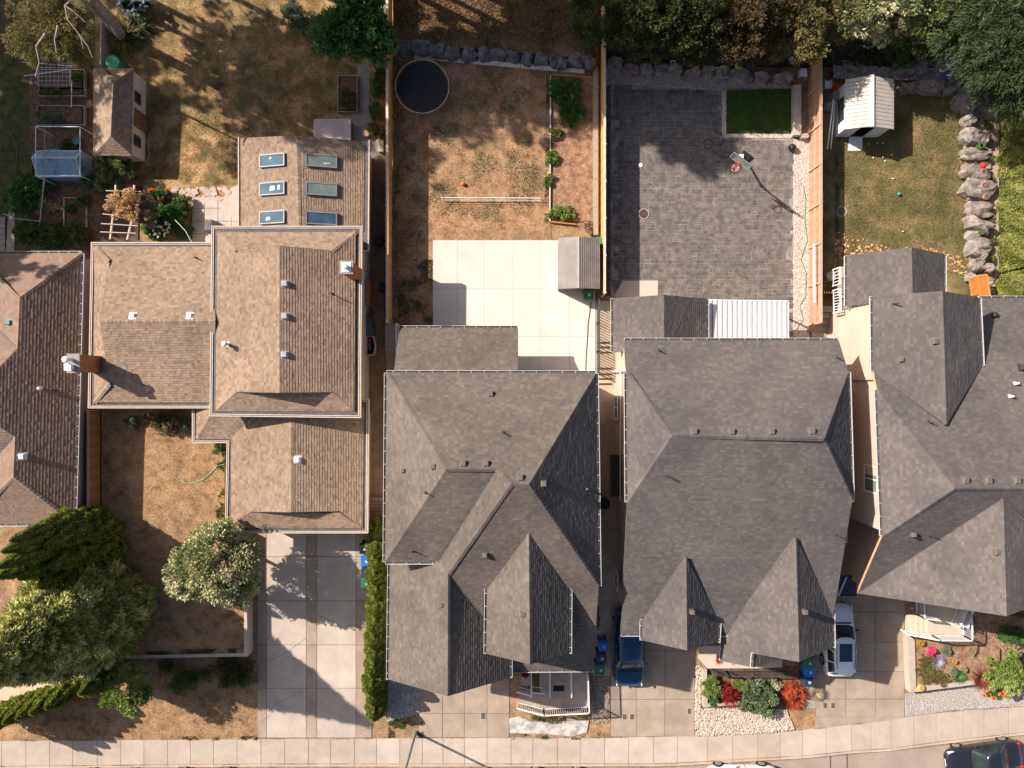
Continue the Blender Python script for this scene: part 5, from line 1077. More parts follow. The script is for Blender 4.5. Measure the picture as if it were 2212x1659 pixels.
for nm, poly, z_ in (('fence_weeds',[(849,100),(862,100),(862,700),(849,700)],0),('fence_weeds',[(700,300),(835,140),(845,300),(845,700),(800,700)],0) if False else ('fence_weeds',[(1180,150),(1190,150),(1190,480),(1176,480)],0),('edge_weeds',[(1803,200),(1812,200),(1812,640),(1803,640)],0),('edge_weeds',[(2066,220),(2092,240),(2100,600),(2078,600)],0),('edge_weeds',[(470,960),(486,960),(486,1130),(466,1130)],.9),('edge_weeds',[(500,1400),(526,1400),(526,1410),(300,1416),(300,1408)],.9)):
    tufts(nm, poly, 2500, BLADE_G, (.03,.10), z=z_, mask=speck(-.15))
tufts('bare_lawn_weeds', [(900,300),(1190,300),(1190,480),(930,520)], 9000, mat('weed_blades',(0,0,0)), (.02,.06), mask=lambda x,y: min(1, max(0, nz(x,y,1.6,9)*5-.6)))
tufts('back_lawn_green', [(400,230),(515,230),(515,400),(400,400)], 16000, BLADE_G, (.02,.05), mask=lambda x,y: min(1, max(.03, nz(x,y,.6,2)*3+.25)))

P_top = [(x, onl(SW_B, x)+.2) for x in range(0, 2212, 60)]
for (xa,ya),(xb,yb) in zip(P_top[:-1], P_top[1:]):
    pass
tufts('kerb_seam_weeds', P_top+[(x, y+1.6) for x, y in P_top[::-1]], 5200, BLADE_G, (.02,.05), z=-.02, mask=lambda x,y: min(1, max(.0, nz(x,y,.5,4)*5+.1)))
tufts('pavement_edge_weeds', [(x, onl(SW_T, x)-2) for x in range(0, 2212, 60)]+[(x, onl(SW_T, x)+.6) for x in range(2160, -1, -60)], 4200, BLADE, (.02,.06), z=0, mask=lambda x,y: min(1, max(.0, nz(x,y,.6,11)*5)))
# ================================================================== fences
def fence(name, label, x, y0, y1, h, m, mcap, side, zg=0.0, post=2.45, rails=True, bw=.14, cap=True, x1=None):
    """vertical-board fence along y standing at ground x (photo grid); side = +1/-1 the side that shows the rails"""
    a = W(x, y0, zg) ; c = W(x if x1 is None else x1, y1, zg); r = thing(name, label, 'fence', ((a[0]+c[0])/2,(a[1]+c[1])/2,zg)); A, B = Vector(a), Vector(c); d = (B-A); ln = d.length; d.normalize(); n = Vector((1,0,0))
    k = 0.0; shared = {}
    for i in range(int(ln/bw)):
        p = A+d*(i*bw+bw/2); b = MB(); key = i % 5
        if key not in shared:
            b.cr = [.1,.9,.45,.7,.25][key]; b.box(-.011, -bw/2+.004, .05, .011, bw/2-.004, h-.03); o = b.build('board', m, r, local=True); shared[key] = o.data
        else:
            o = bpy.data.objects.new('board', shared[key]); link(o, r)
        o.location = p-Vector(ORG[r.name])+Vector((0,0,random.uniform(-.01,.01))); o.rotation_euler = (0,0,atan2(d.y,d.x)-pi/2*(-1 if d.y < 0 else 1))
    n_ = max(1, int(round(ln/post)))
    for i in range(n_+1):
        p = A+d*(ln*i/n_); b = MB(); b.box(p.x-.05+side*.06, p.y-.05, zg, p.x+.05+side*.06, p.y+.05, zg+h+.03); b.build('post', mcap, r)
    for zz in ((.08,h*.52,h-.14) if rails else (h-.14,)):
        b = MB(); b.bar(A+Vector((side*.035,0,zz)), B+Vector((side*.035,0,zz)), .04, .085); b.build('rail', mcap, r)
    if cap: b = MB(); b.bar(A+Vector((0,0,h)), B+Vector((0,0,h)), .15, .03); b.build('cap_rail', mcap, r)
    return r
PINKCAP = mat('pale_cedar_trim', (.60,.46,.36), (.74,.60,.50), scale=3, rough=.7)
fence('cedar_fence', 'long yellow cedar fence between the dark passage and the trampoline yard', 847, -25, 700, 1.85, YELLOWWOOD, PINKCAP, -1, rails=False)
fence('cedar_fence', 'yellow cedar fence between the vegetable bed and the dark stamped patio', 1297.5, 26, 640, 2.0, YELLOWWOOD, PINKCAP, 1, rails=False)
fence('wood_fence', 'brown board fence between the stamped patio and the lawn with the white shed', 1748, 42, 702, 1.8, BROWNWOOD, mat('brown_fence_rail',(.46,.29,.20),(.58,.39,.28),scale=3,rough=.8), -1)
fence('side_fence', 'weathered orange brown fence along the left edge of the front lawn', 217, 886, 1132, 1.35, mat('rusty_boards',(.22,.11,.04),(.42,.22,.07),scale=2,rough=.8,streak=(3,9,3),rv=1,rvc=[(.16,.08,.03),(.45,.24,.07),(.30,.15,.05)],rvmix=.5), PALEWOOD, -1, zg=.9)
# ================================================================== railings
def railing(r, P, Q, h, m, step=.13, t_=.04, z=None, bal=.022, name='railing_section', top=.07):
    """railing section from foot P to foot Q: a part with baluster pieces"""
    P, Q = Vector(P), Vector(Q); ln = (Q-P).length; n = max(1, int(ln/step)); u = Vector((0,0,1)); b = MB()
    b.bar(P+u*h, Q+u*h, top, .05); b.bar(P+u*.08, Q+u*.08, .04, .05)
    for e in (P, Q): b.bar(e, e+u*(h+.03), .07, .07)
    o = b.build(name, m, r); 
    for i in range(1, n):
        p = P.lerp(Q, i/n); s = MB(); s.bar(p+u*.1, p+u*(h-.02), bal, bal); s.build('baluster', m, o)
# ---- house 2 porch: a raised slab with stair and white railings (parts of the porch)
ZP = .9
po = thing('porch', 'concrete front porch with white railings and five steps at the grey house', 'porch', G(1225,1490))
b = MB(); b.prism([W2(x,y,ZP) for x,y in [(1166,1446),(1270,1446),(1272,1527),(1173,1532),(1166,1528)]], 0, ZP); b.build('porch_floor', mat('porch_concrete',(.30,.24,.19),(.42,.35,.29),scale=1.6,rough=.9,rv=1,rvmix=.2,rvc=[(.32,.26,.21),(.4,.33,.27)]), po)
for i in range(5):
    z = ZP*(i+.5)/5; x0, x1 = 1121+i*9.2, 1121+(i+1)*9.2; b = MB(); b.prism([W2(x0,1490+i*1.2,z),W2(1168,1496,z),W2(1168,1528,z),W2(x0,1519+i*2,z)], 0, z); b.build('step', MC['porch_concrete'], po)
RW = WHITE_ALU
railing(po, W(1174,1531,ZP), W(1269.5,1526,ZP), .95, WHITE); railing(po, W(1269.5,1526,ZP), W(1267,1446,ZP), .95, WHITE)
railing(po, W(1117,1516,.1), W(1174,1531,ZP), .95, WHITE); railing(po, W(1232,1492,ZP), W(1232,1440,ZP), .95, RW); railing(po, W(1186.5,1492,ZP), W(1186.5,1440,ZP), .95, RW)
railing(po, W(1147,1492,.6), W(1147,1440,.6), .95, RW); railing(po, W(1115,1481,.1), W(1147,1490,.6), .95, RW); railing(po, W(1149,1483,.6), W(1175,1485,ZP), .95, RW)
b = MB(); p = W(1195,1481,ZP+.012); q = W(1219,1493,ZP+.012); b.box(p[0],p[1],ZP+.002,q[0],q[1],ZP+.014); tagit(b.build('door_mat', RUBBER), 'black door mat on the grey house porch', 'mat')
b = MB(); p = W(1125,1450,.5); b.box(p[0],p[1],.0,p[0]+.6,p[1]-.75,.9); b.build('planter_ledge', MC['porch_concrete'], po)
# ---- house 4 porch
p4 = thing('porch', 'concrete front porch with white railings at the right hand grey house', 'porch', G(2040,1350))
Z4 = .9
b = MB(); b.prism([W2(x,y,Z4) for x,y in [(2004,1290),(2090,1290),(2080,1372),(2004,1371)]], 0, Z4); b.build('porch_floor', mat('tan_porch_concrete',(.46,.37,.28),(.56,.46,.36),scale=1.6,rough=.9), p4)
for i in range(4):
    z = Z4*(i+.6)/4.6; x0 = 1957+i*12; b = MB(); b.prism([W2(x0,1328,z),W2(2006,1328,z),W2(2006,1371,z),W2(x0,1369,z)], 0, z); b.build('step', MC['tan_porch_concrete'], p4)
railing(p4, W(2012,1372,Z4), W(2080,1372.5,Z4), .95, WHITE, step=.11); railing(p4, W(2080,1372.5,Z4), W(2079,1300,Z4), .95, WHITE, step=.11); railing(p4, W(1946,1360,.15), W(2012,1372,Z4), .95, WHITE, step=.11)
railing(p4, W(1978,1290,Z4), W(1979,1326,Z4), .95, RW); railing(p4, W(1979,1326,Z4), W(2012,1330,Z4), .95, RW); railing(p4, W(2053,1345,Z4), W(2071,1305,Z4), .95, RW, step=.11); railing(p4, W(2071,1345,Z4), W(2084,1305,Z4), .95, RW, step=.11)
# ---- planter wall of house 4
pw = thing('planter_wall', 'low concrete wall around the flower planter by the right driveway', 'wall', G(1965,1440))
b = MB(); b.prism([W2(1961,1371,.6),W2(1976,1382,.6),W2(1979,1482,.6),W2(1966,1496,.6)], 0, .6); b.build('wall_panel', CONC, pw)
b = MB(); b.prism([W2(1979.4,1485,.6),W2(2105,1470,.6),W2(2107,1479,.6),W2(1967,1496.3,.6)], 0, .6); b.build('wall_end', CONC, pw)
sheet('planter_soil', [(1976,1383),(2105,1385),(2160,1400),(2160,1475),(2105,1471),(1979,1485)], .5, SOIL_L, thick=.5)
sheet('planter_soil_right', [(2104,1280),(2300,1280),(2300,1478),(2160,1475),(2160,1400),(2107,1386)], .3, SOIL_L, thick=.3)
# ---- front bed of house 3
bw = thing('bed_wall', 'tan concrete edge of the front bed with the red bushes', 'wall', G(1522,1490))
b = MB(); b.prism([W2(1518,1446,.35),W2(1527,1446,.35),W2(1529,1527,.35),W2(1519,1527,.35)], 0, .35); b.build('wall_panel', CONC, bw)
b = MB(); b.prism([W2(1529.4,1520,.35),W2(1608,1516,.35),W2(1608,1522,.35),W2(1529.4,1527,.35)], 0, .35); b.build('wall_end', CONC, bw)
sheet('front_bed_soil', [(1528,1440),(1740,1440),(1740,1535),(1610,1525),(1530,1520)], .04, SOIL)
sheet('front_walkway', [(1511,1395),(1600,1395),(1690,1395),(1690,1441),(1650,1444),(1528,1444),(1511,1425)], .3, mat('tan_walkway',(.50,.40,.31),(.60,.49,.39),scale=1.6,rough=.9), thick=.3)
sheet('bin_pad', [(1733,1420),(1762,1420),(1762,1530),(1728,1530),(1728,1450)], .012, mat('grey_pad',(.30,.27,.24),(.38,.34,.30),scale=2,rough=.9))
dr = thing('dark_railing', 'dark metal railing between the front walkway and the bed with red bushes', 'railing', G(1600,1450))
railing(dr, W(1535,1445,.2), W(1569,1449,.2), .9, flat('dark_rail_metal',(.07,.07,.075),.5), bal=.02, top=.05); railing(dr, W(1569,1449,.2), W(1692,1448,.2), .9, MC['dark_rail_metal'], bal=.02, top=.05)
# ---- passage railing beside the concrete patio
pr = thing('picket_railing', 'dark picket railing whose bars shade the side path', 'railing', G(1288,750))
DKR = flat('dark_rail_metal',(.07,.07,.075),.5)
for y0, y1 in ((640,700),(700,760),(760,806)): railing(pr, W(1289.5,y0,.0), W(1289.5,y1,.0), 1.15, DKR, bal=.06, step=.17, top=.10)
for i in range(7):
    pass
# dark bars laid on the side path in place of slat shadows
ORD7 = ['first','second','third','fourth','fifth','sixth','seventh']
for i, y in enumerate((740,750,761,796,808,818,829)):
    b = MB(); b.bar(W(1291,y,.05), W(1321,y,.05), .09, .05); tagit(b.build('shadow_bar', DARKWOOD), ORD7[i]+' dark bar drawn as a slat shadow across the side path, counted from the concrete patio', 'timber', 'bars drawn as slat shadows on the side path')
for i in range(4):
    b = MB(); z = .0; b.prism([W2(1290,915+i*9),W2(1320,915+i*9),W2(1320,918+i*9),W2(1290,918+i*9)], .0, .05); tagit(b.build('step_edge', CONC), ORD7[i]+' concrete step edge from the top in the narrow passage between grey houses', 'step edge', 'concrete step edges in the passage')
# ---- rear stair and rail of house 2
ws = thing('stair_railing', 'white railing of the back stairs at the left of the small roof', 'railing', G(852,725))
railing(ws, W(861,702,1.0), W(861,745,1.0), .95, WHITE, step=.14); railing(ws, W(861,745,1.0), W(862,806,.2), .95, WHITE, step=.14)
bs = thing('back_stairs', 'brown wooden back stairs between the passage and the small grey roof', 'stairs', G(848,760))
for i in range(8): b = MB(); b.box(*W2(838,750+i*8), .0, *W2(858,757.6+i*8), .9-i*.1); b.build('step', GREYWOOD, bs)
b = MB(); b.box(*W2(838,702), 0, *W2(862,749.5), 1.0); b.build('landing', GREYWOOD, bs)
# ---- deck and railing of house 4 rear
d4 = thing('rear_deck', 'rear deck with white slatted railing beside the small roof of the right house', 'deck', G(1815,620))
b = MB(); b.box(*W2(1800,583), 0, *W2(1870,680), 1.9); b.build('deck_floor', GREYWOOD, d4)
railing(d4, W(1799,583,1.9), W(1799,618,1.9), 1.0, WHITE, step=.17, bal=.04, top=.1); railing(d4, W(1799,628,1.9), W(1800,676,1.9), 1.0, WHITE, step=.17, bal=.04, top=.1)
st = thing('garden_stairs', 'stepped concrete stairs going down between the brown fence and the tan wall', 'stairs', G(1775,690))
for i in range(5): b = MB(); b.box(*W2(1752,664+i*13), 0, *W2(1792,676.6+i*13), .8-i*.16); b.build('step', GREYWOOD, st)
b = MB(); b.bar(W(1744,716,.1), W(1763,700,.9), .2, .05); b.bar(W(1750,716,.1), W(1772,696,.9), .2, .05); b.build('stringer', BROWNWOOD, st)
# ---- upturned brown parasol / plank
pl = thing('wooden_gate', 'open brown wooden gate between the fence and the tan house wall', 'gate', G(1795,632))
for i in range(6):
    b = MB(); b.bar(W(1776+i*5,631+.3*i,.1), W(1776+i*5,631+.3*i,1.7), .14, .03); b.build('board', mat('red_brown_wood',(.24,.09,.03),(.36,.15,.05),scale=3,rough=.7), pl)
b = MB(); b.bar(W(1774,632,1.4), W(1804,633,1.4), .05, .1); b.bar(W(1774,632,.4), W(1804,633,.4), .05, .1); b.build('gate_brace', DARKWOOD, pl)
# ================================================================== sheds
sh = thing('metal_shed', 'small white metal shed with ribbed roof and open sliding door', 'shed', G(1860,250))
ze, zr = 1.75, 2.3
NW, NE, SW_, SE = W(1827,173,ze), W(1930,177,ze), W(1826,278,ze), W(1928,282,ze)
RN, RS = W(1883,167,zr), W(1883,276,zr)
wx0, wx1, wy0, wy1 = NW[0]+.08, NE[0]-.08, SW_[1]+.08, NW[1]-.08; xr = RN[0]
b = MB()
b.face([(wx0,wy1,0),(wx0,wy1,ze-.03),(wx0,wy0,ze-.03),(wx0,wy0,0)]); b.face([(wx1,wy0,0),(wx1,wy0,ze-.03),(wx1,wy1,ze-.03),(wx1,wy1,0)]); b.face([(wx0,wy1,0),(wx1,wy1,0),(wx1,wy1,ze-.03),(xr,wy1,zr-.05),(wx0,wy1,ze-.03)])
dw0, dw1 = wx0+(wx1-wx0)*.32, wx0+(wx1-wx0)*.62
b.face([(wx0,wy0,0),(wx0,wy0,ze-.03),(dw0,wy0,ze-.03),(dw0,wy0,0)]); b.face([(dw1,wy0,0),(dw1,wy0,ze-.03),(wx1,wy0,ze-.03),(wx1,wy0,0)]); b.face([(wx0,wy0,ze-.03),(xr,wy0,zr-.05),(wx1,wy0,ze-.03)])
b.build('wall', mat('white_shed_metal',(.66,.68,.72),(.76,.77,.80),scale=3,rough=.5), sh)
b = MB(); b.box(wx0+.1,wy0+.1,.01,wx1-.1,wy1-.1,.05); b.build('shed_floor', flat('dark_interior',(.03,.03,.035),.9), sh)
RM = mat('ribbed_roof_metal',(.48,.43,.38),(.57,.52,.465),scale=2,rough=.5)
for s_, X in ((-1, NW[0]-.02), (1, NE[0]+.02)):
    n = 13
    for i in range(n):
        y0 = SW_[1]-.05+(NW[1]-SW_[1]+.1)*i/n; y1 = SW_[1]-.05+(NW[1]-SW_[1]+.1)*(i+1)/n; b = MB()
        b.mesh([(X,y0+.012,ze+.02),(xr,y0+.012,zr+.02),(xr,y1-.012,zr+.02),(X,y1-.012,ze+.02),(X,y0+.012,ze-.01),(xr,y0+.012,zr-.01),(xr,y1-.012,zr-.01),(X,y1-.012,ze-.01)], [(0,1,2,3) if s_<0 else (3,2,1,0),(4,5,1,0),(7,6,2,3),(0,3,7,4)])
        b.build('roof_panel', RM, sh)
b = MB(); b.mesh([(NW[0],SW_[1],ze-.02),(xr,SW_[1],zr-.02),(xr,NW[1],zr-.02),(NW[0],NW[1],ze-.02),(NE[0],SW_[1],ze-.02),(NE[0],NW[1],ze-.02)], [(0,1,2,3),(1,4,5,2)]); b.build('roof_underlay', BAND, sh)
b = MB(); b.bar((xr,SW_[1]-.08,zr+.035),(xr,NW[1]+.08,zr+.035), .26, .04); b.build('ridge_cap', WHITE_ALU, sh)
b = MB(); q = W(1821,236,1.1); b.box(wx0-.02,q[1]-.75,.55,wx0+.01,q[1]+.75,1.35); wf = b.build('window', flat('window_frame_dark',(.07,.06,.05),.6), sh); b = MB(); b.box(wx0-.03,q[1]-.68,.6,wx0-.022,q[1]+.68,1.3); b.build('pane', GLASS, wf)
b = MB(); b.box(dw1,wy0-.03,.02,dw1+(dw1-dw0),wy0-.015,ze-.1); b.build('door', MC['white_shed_metal'], sh)
b = MB(); b.mesh([(dw0-.05,wy0-.9,.01),(dw1+.05,wy0-.9,.01),(dw1+.02,wy0-.02,.14),(dw0,wy0-.02,.14)], [(0,1,2,3)]); tagit(b.build('ramp', WHITE_ALU), 'grey white ramp in front of the white shed door', 'ramp')
b = MB(); b.bar(W(1787,322,.9), W(1800,216,.9), .06, .1); b.bar(W(1794,322,.5), W(1804,216,.5), .06, .1); tagit(b.build('leaning_boards', WHITE), 'long white boards lying along the left of the white shed', 'boards', kind='stuff')
# resin shed
gs = thing('resin_shed', 'small grey resin shed on the edge of the white concrete patio', 'shed', G(1248,570))
z0, z1 = 1.75, 2.15; a0, a1, a2 = W(1206,514,z0), W(1249,511,z1), W(1296,514,z0); c0, c1, c2 = W(1203,624,z0), W(1249,612,z1), W(1296,618,z0)
GM = mat('taupe_resin',(.19,.165,.145),(.26,.225,.20),scale=1.5,rough=.55); b = MB(); b.mesh([(a0[0],a0[1],z0),(a1[0],a0[1],z1),(a1[0],c0[1],z1),(a0[0],c0[1],z0),(a2[0],a0[1],z0),(a2[0],c0[1],z0)], [(0,3,2,1),(1,2,5,4)]); b.build('roof', GM, gs)
b = MB(); n = 26
for i in range(n):
    y0 = c0[1]+(a0[1]-c0[1])*i/n; f = lambda k: (a1[0]+(a2[0]-a1[0])*k, z1+(z0-z1)*k)
for i in range(11):
    k = (i+.5)/11; x_, z_ = a1[0]+(a2[0]-a1[0])*k, z1+(z0-z1)*k; b.bar((x_,c0[1],z_+.02),(x_,a0[1],z_+.02), .07, .035)
b.build('roof_ribs', GM, gs); b = MB(); b.bar((a1[0],c0[1],z1+.02),(a1[0],a0[1],z1+.02), .12, .03); b.build('ridge_cap', mat('pale_taupe_resin',(.40,.36,.33),(.5,.45,.41),scale=3), gs)
b = MB(); X0, X1, Y0, Y1 = a0[0]+.08, a2[0]-.08, c0[1]+.08, a0[1]-.08; b.prism([(X0,Y0),(X1,Y0),(X1,Y1),(X0,Y1)], 0, z0-.01); b.mesh([(X0,Y0,z0-.01),(X1,Y0,z0-.01),(a1[0],Y0,z1-.03)], [(0,1,2)]); b.build('wall', mat('dark_resin',(.14,.12,.11),(.2,.17,.16),scale=2), gs)
# garden shed with shingled hip roof
g = thing('garden_shed', 'shingled garden shed with white walls and a brown door', 'shed', G(250,240))
lay_roof('shed', g, [
 [(203,149,1.7),(288,149,1.7),(245,178,2.45)],
 [(203,149,1.7),(245,178,2.45),(240,295,2.45),(202,334,1.7)],
 [(288,149,1.7),(245,178,2.45),(240,295,2.45),(284,335,1.7)],
 [(202,334,1.7),(240,295,2.45),(284,335,1.7)]], SH_BROWN, expo=.16, rake=PALEWOOD, fdepth=.12)
WP = walls(g, [(206,152),(287.5,152),(284,332),(205,332)], 1.65, .02, STUCCO2); X = max(p[0] for p in WP)-.07
for y0, y1 in ((200,220),(295,313)): q0, q1 = W(290,y0,1.2), W(290,y1,1.2); wall_window(g, X+.06, q0[1], q1[1], .8, 1.35, 1, DARKWOOD)
b = MB(); q0, q1 = W(295,240,.8), W(295,280,.8); 
for i in range(6): yy = q1[1]+(q0[1]-q1[1])*i/6; b.box(X+.04, yy+.01, .05, X+.10, yy+(q0[1]-q1[1])/6-.01, 1.6)
b.build('door', mat('brown_door_boards',(.16,.085,.03),(.24,.13,.05),scale=3,rough=.7), g)
# ================================================================== yard things
tr = thing('trampoline', 'round black trampoline with thin rim in the middle yard', 'trampoline', G(911,186)); c = W(912,186,.85); R_ = 1.57
b = MB(); b.cyl(c[0],c[1],.80,.815,R_+.0,seg=48); b.build('jumping_mat', mat('trampoline_mat',(.013,.014,.018),(.022,.023,.028),scale=3,rough=.6), tr)
b = MB(); b.torus((c[0],c[1],.82), R_+.15, .028, 56); b.build('rim', mat('rim_metal',(.48,.40,.30),(.58,.50,.39),scale=4,rough=.5), tr)
for i in range(56):
    a = 2*pi*i/56; s = MB(); s.bar((c[0]+R_*.93*cos(a),c[1]+R_*.93*sin(a),.81),(c[0]+(R_+.11)*cos(a),c[1]+(R_+.11)*sin(a),.82),.016,.015); s.build('spring', PLASTIC_K, tr)
for i in range(6):
    a = 2*pi*i/6+.3; s = MB(); s.tube([(c[0]+(R_+.13)*cos(a),c[1]+(R_+.13)*sin(a),0),(c[0]+(R_+.13)*cos(a),c[1]+(R_+.13)*sin(a),.82)],.03,seg=6); s.build('leg', STEEL, tr)
b = MB(); p = W(1000,397,.12); b.sphere((p[0],p[1],.13),.13,seg=18,rings=12); tagit(b.build('ball', mat('orange_ball',(.55,.15,.04),(.7,.22,.06),scale=4,rough=.6), smooth=True), 'orange ball on the dry middle yard', 'ball')
def line(name, pts, r, m, label, cat, seg=6):
    b = MB(); b.tube([W(*p) for p in pts], r, seg=seg, cap=False); return tagit(b.build(name, m, smooth=True), label, cat)
nt_ = thing('low_net', 'long thin white pipe frame lying across the middle yard', 'frame', G(1060,430))
for y, rr in ((427,.03),(432,.014)):
    b = MB(); b.tube([W(953,y,.35),W(1168,y+1,.35)], rr, seg=6); b.build('pipe', WHITE, nt_)
for x in (956,1166): b = MB(); b.tube([W(x,430,0),W(x,430,.35)], .02, seg=6); b.build('leg', WHITE, nt_)
# bed borders
bb = thing('bed_border', 'white and red board border around the vegetable bed', 'border', G(1191,320))
for A_, B_, m_ in ((W(1189.5,163,.1),W(1187.5,478,.1),mat('pale_board',(.52,.45,.40),(.66,.58,.52),scale=3)),(W(1187,479,.1),W(1243,485,.1),BRICK),(W(1190,163,.1),W(1281,169,.1),BRICK)):
    b = MB(); b.bar(A_, B_, .07, .2); b.build('board', m_, bb)
lg = thing('timber_ledge', 'weathered timber ledge running along the foot of the cedar fence', 'timber', G(1286,330))
for i in range(6):
    b = MB(); b.box(*W2(1280.5,150+i*60), 0, *W2(1291,209.3+i*60), .32+.01*(i%2)); b.build('timber', GREYWOOD, lg)
# white curb of the rock wall
cb = thing('stone_curb', 'white concrete curb below the dark boulders of the middle yard', 'curb', G(1040,135))
for i in range(8):
    x0, x1 = 895+i*46, 895+(i+1)*46-1; y0 = 118+i*4.2; b = MB(); b.prism([W2(x0,y0),W2(x1,y0+4.2),W2(x1,y0+13),W2(x0,y0+9)], -.02, .12+.003*i); b.build('curb_stone', CONC_W, cb)
# raised planter + path
tp = thing('raised_planter', 'raised wooden planter at the edge of the dry lawn', 'planter', G(749,200))
for A_, B_ in ((W(730,163,.3),W(771,163,.3)),(W(730,241,.3),W(771,241,.3)),(W(730,163,.3),W(730,241,.3)),(W(771,163,.3),W(771,241,.3))):
    b = MB(); b.bar(Vector(A_)-Vector((0,0,.15)), Vector(B_)-Vector((0,0,.15)), .06, .34); b.build('board', GREYWOOD, tp)
b = MB(); b.box(*W2(731,164), 0, *W2(770,240), .24); b.build('soil', SOIL, tp)
sheet('side_walk', [(772,140),(797,135),(797,310),(772,250),(740,252),(735,258),(780,262)], .01, mat('grey_walk',(.24,.21,.19),(.34,.30,.27),scale=1.5,rough=.9))
sheet('side_walk', [(760,245),(797,245),(838,330),(797,345),(760,300)], .013, mat('grey_walk',(0,0,0)))
ht = thing('hot_tub', 'covered hot tub with pale mauve cover behind the skylight roof', 'hot tub', G(718,275)); p, q = W(677,256,.9), W(758,305,.9)
b = MB(); b.box(p[0]+.05,p[1]-.05,0,q[0]-.05,q[1]+.05,.78); b.build('tub_body', flat('tub_brown',(.12,.09,.07),.7), ht); b = MB(); b.box(p[0],p[1],.78,q[0],q[1],.9); b.build('cover', mat('mauve_vinyl',(.40,.34,.34),(.48,.41,.41),scale=1.2,rough=.6), ht, bevel=.07)
b = MB(); p = W(793,292); b.cyl(p[0],p[1],0,.35,.15,.2,18); b.torus((p[0],p[1],.35),.19,.025,18); tagit(b.build('flower_pot', mat('terracotta',(.40,.24,.15),(.5,.32,.2),scale=4)), 'round terracotta pot beside the hot tub', 'pot')
wp = thing('wooden_box', 'narrow wooden planter box against the tall cedar fence', 'planter', G(824,320)); b = MB(); b.box(*W2(819,300),0,*W2(830,331),.35); b.build('box_side', PALEWOOD, wp)
# boards and posts in slope
ORD5 = ['first','second','third','fourth','fifth']
for i, (x, y) in enumerate(((931,65),(1001,72),(1080,77),(1142,80),(1212,83))):
    b = MB(); b.tube([W(x,y,.45),W(x,y,1.35)], .018, seg=5); tagit(b.build('stake', WHITE), ORD5[i]+' thin white stake from the left on the dry slope', 'stake', 'white stakes on the dry slope above the boulders')
# manhole covers and utility lids
def lid(x, y, r_, m, label, name='manhole_cover', z=.02, ring=True):
    t_ = thing(name, label, 'cover', G(x,y)); p = W(x,y,z); b = MB(); b.cyl(p[0],p[1],z-.03,z+.006,r_*.86,seg=24); b.build('lid', m, t_)
    for i in range(-3,4):
        w_ = sqrt(max(0,(r_*.75)**2-(i*r_*.22)**2)); s = MB(); s.box(p[0]-w_,p[1]+i*r_*.22-.012,z+.006,p[0]+w_,p[1]+i*r_*.22+.012,z+.014); s.build('rib', m, t_)
    if ring: b = MB(); b.torus((p[0],p[1],z),r_,.03,28); b.build('rim', CONC, t_)
lid(1391,462,.32,flat('rust_iron',(.10,.06,.05),.7),'round rusty grate in the stamped patio'); lid(1818,457,.32,flat('iron_grey',(.14,.11,.10),.7),'round iron cover in the right hand lawn')
lid(878,1506,.36,mat('concrete_lid',(.44,.38,.32),(.5,.44,.38),scale=4),'round concrete lid in the dark gravel patch by the grey garage')
def meter(x, y, w_, l_, m, label):
    t_ = thing('meter_cover', label, 'cover', G(x,y)); p = W(x,y); b = MB(); b.box(p[0]-w_/2,p[1]-l_/2,.0,p[0]+w_/2,p[1]+l_/2,.018); b.build('frame', CONC, t_); s = MB(); s.box(p[0]-w_/2+.04,p[1]-l_/2+.04,.01,p[0]+w_/2-.04,p[1]+l_/2-.04,.026); s.build('lid', m, t_)
IR = flat('meter_lid_brown',(.13,.085,.06),.7)
meter(1043.5,1546,.34,.5,flat('meter_lid_grey',(.10,.10,.10),.7),'small rectangular meter cover in the grey garage driveway'); meter(1349,1548,.32,.42,IR,'left one of two brown meter covers in the driveway with the blue car'); meter(1365,1548,.32,.42,IR,'right one of two brown meter covers in the driveway with the blue car'); meter(1489,1536,.3,.42,MC['meter_lid_grey'],'grey meter cover beside the pebble bed')
meter(1782,1524,.3,.42,IR,'left one of two brown meter covers near the potted grass'); meter(1799,1524,.3,.42,IR,'right one of two brown meter covers near the potted grass')
b = MB(); p = W(1384,357,.02); b.cyl(p[0],p[1],.015,.06,.15,.12,16); tagit(b.build('white_disc', WHITE), 'small white disc lying on the stamped patio', 'disc')
# hoses and cables
GH = flat('green_hose',(.06,.22,.14),.5); PG = flat('pale_green_hose',(.33,.50,.34),.5)
line('garden_hose', [(485,1003,.93),(470,1006,.93),(455,1022,.93),(440,1035,.93),(420,1043,.93),(400,1043,.93),(384,1036,.93),(370,1024,.93)], .022, PG, 'pale green garden hose lying on the front lawn', 'hose')
line('garden_hose', [(1735,400,.05),(1741,430,.05),(1738,470,.05),(1744,520,.05),(1730,560,.05),(1742,590,.05),(1740,640,.05),(1728,660,.05),(1735,690,.05),(1720,712,.05)], .02, GH, 'thin green hose winding down the pink gravel strip', 'hose')
line('black_cable', [(1277,653,.05),(1273,680,.05),(1270,700,.05),(1269,730,.05),(1266,770,.05),(1265,800,.05)], .022, PLASTIC_K, 'black cable running over the white concrete patio', 'cable')
line('garden_hose', [(20,280,.03),(30,300,.03),(37,320,.03),(36,350,.03),(30,390,.03),(26,430,.03),(22,470,.03)], .018, flat('grey_hose',(.16,.22,.18),.5), 'thin grey hose on the dark grass at the left edge', 'hose')
line('garden_hose', [(322,290,.03),(321,320,.03),(323,335,.03),(316,350,.03),(312,357,.03)], .025, flat('tan_hose',(.40,.33,.27),.6), 'tan hose on the ground beside the garden shed', 'hose')
pts = [(1530,278,.03),(1548,283,.03),(1560,292,.03),(1564,305,.03),(1556,314,.03),(1545,312,.03),(1536,303,.03),(1527,301,.03),(1520,308,.03),(1524,320,.03),(1534,321,.03),(1539,313,.03),(1532,310,.03)]
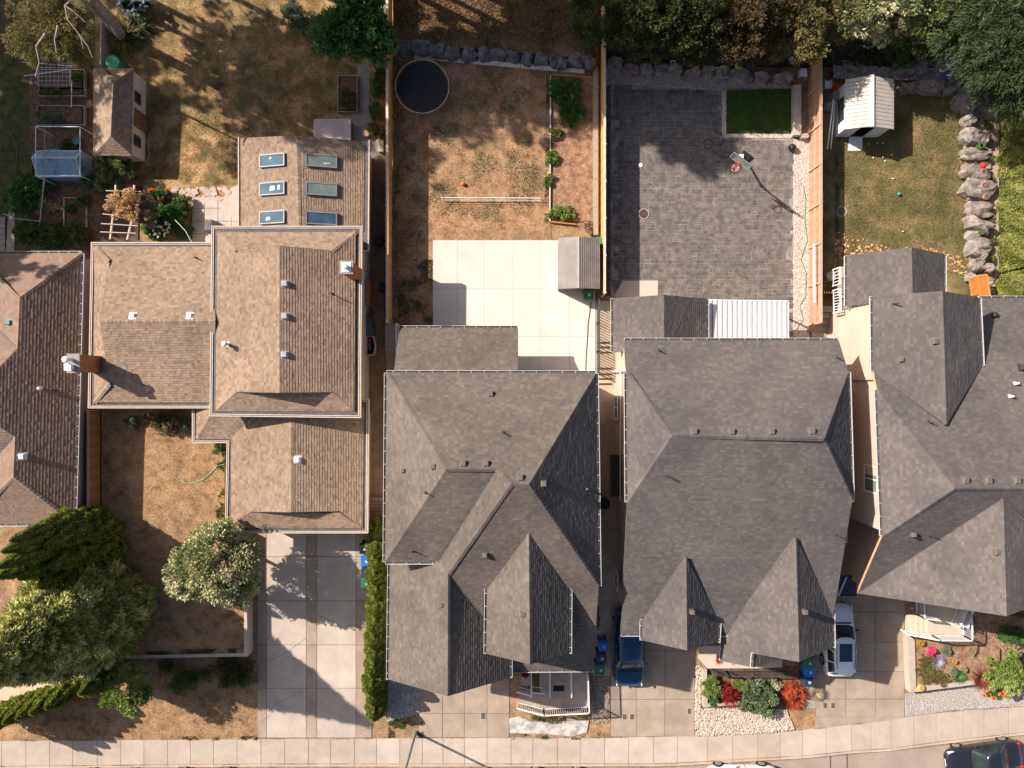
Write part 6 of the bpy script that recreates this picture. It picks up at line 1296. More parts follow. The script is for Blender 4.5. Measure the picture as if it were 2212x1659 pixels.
line('black_hose', pts, .02, PLASTIC_K, 'black hose curled on the stamped patio', 'hose'); line('black_hose', [(1540,326,.03),(1552,337,.03),(1566,340,.03),(1578,338,.1)], .02, PLASTIC_K, 'black hose leading to the work cart', 'hose')
line('utility_cable', [(378,475,1.5),(400,498,2.6),(414,523,3.2)], .014, WHITE_ALU, 'thin overhead wire from the shrub to the left wing roof', 'wire')
# the work cart on the stamped patio
wc = thing('basketball_hoop', 'portable basketball hoop with red rim standing on the stamped patio', 'basketball hoop', G(1605,343))
p0, p1 = Vector(W(1581.6,334,3.35)), Vector(W(1619.3,362.3,3.35)); d = (p1-p0).normalized(); e = Vector((-d.y,d.x,0)); e = -e if e.x > 0 else e
A_, B_ = p0, p1; z0_, z1_ = Vector((0,0,-.42)), Vector((0,0,.42)); lean = e*-.0
bb_ = MB(); bb_.mesh([A_+z0_, B_+z0_, B_+z1_, A_+z1_, A_+z0_-e*.03, B_+z0_-e*.03, B_+z1_-e*.03, A_+z1_-e*.03], [(0,1,2,3),(7,6,5,4),(0,4,5,1),(1,5,6,2),(2,6,7,3),(3,7,4,0)]); bo = bb_.build('backboard', mat('backboard_plate',(.26,.30,.31),(.36,.40,.40),scale=3,rough=.3), wc)
s = MB()
for P_, Q_ in ((A_+z0_,B_+z0_),(A_+z1_,B_+z1_),(A_+z0_,A_+z1_),(B_+z0_,B_+z1_)): s.bar(P_+e*.01, Q_+e*.01, .05, .05)
s.build('backboard_rim', STEEL, bo)
mid_ = (A_+B_)/2; rc_ = mid_+e*.36+Vector((0,0,-.33)); s = MB(); s.torus(tuple(rc_), .235, .022, 26, 6); s.bar(mid_+Vector((0,0,-.33)), rc_-e*.22, .16, .03); ri = s.build('rim', mat('red_paint',(.5,.03,.03),(.68,.06,.05),scale=4,rough=.4), wc)
s = MB()
for i in range(12):
    a0, a1 = 2*pi*i/12, 2*pi*(i+1)/12
    s.tube([rc_+Vector((.23*cos(a0),.23*sin(a0),0)), rc_+Vector((.15*cos(a1),.15*sin(a1),-.2)), rc_+Vector((.12*cos(a0),.12*sin(a0),-.4))], .012, seg=4)
s.build('net', WHITE, ri)
bs_ = Vector(W(1607,343,.1)); s = MB(); s.tube([bs_+Vector((0,0,.1)), mid_-e*.5+Vector((0,0,-1.6))], .06, seg=8); s.tube([mid_-e*.5+Vector((0,0,-1.6)), mid_-e*.06+Vector((0,0,.1))], .05, seg=8); s.tube([mid_-e*.75+Vector((0,0,-1.9)), mid_-e*.06+Vector((0,0,-.35))], .03, seg=8); s.build('pole', PLASTIC_K, wc)
s = MB(); s.mesh([tuple(bs_+d*u+e*v+Vector((0,0,w_-.1))) for u,v,w_ in ((-.38,-.5,0),(.38,-.5,0),(.3,.5,0),(-.3,.5,0),(-.33,-.42,.2),(.33,-.42,.2),(.22,.42,.12),(-.22,.42,.12))], [(3,2,1,0),(4,5,6,7),(0,1,5,4),(1,2,6,5),(2,3,7,6),(3,0,4,7)]); s.build('base', PLASTIC_K, wc, bevel=.03)
s = MB(); q_ = bs_-d*.25+e*.05; s.box(q_.x-.14,q_.y-.12,.2,q_.x+.14,q_.y+.12,.34); s.build('weight_bag', mat('mint_plastic',(.55,.62,.58),(.66,.72,.68),scale=4,rough=.5), wc)
# patio table shade etc. at the bench end
bn = thing('bench_wall', 'pale concrete bench wall along the right side of the turf', 'wall', G(1722,240))
for i in range(8): b = MB(); b.box(*W2(1714.5,183+i*13.6,.45), 0, *W2(1731,183+(i+1)*13.6-.4,.45), .45); b.build('block', CONC_W if False else mat('bench_block',(.42,.36,.31),(.52,.46,.40),scale=2.5,rough=.85), bn)
b = MB(); b.box(*W2(1732,288,.45), 0, *W2(1747,297,.45), .45); b.build('block', MC['bench_block'], bn)
b = MB(); c_ = W(1700,309,.45); b.cyl(c_[0],c_[1],.42,.46,.22,seg=18); ch = b.build('round_stool', mat('tan_seat',(.22,.18,.14),(.3,.25,.2),scale=4)); tagit(ch, 'round tan stool at the corner of the turf', 'stool')
b = MB(); c_ = W(1712,318,.3); b.sphere((c_[0],c_[1],.25),.24,seg=14,rings=8); tagit(b.build('black_bag', PLASTIC_K, smooth=True), 'dark round bag beside the tan stool', 'bag')
for i,(x,y,w_,lb,m_) in enumerate([(1454,135,.30,'small white square frame standing by the rocks',WHITE),(1394,78,.2,'white box in the dark mulch bed',WHITE)]):
    t_ = MB(); q = W(x,y,.5); t_.box(q[0]-w_/2,q[1]-w_/2,.35,q[0]+w_/2,q[1]+w_/2,.5); o = t_.build('white_box', m_); tagit(o, lb, 'box')
    if i == 0: s = MB(); s.box(q[0]-.1,q[1]-.1,.5,q[0]+.1,q[1]+.1,.504); s.build('lid', flat('dark_panel',(.04,.05,.06),.4), o)
b = MB(); q = W(1595,143,.5); b.torus((q[0],q[1],.6),.19,.05,20); b.cyl(q[0],q[1],.35,.6,.16,.2,18); tagit(b.build('yellow_pot', mat('lime_plastic',(.45,.50,.08),(.55,.60,.12),scale=4,rough=.5)), 'lime yellow pot among the rocks', 'pot')
b = MB(); q = W(1371,88,.5); b.sphere((q[0],q[1],.5),.34,.4,.25,12,8,jit=.12); tagit(b.build('tarp_bundle', mat('pale_blue_tarp',(.25,.33,.40),(.38,.45,.52),scale=5,rough=.6)), 'pale blue bundled tarp in the dark mulch bed', 'tarp')
b = MB(); q = W(1369,162,.1); b.box(q[0]-.1,q[1]-.08,.0,q[0]+.1,q[1]+.08,.12); tagit(b.build('red_brick', mat('red_plastic',(.45,.03,.02),(.55,.05,.03),scale=4)), 'small red block on the grey gravel band', 'block')
for i,(x,y,lb) in enumerate([(1736,157,'white plastic crate beside the brown fence'),(1787,183,'white plastic chair between the brown fence and the white shed')]):
    t_ = thing('plastic_chair' if i else 'plastic_crate', lb, 'chair' if i else 'crate', G(x,y)); q = W(x,y,.4); s = MB(); s.box(q[0]-.22,q[1]-.25,.38,q[0]+.22,q[1]+.25,.43); s.build('seat' if i else 'lid', WHITE_ALU, t_)
    for dx in (-.2,.2):
        s = MB(); s.box(q[0]+dx-.02,q[1]-.25,.0,q[0]+dx+.02,q[1]+.25,.62 if i else .38); s.build('side', WHITE_ALU, t_)
b = MB(); q = W(1716,130,.5); b.cyl(q[0],q[1],.35,.6,.25,.33,16); tagit(b.build('round_planter', GREYWOOD), 'round wooden tub with white flowers near the brown fence', 'planter'); bush(1716,128,.5,.35,.3,'white flowers in the round wooden tub', F_WHITE, n=400, L=.09, zg=.55, name='flowers', cat='flowers')
# croquet pegs and small balls
for i,(x,y) in enumerate(((1876,311),(1895,309),(1907,309),(1886,341),(1907,340),(1926,335),(1911,348),(1929,386),(1950,500),(1890,205))):
    b = MB(); q = W(x,y,.03); b.sphere((q[0],q[1],.05),.05,seg=8,rings=5); tagit(b.build('small_ball', WHITE, smooth=True), 'small white ball on the lawn below the white shed', 'ball', 'small white balls on the right lawn')
b = MB(); q = W(1942,419,.1); b.sphere((q[0],q[1],.11),.11,seg=14,rings=8); tagit(b.build('ball', mat('teal_ball',(.02,.25,.22),(.03,.35,.30),scale=4,rough=.5), smooth=True), 'teal ball in the middle of the right lawn', 'ball')
# ladder lying by the brown fence
ld = thing('ladder', 'aluminium ladder leaning on the lawn side of the brown fence', 'ladder', G(1778,440)); A0, A1 = W(1773,412,1.2), W(1772,465,1.2); 
for s_ in (0,.42): b = MB(); b.bar((A0[0]+s_,A0[1],1.0-s_),(A1[0]+s_,A1[1],1.0-s_),.05,.05); b.build('rail', STEEL, ld)
for i in range(8): b = MB(); yy = A0[1]+(A1[1]-A0[1])*(i+.5)/8; b.bar((A0[0],yy,1.0),(A0[0]+.42,yy,.58),.03,.03); b.build('rung', STEEL, ld)
pb = thing('fence_board_rack', 'white board hung along the top of the brown fence', 'board', G(1752,590)); b = MB(); b.bar(W(1758,526,1.5),W(1759,653,1.5),.14,.03); b.build('board', WHITE, pb)
# orange crate
ORANGE2 = mat('deep_orange_board',(.30,.085,.012),(.44,.14,.022),scale=3,rough=.7,streak=(8,2,8)); oc = thing('orange_crate', 'open orange wooden panel box beside the hedge and rocks', 'box', G(2110,618)); zz = .9
b = MB(); b.mesh([W(2093,599,.5),W(2132,593,1.3),W(2139,640,1.3),W(2101,645,.5)], [(0,3,2,1)]); b.build('panel', ORANGE2, oc)
for A_, B_ in ((W(2093,599,.53),W(2132,593,1.33)),(W(2132,593,1.33),W(2139,640,1.33)),(W(2112,596,.93),W(2119,643,.93)),(W(2093,599,.53),W(2101,645,.53))): b = MB(); b.bar(A_,B_,.08,.05); b.build('frame', mat('pale_orange_wood',(.42,.18,.04),(.52,.25,.07),scale=3), oc)
for p_ in ((2133,595),(2138,638)): b = MB(); q = W(p_[0],p_[1],1.28); b.box(q[0]-.04,q[1]-.04,0,q[0]+.04,q[1]+.04,1.28); b.build('leg', MC['pale_orange_wood'], oc)
# water butt / satellite near deck
b = MB(); q = W(1796,596,1.0); b.cyl(q[0],q[1],.0,.95,.28,.3,20); b.cyl(q[0],q[1],.95,1.0,.31,.28,20); tagit(b.build('round_barrel', mat('grey_barrel',(.33,.31,.29),(.42,.39,.36),scale=4)), 'grey round barrel beside the brown fence', 'barrel')
b = MB(); q = W(1293,521,.9); b.box(q[0]-.2,q[1]-.25,.0,q[0]+.2,q[1]+.25,.95); tagit(b.build('green_box', mat('green_plastic',(.03,.22,.13),(.05,.30,.18),scale=4,rough=.5), bevel=.03), 'green plastic box at the foot of the cedar fence', 'box')
# boardwalk at the far left
bw_ = tagit(bpy.data.objects.new('boardwalk', None), kind='structure'); COL.objects.link(bw_); ORG[bw_.name] = Vector((0,0,0))
for i in range(7): b = MB(); b.box(*W2(-20,470+i*12), 0, *W2(12,481.3+i*12), .06); b.build('plank', GREYWOOD, bw_)
sheet('curved_path', [(18,462),(24,430),(34,405),(48,395),(50,402),(38,425),(32,462),(30,545),(12,545)], .015, mat('stone_path',(.30,.24,.19),(.40,.33,.27),scale=3))
# raised beds
for i,(x0,y0,x1,y1,lb) in enumerate([(84,190,182,206,'long dark raised bed under the pea netting'),(80,228,181,269,'dark raised bed with grey green crop'),(84,150,181,190,'raised bed partly hidden by the pine boughs'),(138,427,186,490,'soil bed framed with pale boards')]):
    rb = thing('raised_bed', lb, 'raised bed', G((x0+x1)/2,(y0+y1)/2)); h_ = .3 if i < 3 else .12
    for A_, B_ in ((W(x0,y0,h_),W(x1,y0,h_)),(W(x1,y0,h_),W(x1,y1,h_)),(W(x1,y1,h_),W(x0,y1,h_)),(W(x0,y1,h_),W(x0,y0,h_))): b = MB(); b.bar(Vector(A_)-Vector((0,0,h_/2)),Vector(B_)-Vector((0,0,h_/2)),.05,h_); b.build('board', GREYWOOD if i != 3 else PALEWOOD, rb)
    b = MB(); b.box(*W2(x0,y0),0,*W2(x1,y1),h_-.08); b.build('soil', SOIL, rb)
# netting frames
nf = thing('pea_netting', 'white wire netting on poles over the raised beds', 'netting', G(110,170))
for A_,B_ in ((W(48,134,1.5),W(158,143,1.5)),(W(52,164,1.5),W(152,150,1.5)),(W(152,150,1.5),W(150,190,.0)),(W(155,176,1.0),W(154,232,1.0))): b = MB(); b.tube([A_,B_],.025,seg=6); b.build('pole', WHITE_ALU, nf)
b = MB()
for i in range(9): x = 82+i*9; b.tube([W(x,124,1.4),W(x-1,185,.9)],.009,seg=4)
for j in range(7): y = 127+j*9.5; b.tube([W(80,y,1.4-j*.08),W(156,y,1.4-j*.08)],.009,seg=4)
b.build('wire_net', WHITE_ALU, nf, kind='stuff')
# wire frame and small greenhouse
fr = thing('pipe_frame', 'blue and white pipe frame standing around the greenhouse', 'frame', G(125,330)); zt = 1.9
cs = [(77,273),(173,274),(173,379),(77,380)]
for i in range(4): b = MB(); b.tube([W(*cs[i],zt),W(*cs[(i+1)%4],zt)],.028,seg=6); b.build('pipe', WHITE_ALU, fr)
for c_ in cs: q = W(*c_,zt); b = MB(); b.tube([(q[0],q[1],0),q],.028,seg=6); b.build('post', WHITE_ALU, fr)
b = MB(); b.tube([W(96,268,zt),W(97,385,zt)],.03,seg=6); b.build('pipe', GREYWOOD, fr); b = MB(); b.tube([W(97,378,1.9),W(92,420,1.4),W(86,480,1.0)],.03,seg=6); b.build('pipe', PALEWOOD, fr)
gh = thing('greenhouse', 'small plastic film greenhouse with pale blue sheen', 'greenhouse', G(130,350)); z0, z1 = 1.15, 1.75
film = mat('plastic_film',(.14,.25,.40),(.30,.42,.56),c3=(.20,.40,.58),scale=1.6,detail=8,rough=.25,spec=.8,alpha=.78,bump=.6,bscale=3)
A = [W(77,318,z0),W(160,313,z0),W(165,316,z0),W(188,378,z0)]
x0,y0 = W2(82,326,z0); x1,y1 = W2(176,382,z0); ym = W(0,341,z1)[1]
b = MB(); b.mesh([(x0,y0,z0),(x1,y0,z0),(x1,y1,z0),(x0,y1,z0),(x0,ym,z1),(x1,ym,z1)], [(0,1,5,4),(4,5,2,3),(1,2,5),(0,4,3)]); b.mesh([(x0,y0,0),(x1,y0,0),(x1,y1,0),(x0,y1,0),(x0,y0,z0),(x1,y0,z0),(x1,y1,z0),(x0,y1,z0)], [(0,4,5,1),(1,5,6,2),(2,6,7,3),(3,7,4,0)]); b.build('film_cover', film, gh)
for P_,Q_ in (((x0,ym,z1+.02),(x1,ym,z1+.02)),((x0,y0,z0+.02),(x1,y0,z0+.02)),((x0,y1,z0+.02),(x1,y1,z0+.02)),((x1,y0,z0),(x1,ym,z1)),((x1,y1,z0),(x1,ym,z1)),((x0,y0,z0),(x0,ym,z1)),((x0,y1,z0),(x0,ym,z1))): b = MB(); b.tube([P_,Q_],.025,seg=6); b.build('rib', WHITE_ALU, gh)
b = MB(); q = W(142,362,.5); b.torus((q[0],q[1],1.55),.85,.02,36,5); tagit(b.build('blue_ring', mat('blue_hose',(.04,.30,.55),(.06,.4,.65),scale=4,rough=.4)), 'thin blue ring lying on the greenhouse film', 'ring')
b = MB(); q = W(162,303,.5); b.torus((q[0],q[1],.4),.22,.03,20,6); b.cyl(q[0],q[1],0,.4,.18,.22,18); tagit(b.build('teal_pot', mat('teal_plastic',(.02,.16,.16),(.03,.22,.22),scale=4,rough=.5)), 'teal bucket inside the pipe frame', 'bucket')
b = MB(); q = W(79,366,.4); b.torus((q[0],q[1],.3),.24,.03,20,6); b.cyl(q[0],q[1],0,.3,.2,.24,18); tagit(b.build('round_pot', DARKWOOD), 'dark round pot left of the greenhouse', 'pot')
line('string_line', [(8,462,1.1),(35,472,1.2),(86,478,1.0)], .02, PALEWOOD, 'thin rail across the left end of the garden', 'rail'); b = MB(); q = W(25,470,1.2); b.sphere((q[0],q[1],1.2),.1,seg=12,rings=8); tagit(b.build('white_globe', WHITE, smooth=True), 'white globe on the thin garden rail', 'ornament')
b = MB(); q = W(250,140,.5); b.cyl(q[0],q[1],.0,.9,.42,.45,22); tagit(b.build('green_barrel', mat('green_plastic_lid',(.01,.22,.13),(.02,.30,.18),scale=4,rough=.5)), 'green round compost bin behind the garden shed', 'bin')
b = MB(); b.bar(W(228,30,.5),W(226,148,.5),.05,1.0); tagit(b.build('low_partition', PALEWOOD), 'thin pale partition running up from the garden shed', 'fence')
# pergola
pg = thing('pergola', 'small white wooden pergola with cross bars above the left wing', 'pergola', G(265,470)); zt = 2.3
for (xa,ya,xb,yb) in ((247,445,238,517),(290,455,275,518),(250,400,249,440),(290,400,289,440)): b = MB(); b.bar(W(xa,ya,zt),W(xb,yb,zt),.09,.12); b.build('beam', PALEWOOD, pg)
for i,(xa,ya,xb,yb) in enumerate(((229,412,304,414),(227,432,300,432),(226,442,302,452),(222,462,300,472),(219,483,297,488),(217,501,294,504))): b = MB(); b.bar(W(xa,ya,zt+.1),W(xb,yb,zt+.1),.05,.08); b.build('cross_bar', mat('grey_white_wood',(.40,.37,.34),(.50,.47,.44),scale=4), pg)
for (x,y) in ((240,512),(277,512),(247,448),(289,448)): q = W(x,y,zt); b = MB(); b.box(q[0]-.05,q[1]-.05,0,q[0]+.05,q[1]+.05,zt-.05); b.build('post', PALEWOOD, pg)
sheet('pergola_deck', [(219,410),(300,410),(298,525),(217,525)], .04, DARKWOOD)
bq = thing('covered_grill', 'grey fabric covered grill on the paved terrace', 'grill', G(452,487)); b = MB(); p = W(452,487,.8); b.mesh([(p[0]-.35,p[1]-.4,0),(p[0]+.35,p[1]-.4,0),(p[0]+.35,p[1]+.4,0),(p[0]-.35,p[1]+.4,0),(p[0]-.28,p[1]-.4,.95),(p[0]+.28,p[1]-.35,.95),(p[0]+.28,p[1]+.35,1.0),(p[0]-.25,p[1]+.38,.95)], [(4,5,6,7),(0,1,5,4),(1,2,6,5),(2,3,7,6),(3,0,4,7)]); b.build('cover', mat('grey_cover',(.10,.09,.085),(.17,.15,.14),scale=3,rough=.8), bq, bevel=.08)
# passage between fence and house 1
ct = thing('boat_trailer', 'parked cart with open white edged box full of things in the dark passage', 'cart', G(800,745))
b = MB(); z = .95; P_ = [W2(784,726,z),W2(806,726,z),W2(811,745,z),W2(808,766,z),W2(784,768,z)]; b.prism(P_,.35,.5); b.build('floor', flat('cart_floor',(.03,.03,.035),.9), ct)
for i in range(5): s = MB(); s.bar((*P_[i],.72),(*P_[(i+1)%5],.72),.06,.5); s.build('side', mat('cart_cream',(.42,.40,.36),(.52,.50,.46),scale=4), ct)
b = MB(); b.prism([W2(782,682,1.2),W2(796,680,1.2),W2(804,692,1.2),W2(807,726,1.2),W2(784,726,1.2)],.4,1.15); b.build('front_cover', mat('dark_slate_cover',(.05,.06,.065),(.08,.095,.10),scale=3,rough=.5), ct, bevel=.1)
for i in range(9): s = MB(); q = W(788+random.random()*14,734+random.random()*24,.7); s.box(q[0]-.09,q[1]-.07,.5,q[0]+.09,q[1]+.07,.62+random.random()*.2); tagit(s.build('parcel', [mat('red_plastic',(0,0,0)),mat('teal_plastic',(0,0,0)),WHITE_ALU][i%3]), 'small odds and ends lying in the open cart', 'odds and ends', 'odds and ends in the cart')
ot = thing('side_lean_to', 'orange walled lean-to shed in the passage beside the brown house', 'lean-to', G(790,620)); p, q = W(782,604,1.6), W(806,658,1.6)
b = MB(); b.box(p[0]-1.0,p[1],0,p[0]+.45,q[1],1.6); b.build('wall', mat('red_orange_wall',(.30,.12,.05),(.42,.18,.08),scale=2), ot); b = MB(); b.box(p[0]-1.0,p[1]+.03,1.6,p[0]+.3,q[1]-.03,1.65); b.build('roof', flat('grey_felt',(.17,.16,.15),.9), ot)
for i in range(2): b = MB(); q = W(820+i*9, 520+i*100, .5); b.box(q[0]-.25,q[1]-.3,0,q[0]+.25,q[1]+.3,.85); tagit(b.build('side_box', flat('black_box',(.03,.03,.03),.6), bevel=.04), ['black box by the cedar fence in the passage','dark box further down the passage'][i], 'box')
for i in range(5): b = MB(); z = .12; b.box(*W2(799,1072+i*8), 0, *W2(832,1079+i*8), .55-i*.1); tagit(b.build('passage_step', mat('brown_passage_concrete',(0,0,0))), ORD7[i]+' concrete step from the top at the lower end of the dark passage', 'step', 'steps at the lower end of the dark passage')
# awnings and side details between the houses
def slabbox(name, x0,y0,x1,y1,z0,z1,m,label,cat): b = MB(); b.box(*W2(x0,y0,z1), z0, *W2(x1,y1,z1), z1); return tagit(b.build(name, m), label, cat)
slabbox('side_awning', 1319,983,1346,1073,2.5,2.65,flat('black_awning',(.05,.045,.045),.8),'dark flat awning over the side door of the middle grey house','awning')
slabbox('side_awning', 1845,970,1868,1052,2.5,2.65,MC['black_awning'],'dark flat awning between the two right hand houses','awning')
slabbox('side_canopy', 1813,1243,1850,1288,2.3,2.36,mat('dark_canopy',(.03,.035,.05),(.05,.055,.075),scale=3,rough=.6),'dark canopy over the passage end above the white parked car','canopy')
b = MB(); b.bar(W(1829,1246,2.42),W(1811,1287,2.42),.08,.06); tagit(b.build('canopy_bar', WHITE), 'white bar lying across the dark canopy', 'bar')
xw = W(1355,900,E+DZ)[0]+.17
b = MB(); b.box(xw-.03, W(0,1080,3)[1], 3.3, xw+.01, W(0,800,3)[1], 3.45); b.build('belly_band', WHITE, h3)
for (ya,yb,z0_,z1_,pn) in ((858,905,1.1,2.4,2),(966,980,4.8,5.6,2),(1240,1275,1.2,2.4,2)): k = 1.38879*(CH-z1_)/CF; wall_window(h3, xw-.0, -(ya-829.5)*k, -(yb-829.5)*k, z0_, z1_, -1, WHITE, pn)
b = MB(); b.tube([(xw-.08, W(0,800,5)[1], 6.6),(xw-.08, W(0,800,5)[1], .1)], .05, seg=6); b.build('downspout', WHITE, h3)
sheet('passage_right_ground', [(1800,715),(1880,690),(1900,900),(1900,1290),(1800,1290)], .005, mat('side_path_concrete',(0,0,0)))
b = MB(); p = W(1304,1085); b.cyl(p[0],p[1],0,.7,.33,seg=20); tagit(b.build('round_vent_unit', PLASTIC_K), 'dark round barrel in the narrow passage', 'barrel')
# street lamp
sl_ = thing('street_lamp', 'tall grey street lamp pole leaning out of the bottom of the photo', 'street lamp', G(898,1582)); q = W(898,1582)
b = MB(); b.cyl(q[0],q[1],0,.5,.13,.11,14); b.cyl(q[0],q[1],.5,8.5,.085,.055,14); b.build('pole', mat('lamp_green_grey',(.22,.26,.24),(.30,.34,.31),scale=5,rough=.5,metal=.3), sl_); b = MB(); b.tube([(q[0],q[1],8.4),(q[0]+.1,q[1]-.9,8.8),(q[0]+.2,q[1]-1.8,8.8)],.045,seg=7); b.build('arm', MC['lamp_green_grey'], sl_); b = MB(); b.sphere((q[0]+.22,q[1]-2.1,8.78),.16,.38,.1); b.build('lamp_head', MC['lamp_green_grey'], sl_)
# ================================================================== bins
def bin_(x, y, col, cname, label, rz=0.0, zt=1.05):
    p = W(x, y, zt); r = thing('wheelie_bin', label, 'bin', (0,0,0), 'wheeled refuse bins'); m = mat(cname, tuple(v*.85 for v in col), col, scale=5, rough=.45)
    b = MB(); b.mesh([(-.22,-.24,.05),(.22,-.24,.05),(.22,.24,.05),(-.22,.24,.05),(-.29,-.31,.95),(.29,-.31,.95),(.29,.31,.95),(-.29,.31,.95)], [(3,2,1,0),(4,5,6,7),(0,1,5,4),(1,2,6,5),(2,3,7,6),(3,0,4,7)]); b.build('bin_body', m, r)
    b = MB(); b.mesh([(-.31,-.34,.95),(.31,-.34,.95),(.31,.34,.98),(-.31,.34,.98),(-.27,-.29,1.03),(.27,-.29,1.03),(.27,.28,1.06),(-.27,.28,1.06)], [(4,5,6,7),(0,1,5,4),(1,2,6,5),(2,3,7,6),(3,0,4,7)]); l_ = b.build('lid', m, r)
    b = MB(); b.mesh([(-.02,-.10,1.048),(.15,-.10,1.048),(.15,.07,1.055),(-.02,.07,1.055)], [(0,1,2,3)]); b.build('label', flat('bin_sticker',(.50,.55,.56),.6), l_)
    b = MB(); [b.box(.0+.045*i,-.075+.05*j,1.0565,.03+.045*i,-.045+.05*j,1.058) for i in range(3) for j in range(3) if (i+j)%2==0]; b.build('label_print', flat('sticker_print',(.16,.22,.24),.6), l_)
    b = MB(); b.tube([(-.26,.36,.98),(.26,.36,.98)],.02,seg=6); b.build('handle', m, r)
    for s_ in (-1,1): b = MB(); b.tube([(s_*.2,.27,.12),(s_*.27,.27,.12)],.12,seg=12); b.build('wheel', RUBBER, r)
    r.location = (p[0],p[1],0); r.rotation_euler = (0,0,rz); return r
BLUE, NAVY, GRN, BLK = (.02,.16,.55), (.03,.045,.085), (.035,.16,.08), (.015,.015,.018)
for x,y,c_,cn,lb in [(786,1186,BLK,'bin_black','black bin nearest the brown garage in the hedge side row'),(789,1213,BLUE,'bin_blue','blue bin beside the driveway hedge'),(790,1238,NAVY,'bin_navy','navy bin beside the driveway hedge'),(790,1260,GRN,'bin_green','green bin beside the driveway hedge'),
  (1303,1397,BLUE,'bin_blue','blue bin beside the blue car'),(1299,1423,NAVY,'bin_navy','navy bin between a blue and a green bin by the blue car'),(1296,1448,GRN,'bin_green','green bin above the dark pebble strip'),
  (1748,1433,GRN,'bin_green','green bin under the pointed right gable'),(1749.5,1453,BLUE,'bin_blue','blue bin beside the orange red bush'),(1747,1474,NAVY,'bin_navy','navy bin next to the potted grass'),(1271,636,GRN,'bin_green','green bin beside the small resin shed')]: bin_(x,y,c_,cn,lb,random.uniform(-.05,.05))
# bicycle-like dark thing in the passage
bk = thing('bicycle', 'dark bicycle leaning in the passage by the bins', 'bicycle', G(1293,1340))
for i,y in enumerate((1322,1350)): 
    b = MB(); p = W(1292,y,.33); b.torus((0,0,0),.32,.022,24,6); o = b.build('wheel', RUBBER, bk, local=True); o.rotation_euler = (0,pi/2-.15,0); o.location = Vector((p[0],p[1],.34))-Vector(ORG[bk.name])
b = MB(); A_, B_ = Vector(W(1292,1322,.34)), Vector(W(1292,1350,.34)); m1 = (A_+B_)/2; u = Vector((0,0,1)); b.tube([A_,A_.lerp(m1,.6)+u*.5,m1,A_],.018,seg=6); b.tube([A_.lerp(m1,.6)+u*.5,B_.lerp(m1,.4)+u*.5,m1],.018,seg=6); b.tube([B_,B_.lerp(m1,.3)+u*.6],.018,seg=6); b.build('frame', PLASTIC_K, bk)
b = MB(); q = B_.lerp(m1,.3)+u*.6; b.tube([q+Vector((-.25,0,.03)),q+Vector((.25,0,.03))],.015,seg=6); b.build('handlebar', PLASTIC_K, bk); b = MB(); q = A_.lerp(m1,.6)+u*.56; b.sphere(q,.07,.13,.03); b.build('saddle', PLASTIC_K, bk)
# ================================================================== boulders
def boulder(x, y, rx, ry, rz, zg, m, label, group, name='boulder'):
    c = W(x, y, zg+rz*.6); r_ = MB(); q_ = random.uniform(.82,1.12); rx *= q_; ry *= random.uniform(.85,1.15); rz *= random.uniform(.7,1.25); rt = random.uniform(-.35,.35); seg, rings = 14, 9; sd = random.random()*100
    from mathutils import noise as mn
    v = []
    for i in range(rings+1):
        ph = pi*i/rings
        for k in range(seg):
            th = 2*pi*k/seg; d = Vector((sin(ph)*cos(th), sin(ph)*sin(th), cos(ph))); s = 1+.34*mn.noise(d*1.3+Vector((sd,0,0)))+.22*mn.noise(d*3+Vector((0,sd,0)))
            e = max(abs(d.x),abs(d.y),abs(d.z)); s *= (1/e)**.55
            v.append((c[0]+rx*d.x*s*cos(rt)-ry*d.y*s*sin(rt), c[1]+rx*d.x*s*sin(rt)+ry*d.y*s*cos(rt), zg+rz*.35+rz*d.z*s))
    r_.mesh(v, [(i*seg+k,(i+1)*seg+k,(i+1)*seg+(k+1)%seg,i*seg+(k+1)%seg) for i in range(rings) for k in range(seg)])
    return tagit(r_.build(name, m), label, 'rock', group)
ORD = ['first','second','third','fourth','fifth','sixth','seventh','eighth','ninth','tenth','eleventh','twelfth','thirteenth','fourteenth','fifteenth','sixteenth','seventeenth','eighteenth','nineteenth','twentieth']
mid = [(873,104,.6,.45),(911,103,.65,.45),(944,110,.6,.4),(978,115,.6,.4),(1014,118,.6,.4),(1048,117,.45,.45),(1075,118,.45,.4),(1105,122,.45,.4),(1139,127,.45,.4),(1170,127,.5,.45),(1198,132,.35,.45),(1214,136,.35,.45),(1246,131,.65,.5),(1275,137,.4,.4)]
for i,(x,y,rx,ry) in enumerate(mid): boulder(x,y,rx,ry,.5,.0,ROCK_D,ORD[i]+' boulder from the left in the row above the white curb','boulders above the white curb')
for i,(x,y,rx,ry) in enumerate([(1328,137,.55,.5),(1364,148,.5,.25),(1396,151,.55,.3),(1430,151,.55,.33),(1457,152,.45,.33),(1495,159,.6,.28),(1528,157,.45,.35),(1558,157,.5,.5),(1597,163,.75,.5),(1645,168,.5,.4),(1692,168,.6,.35),(1664,112,.6,.5),(1565,118,.45,.6),(1548,105,.4,.4),(1690,100,.5,.4)]): boulder(x,y,rx,ry,.42,.1,ROCK,ORD[i]+' grey boulder from the left in the edging of the stamped patio','boulders edging the stamped patio')
for i,(x,y,rx,ry) in enumerate([(1800,210,.3,.35),(1788,230,.25,.3),(1848,147,.9,.4),(1953,150,.7,.5),(1985,145,.6,.6),(2012,180,.9,.6),(2043,143,.6,.6),(2055,190,.7,.45),(2080,215,.5,.6),(1960,190,.5,.3)]): boulder(x,y,rx,ry,.45,.15,ROCK,ORD[i]+' rock from the left around the white shed lawn','rocks at the top of the right lawn')
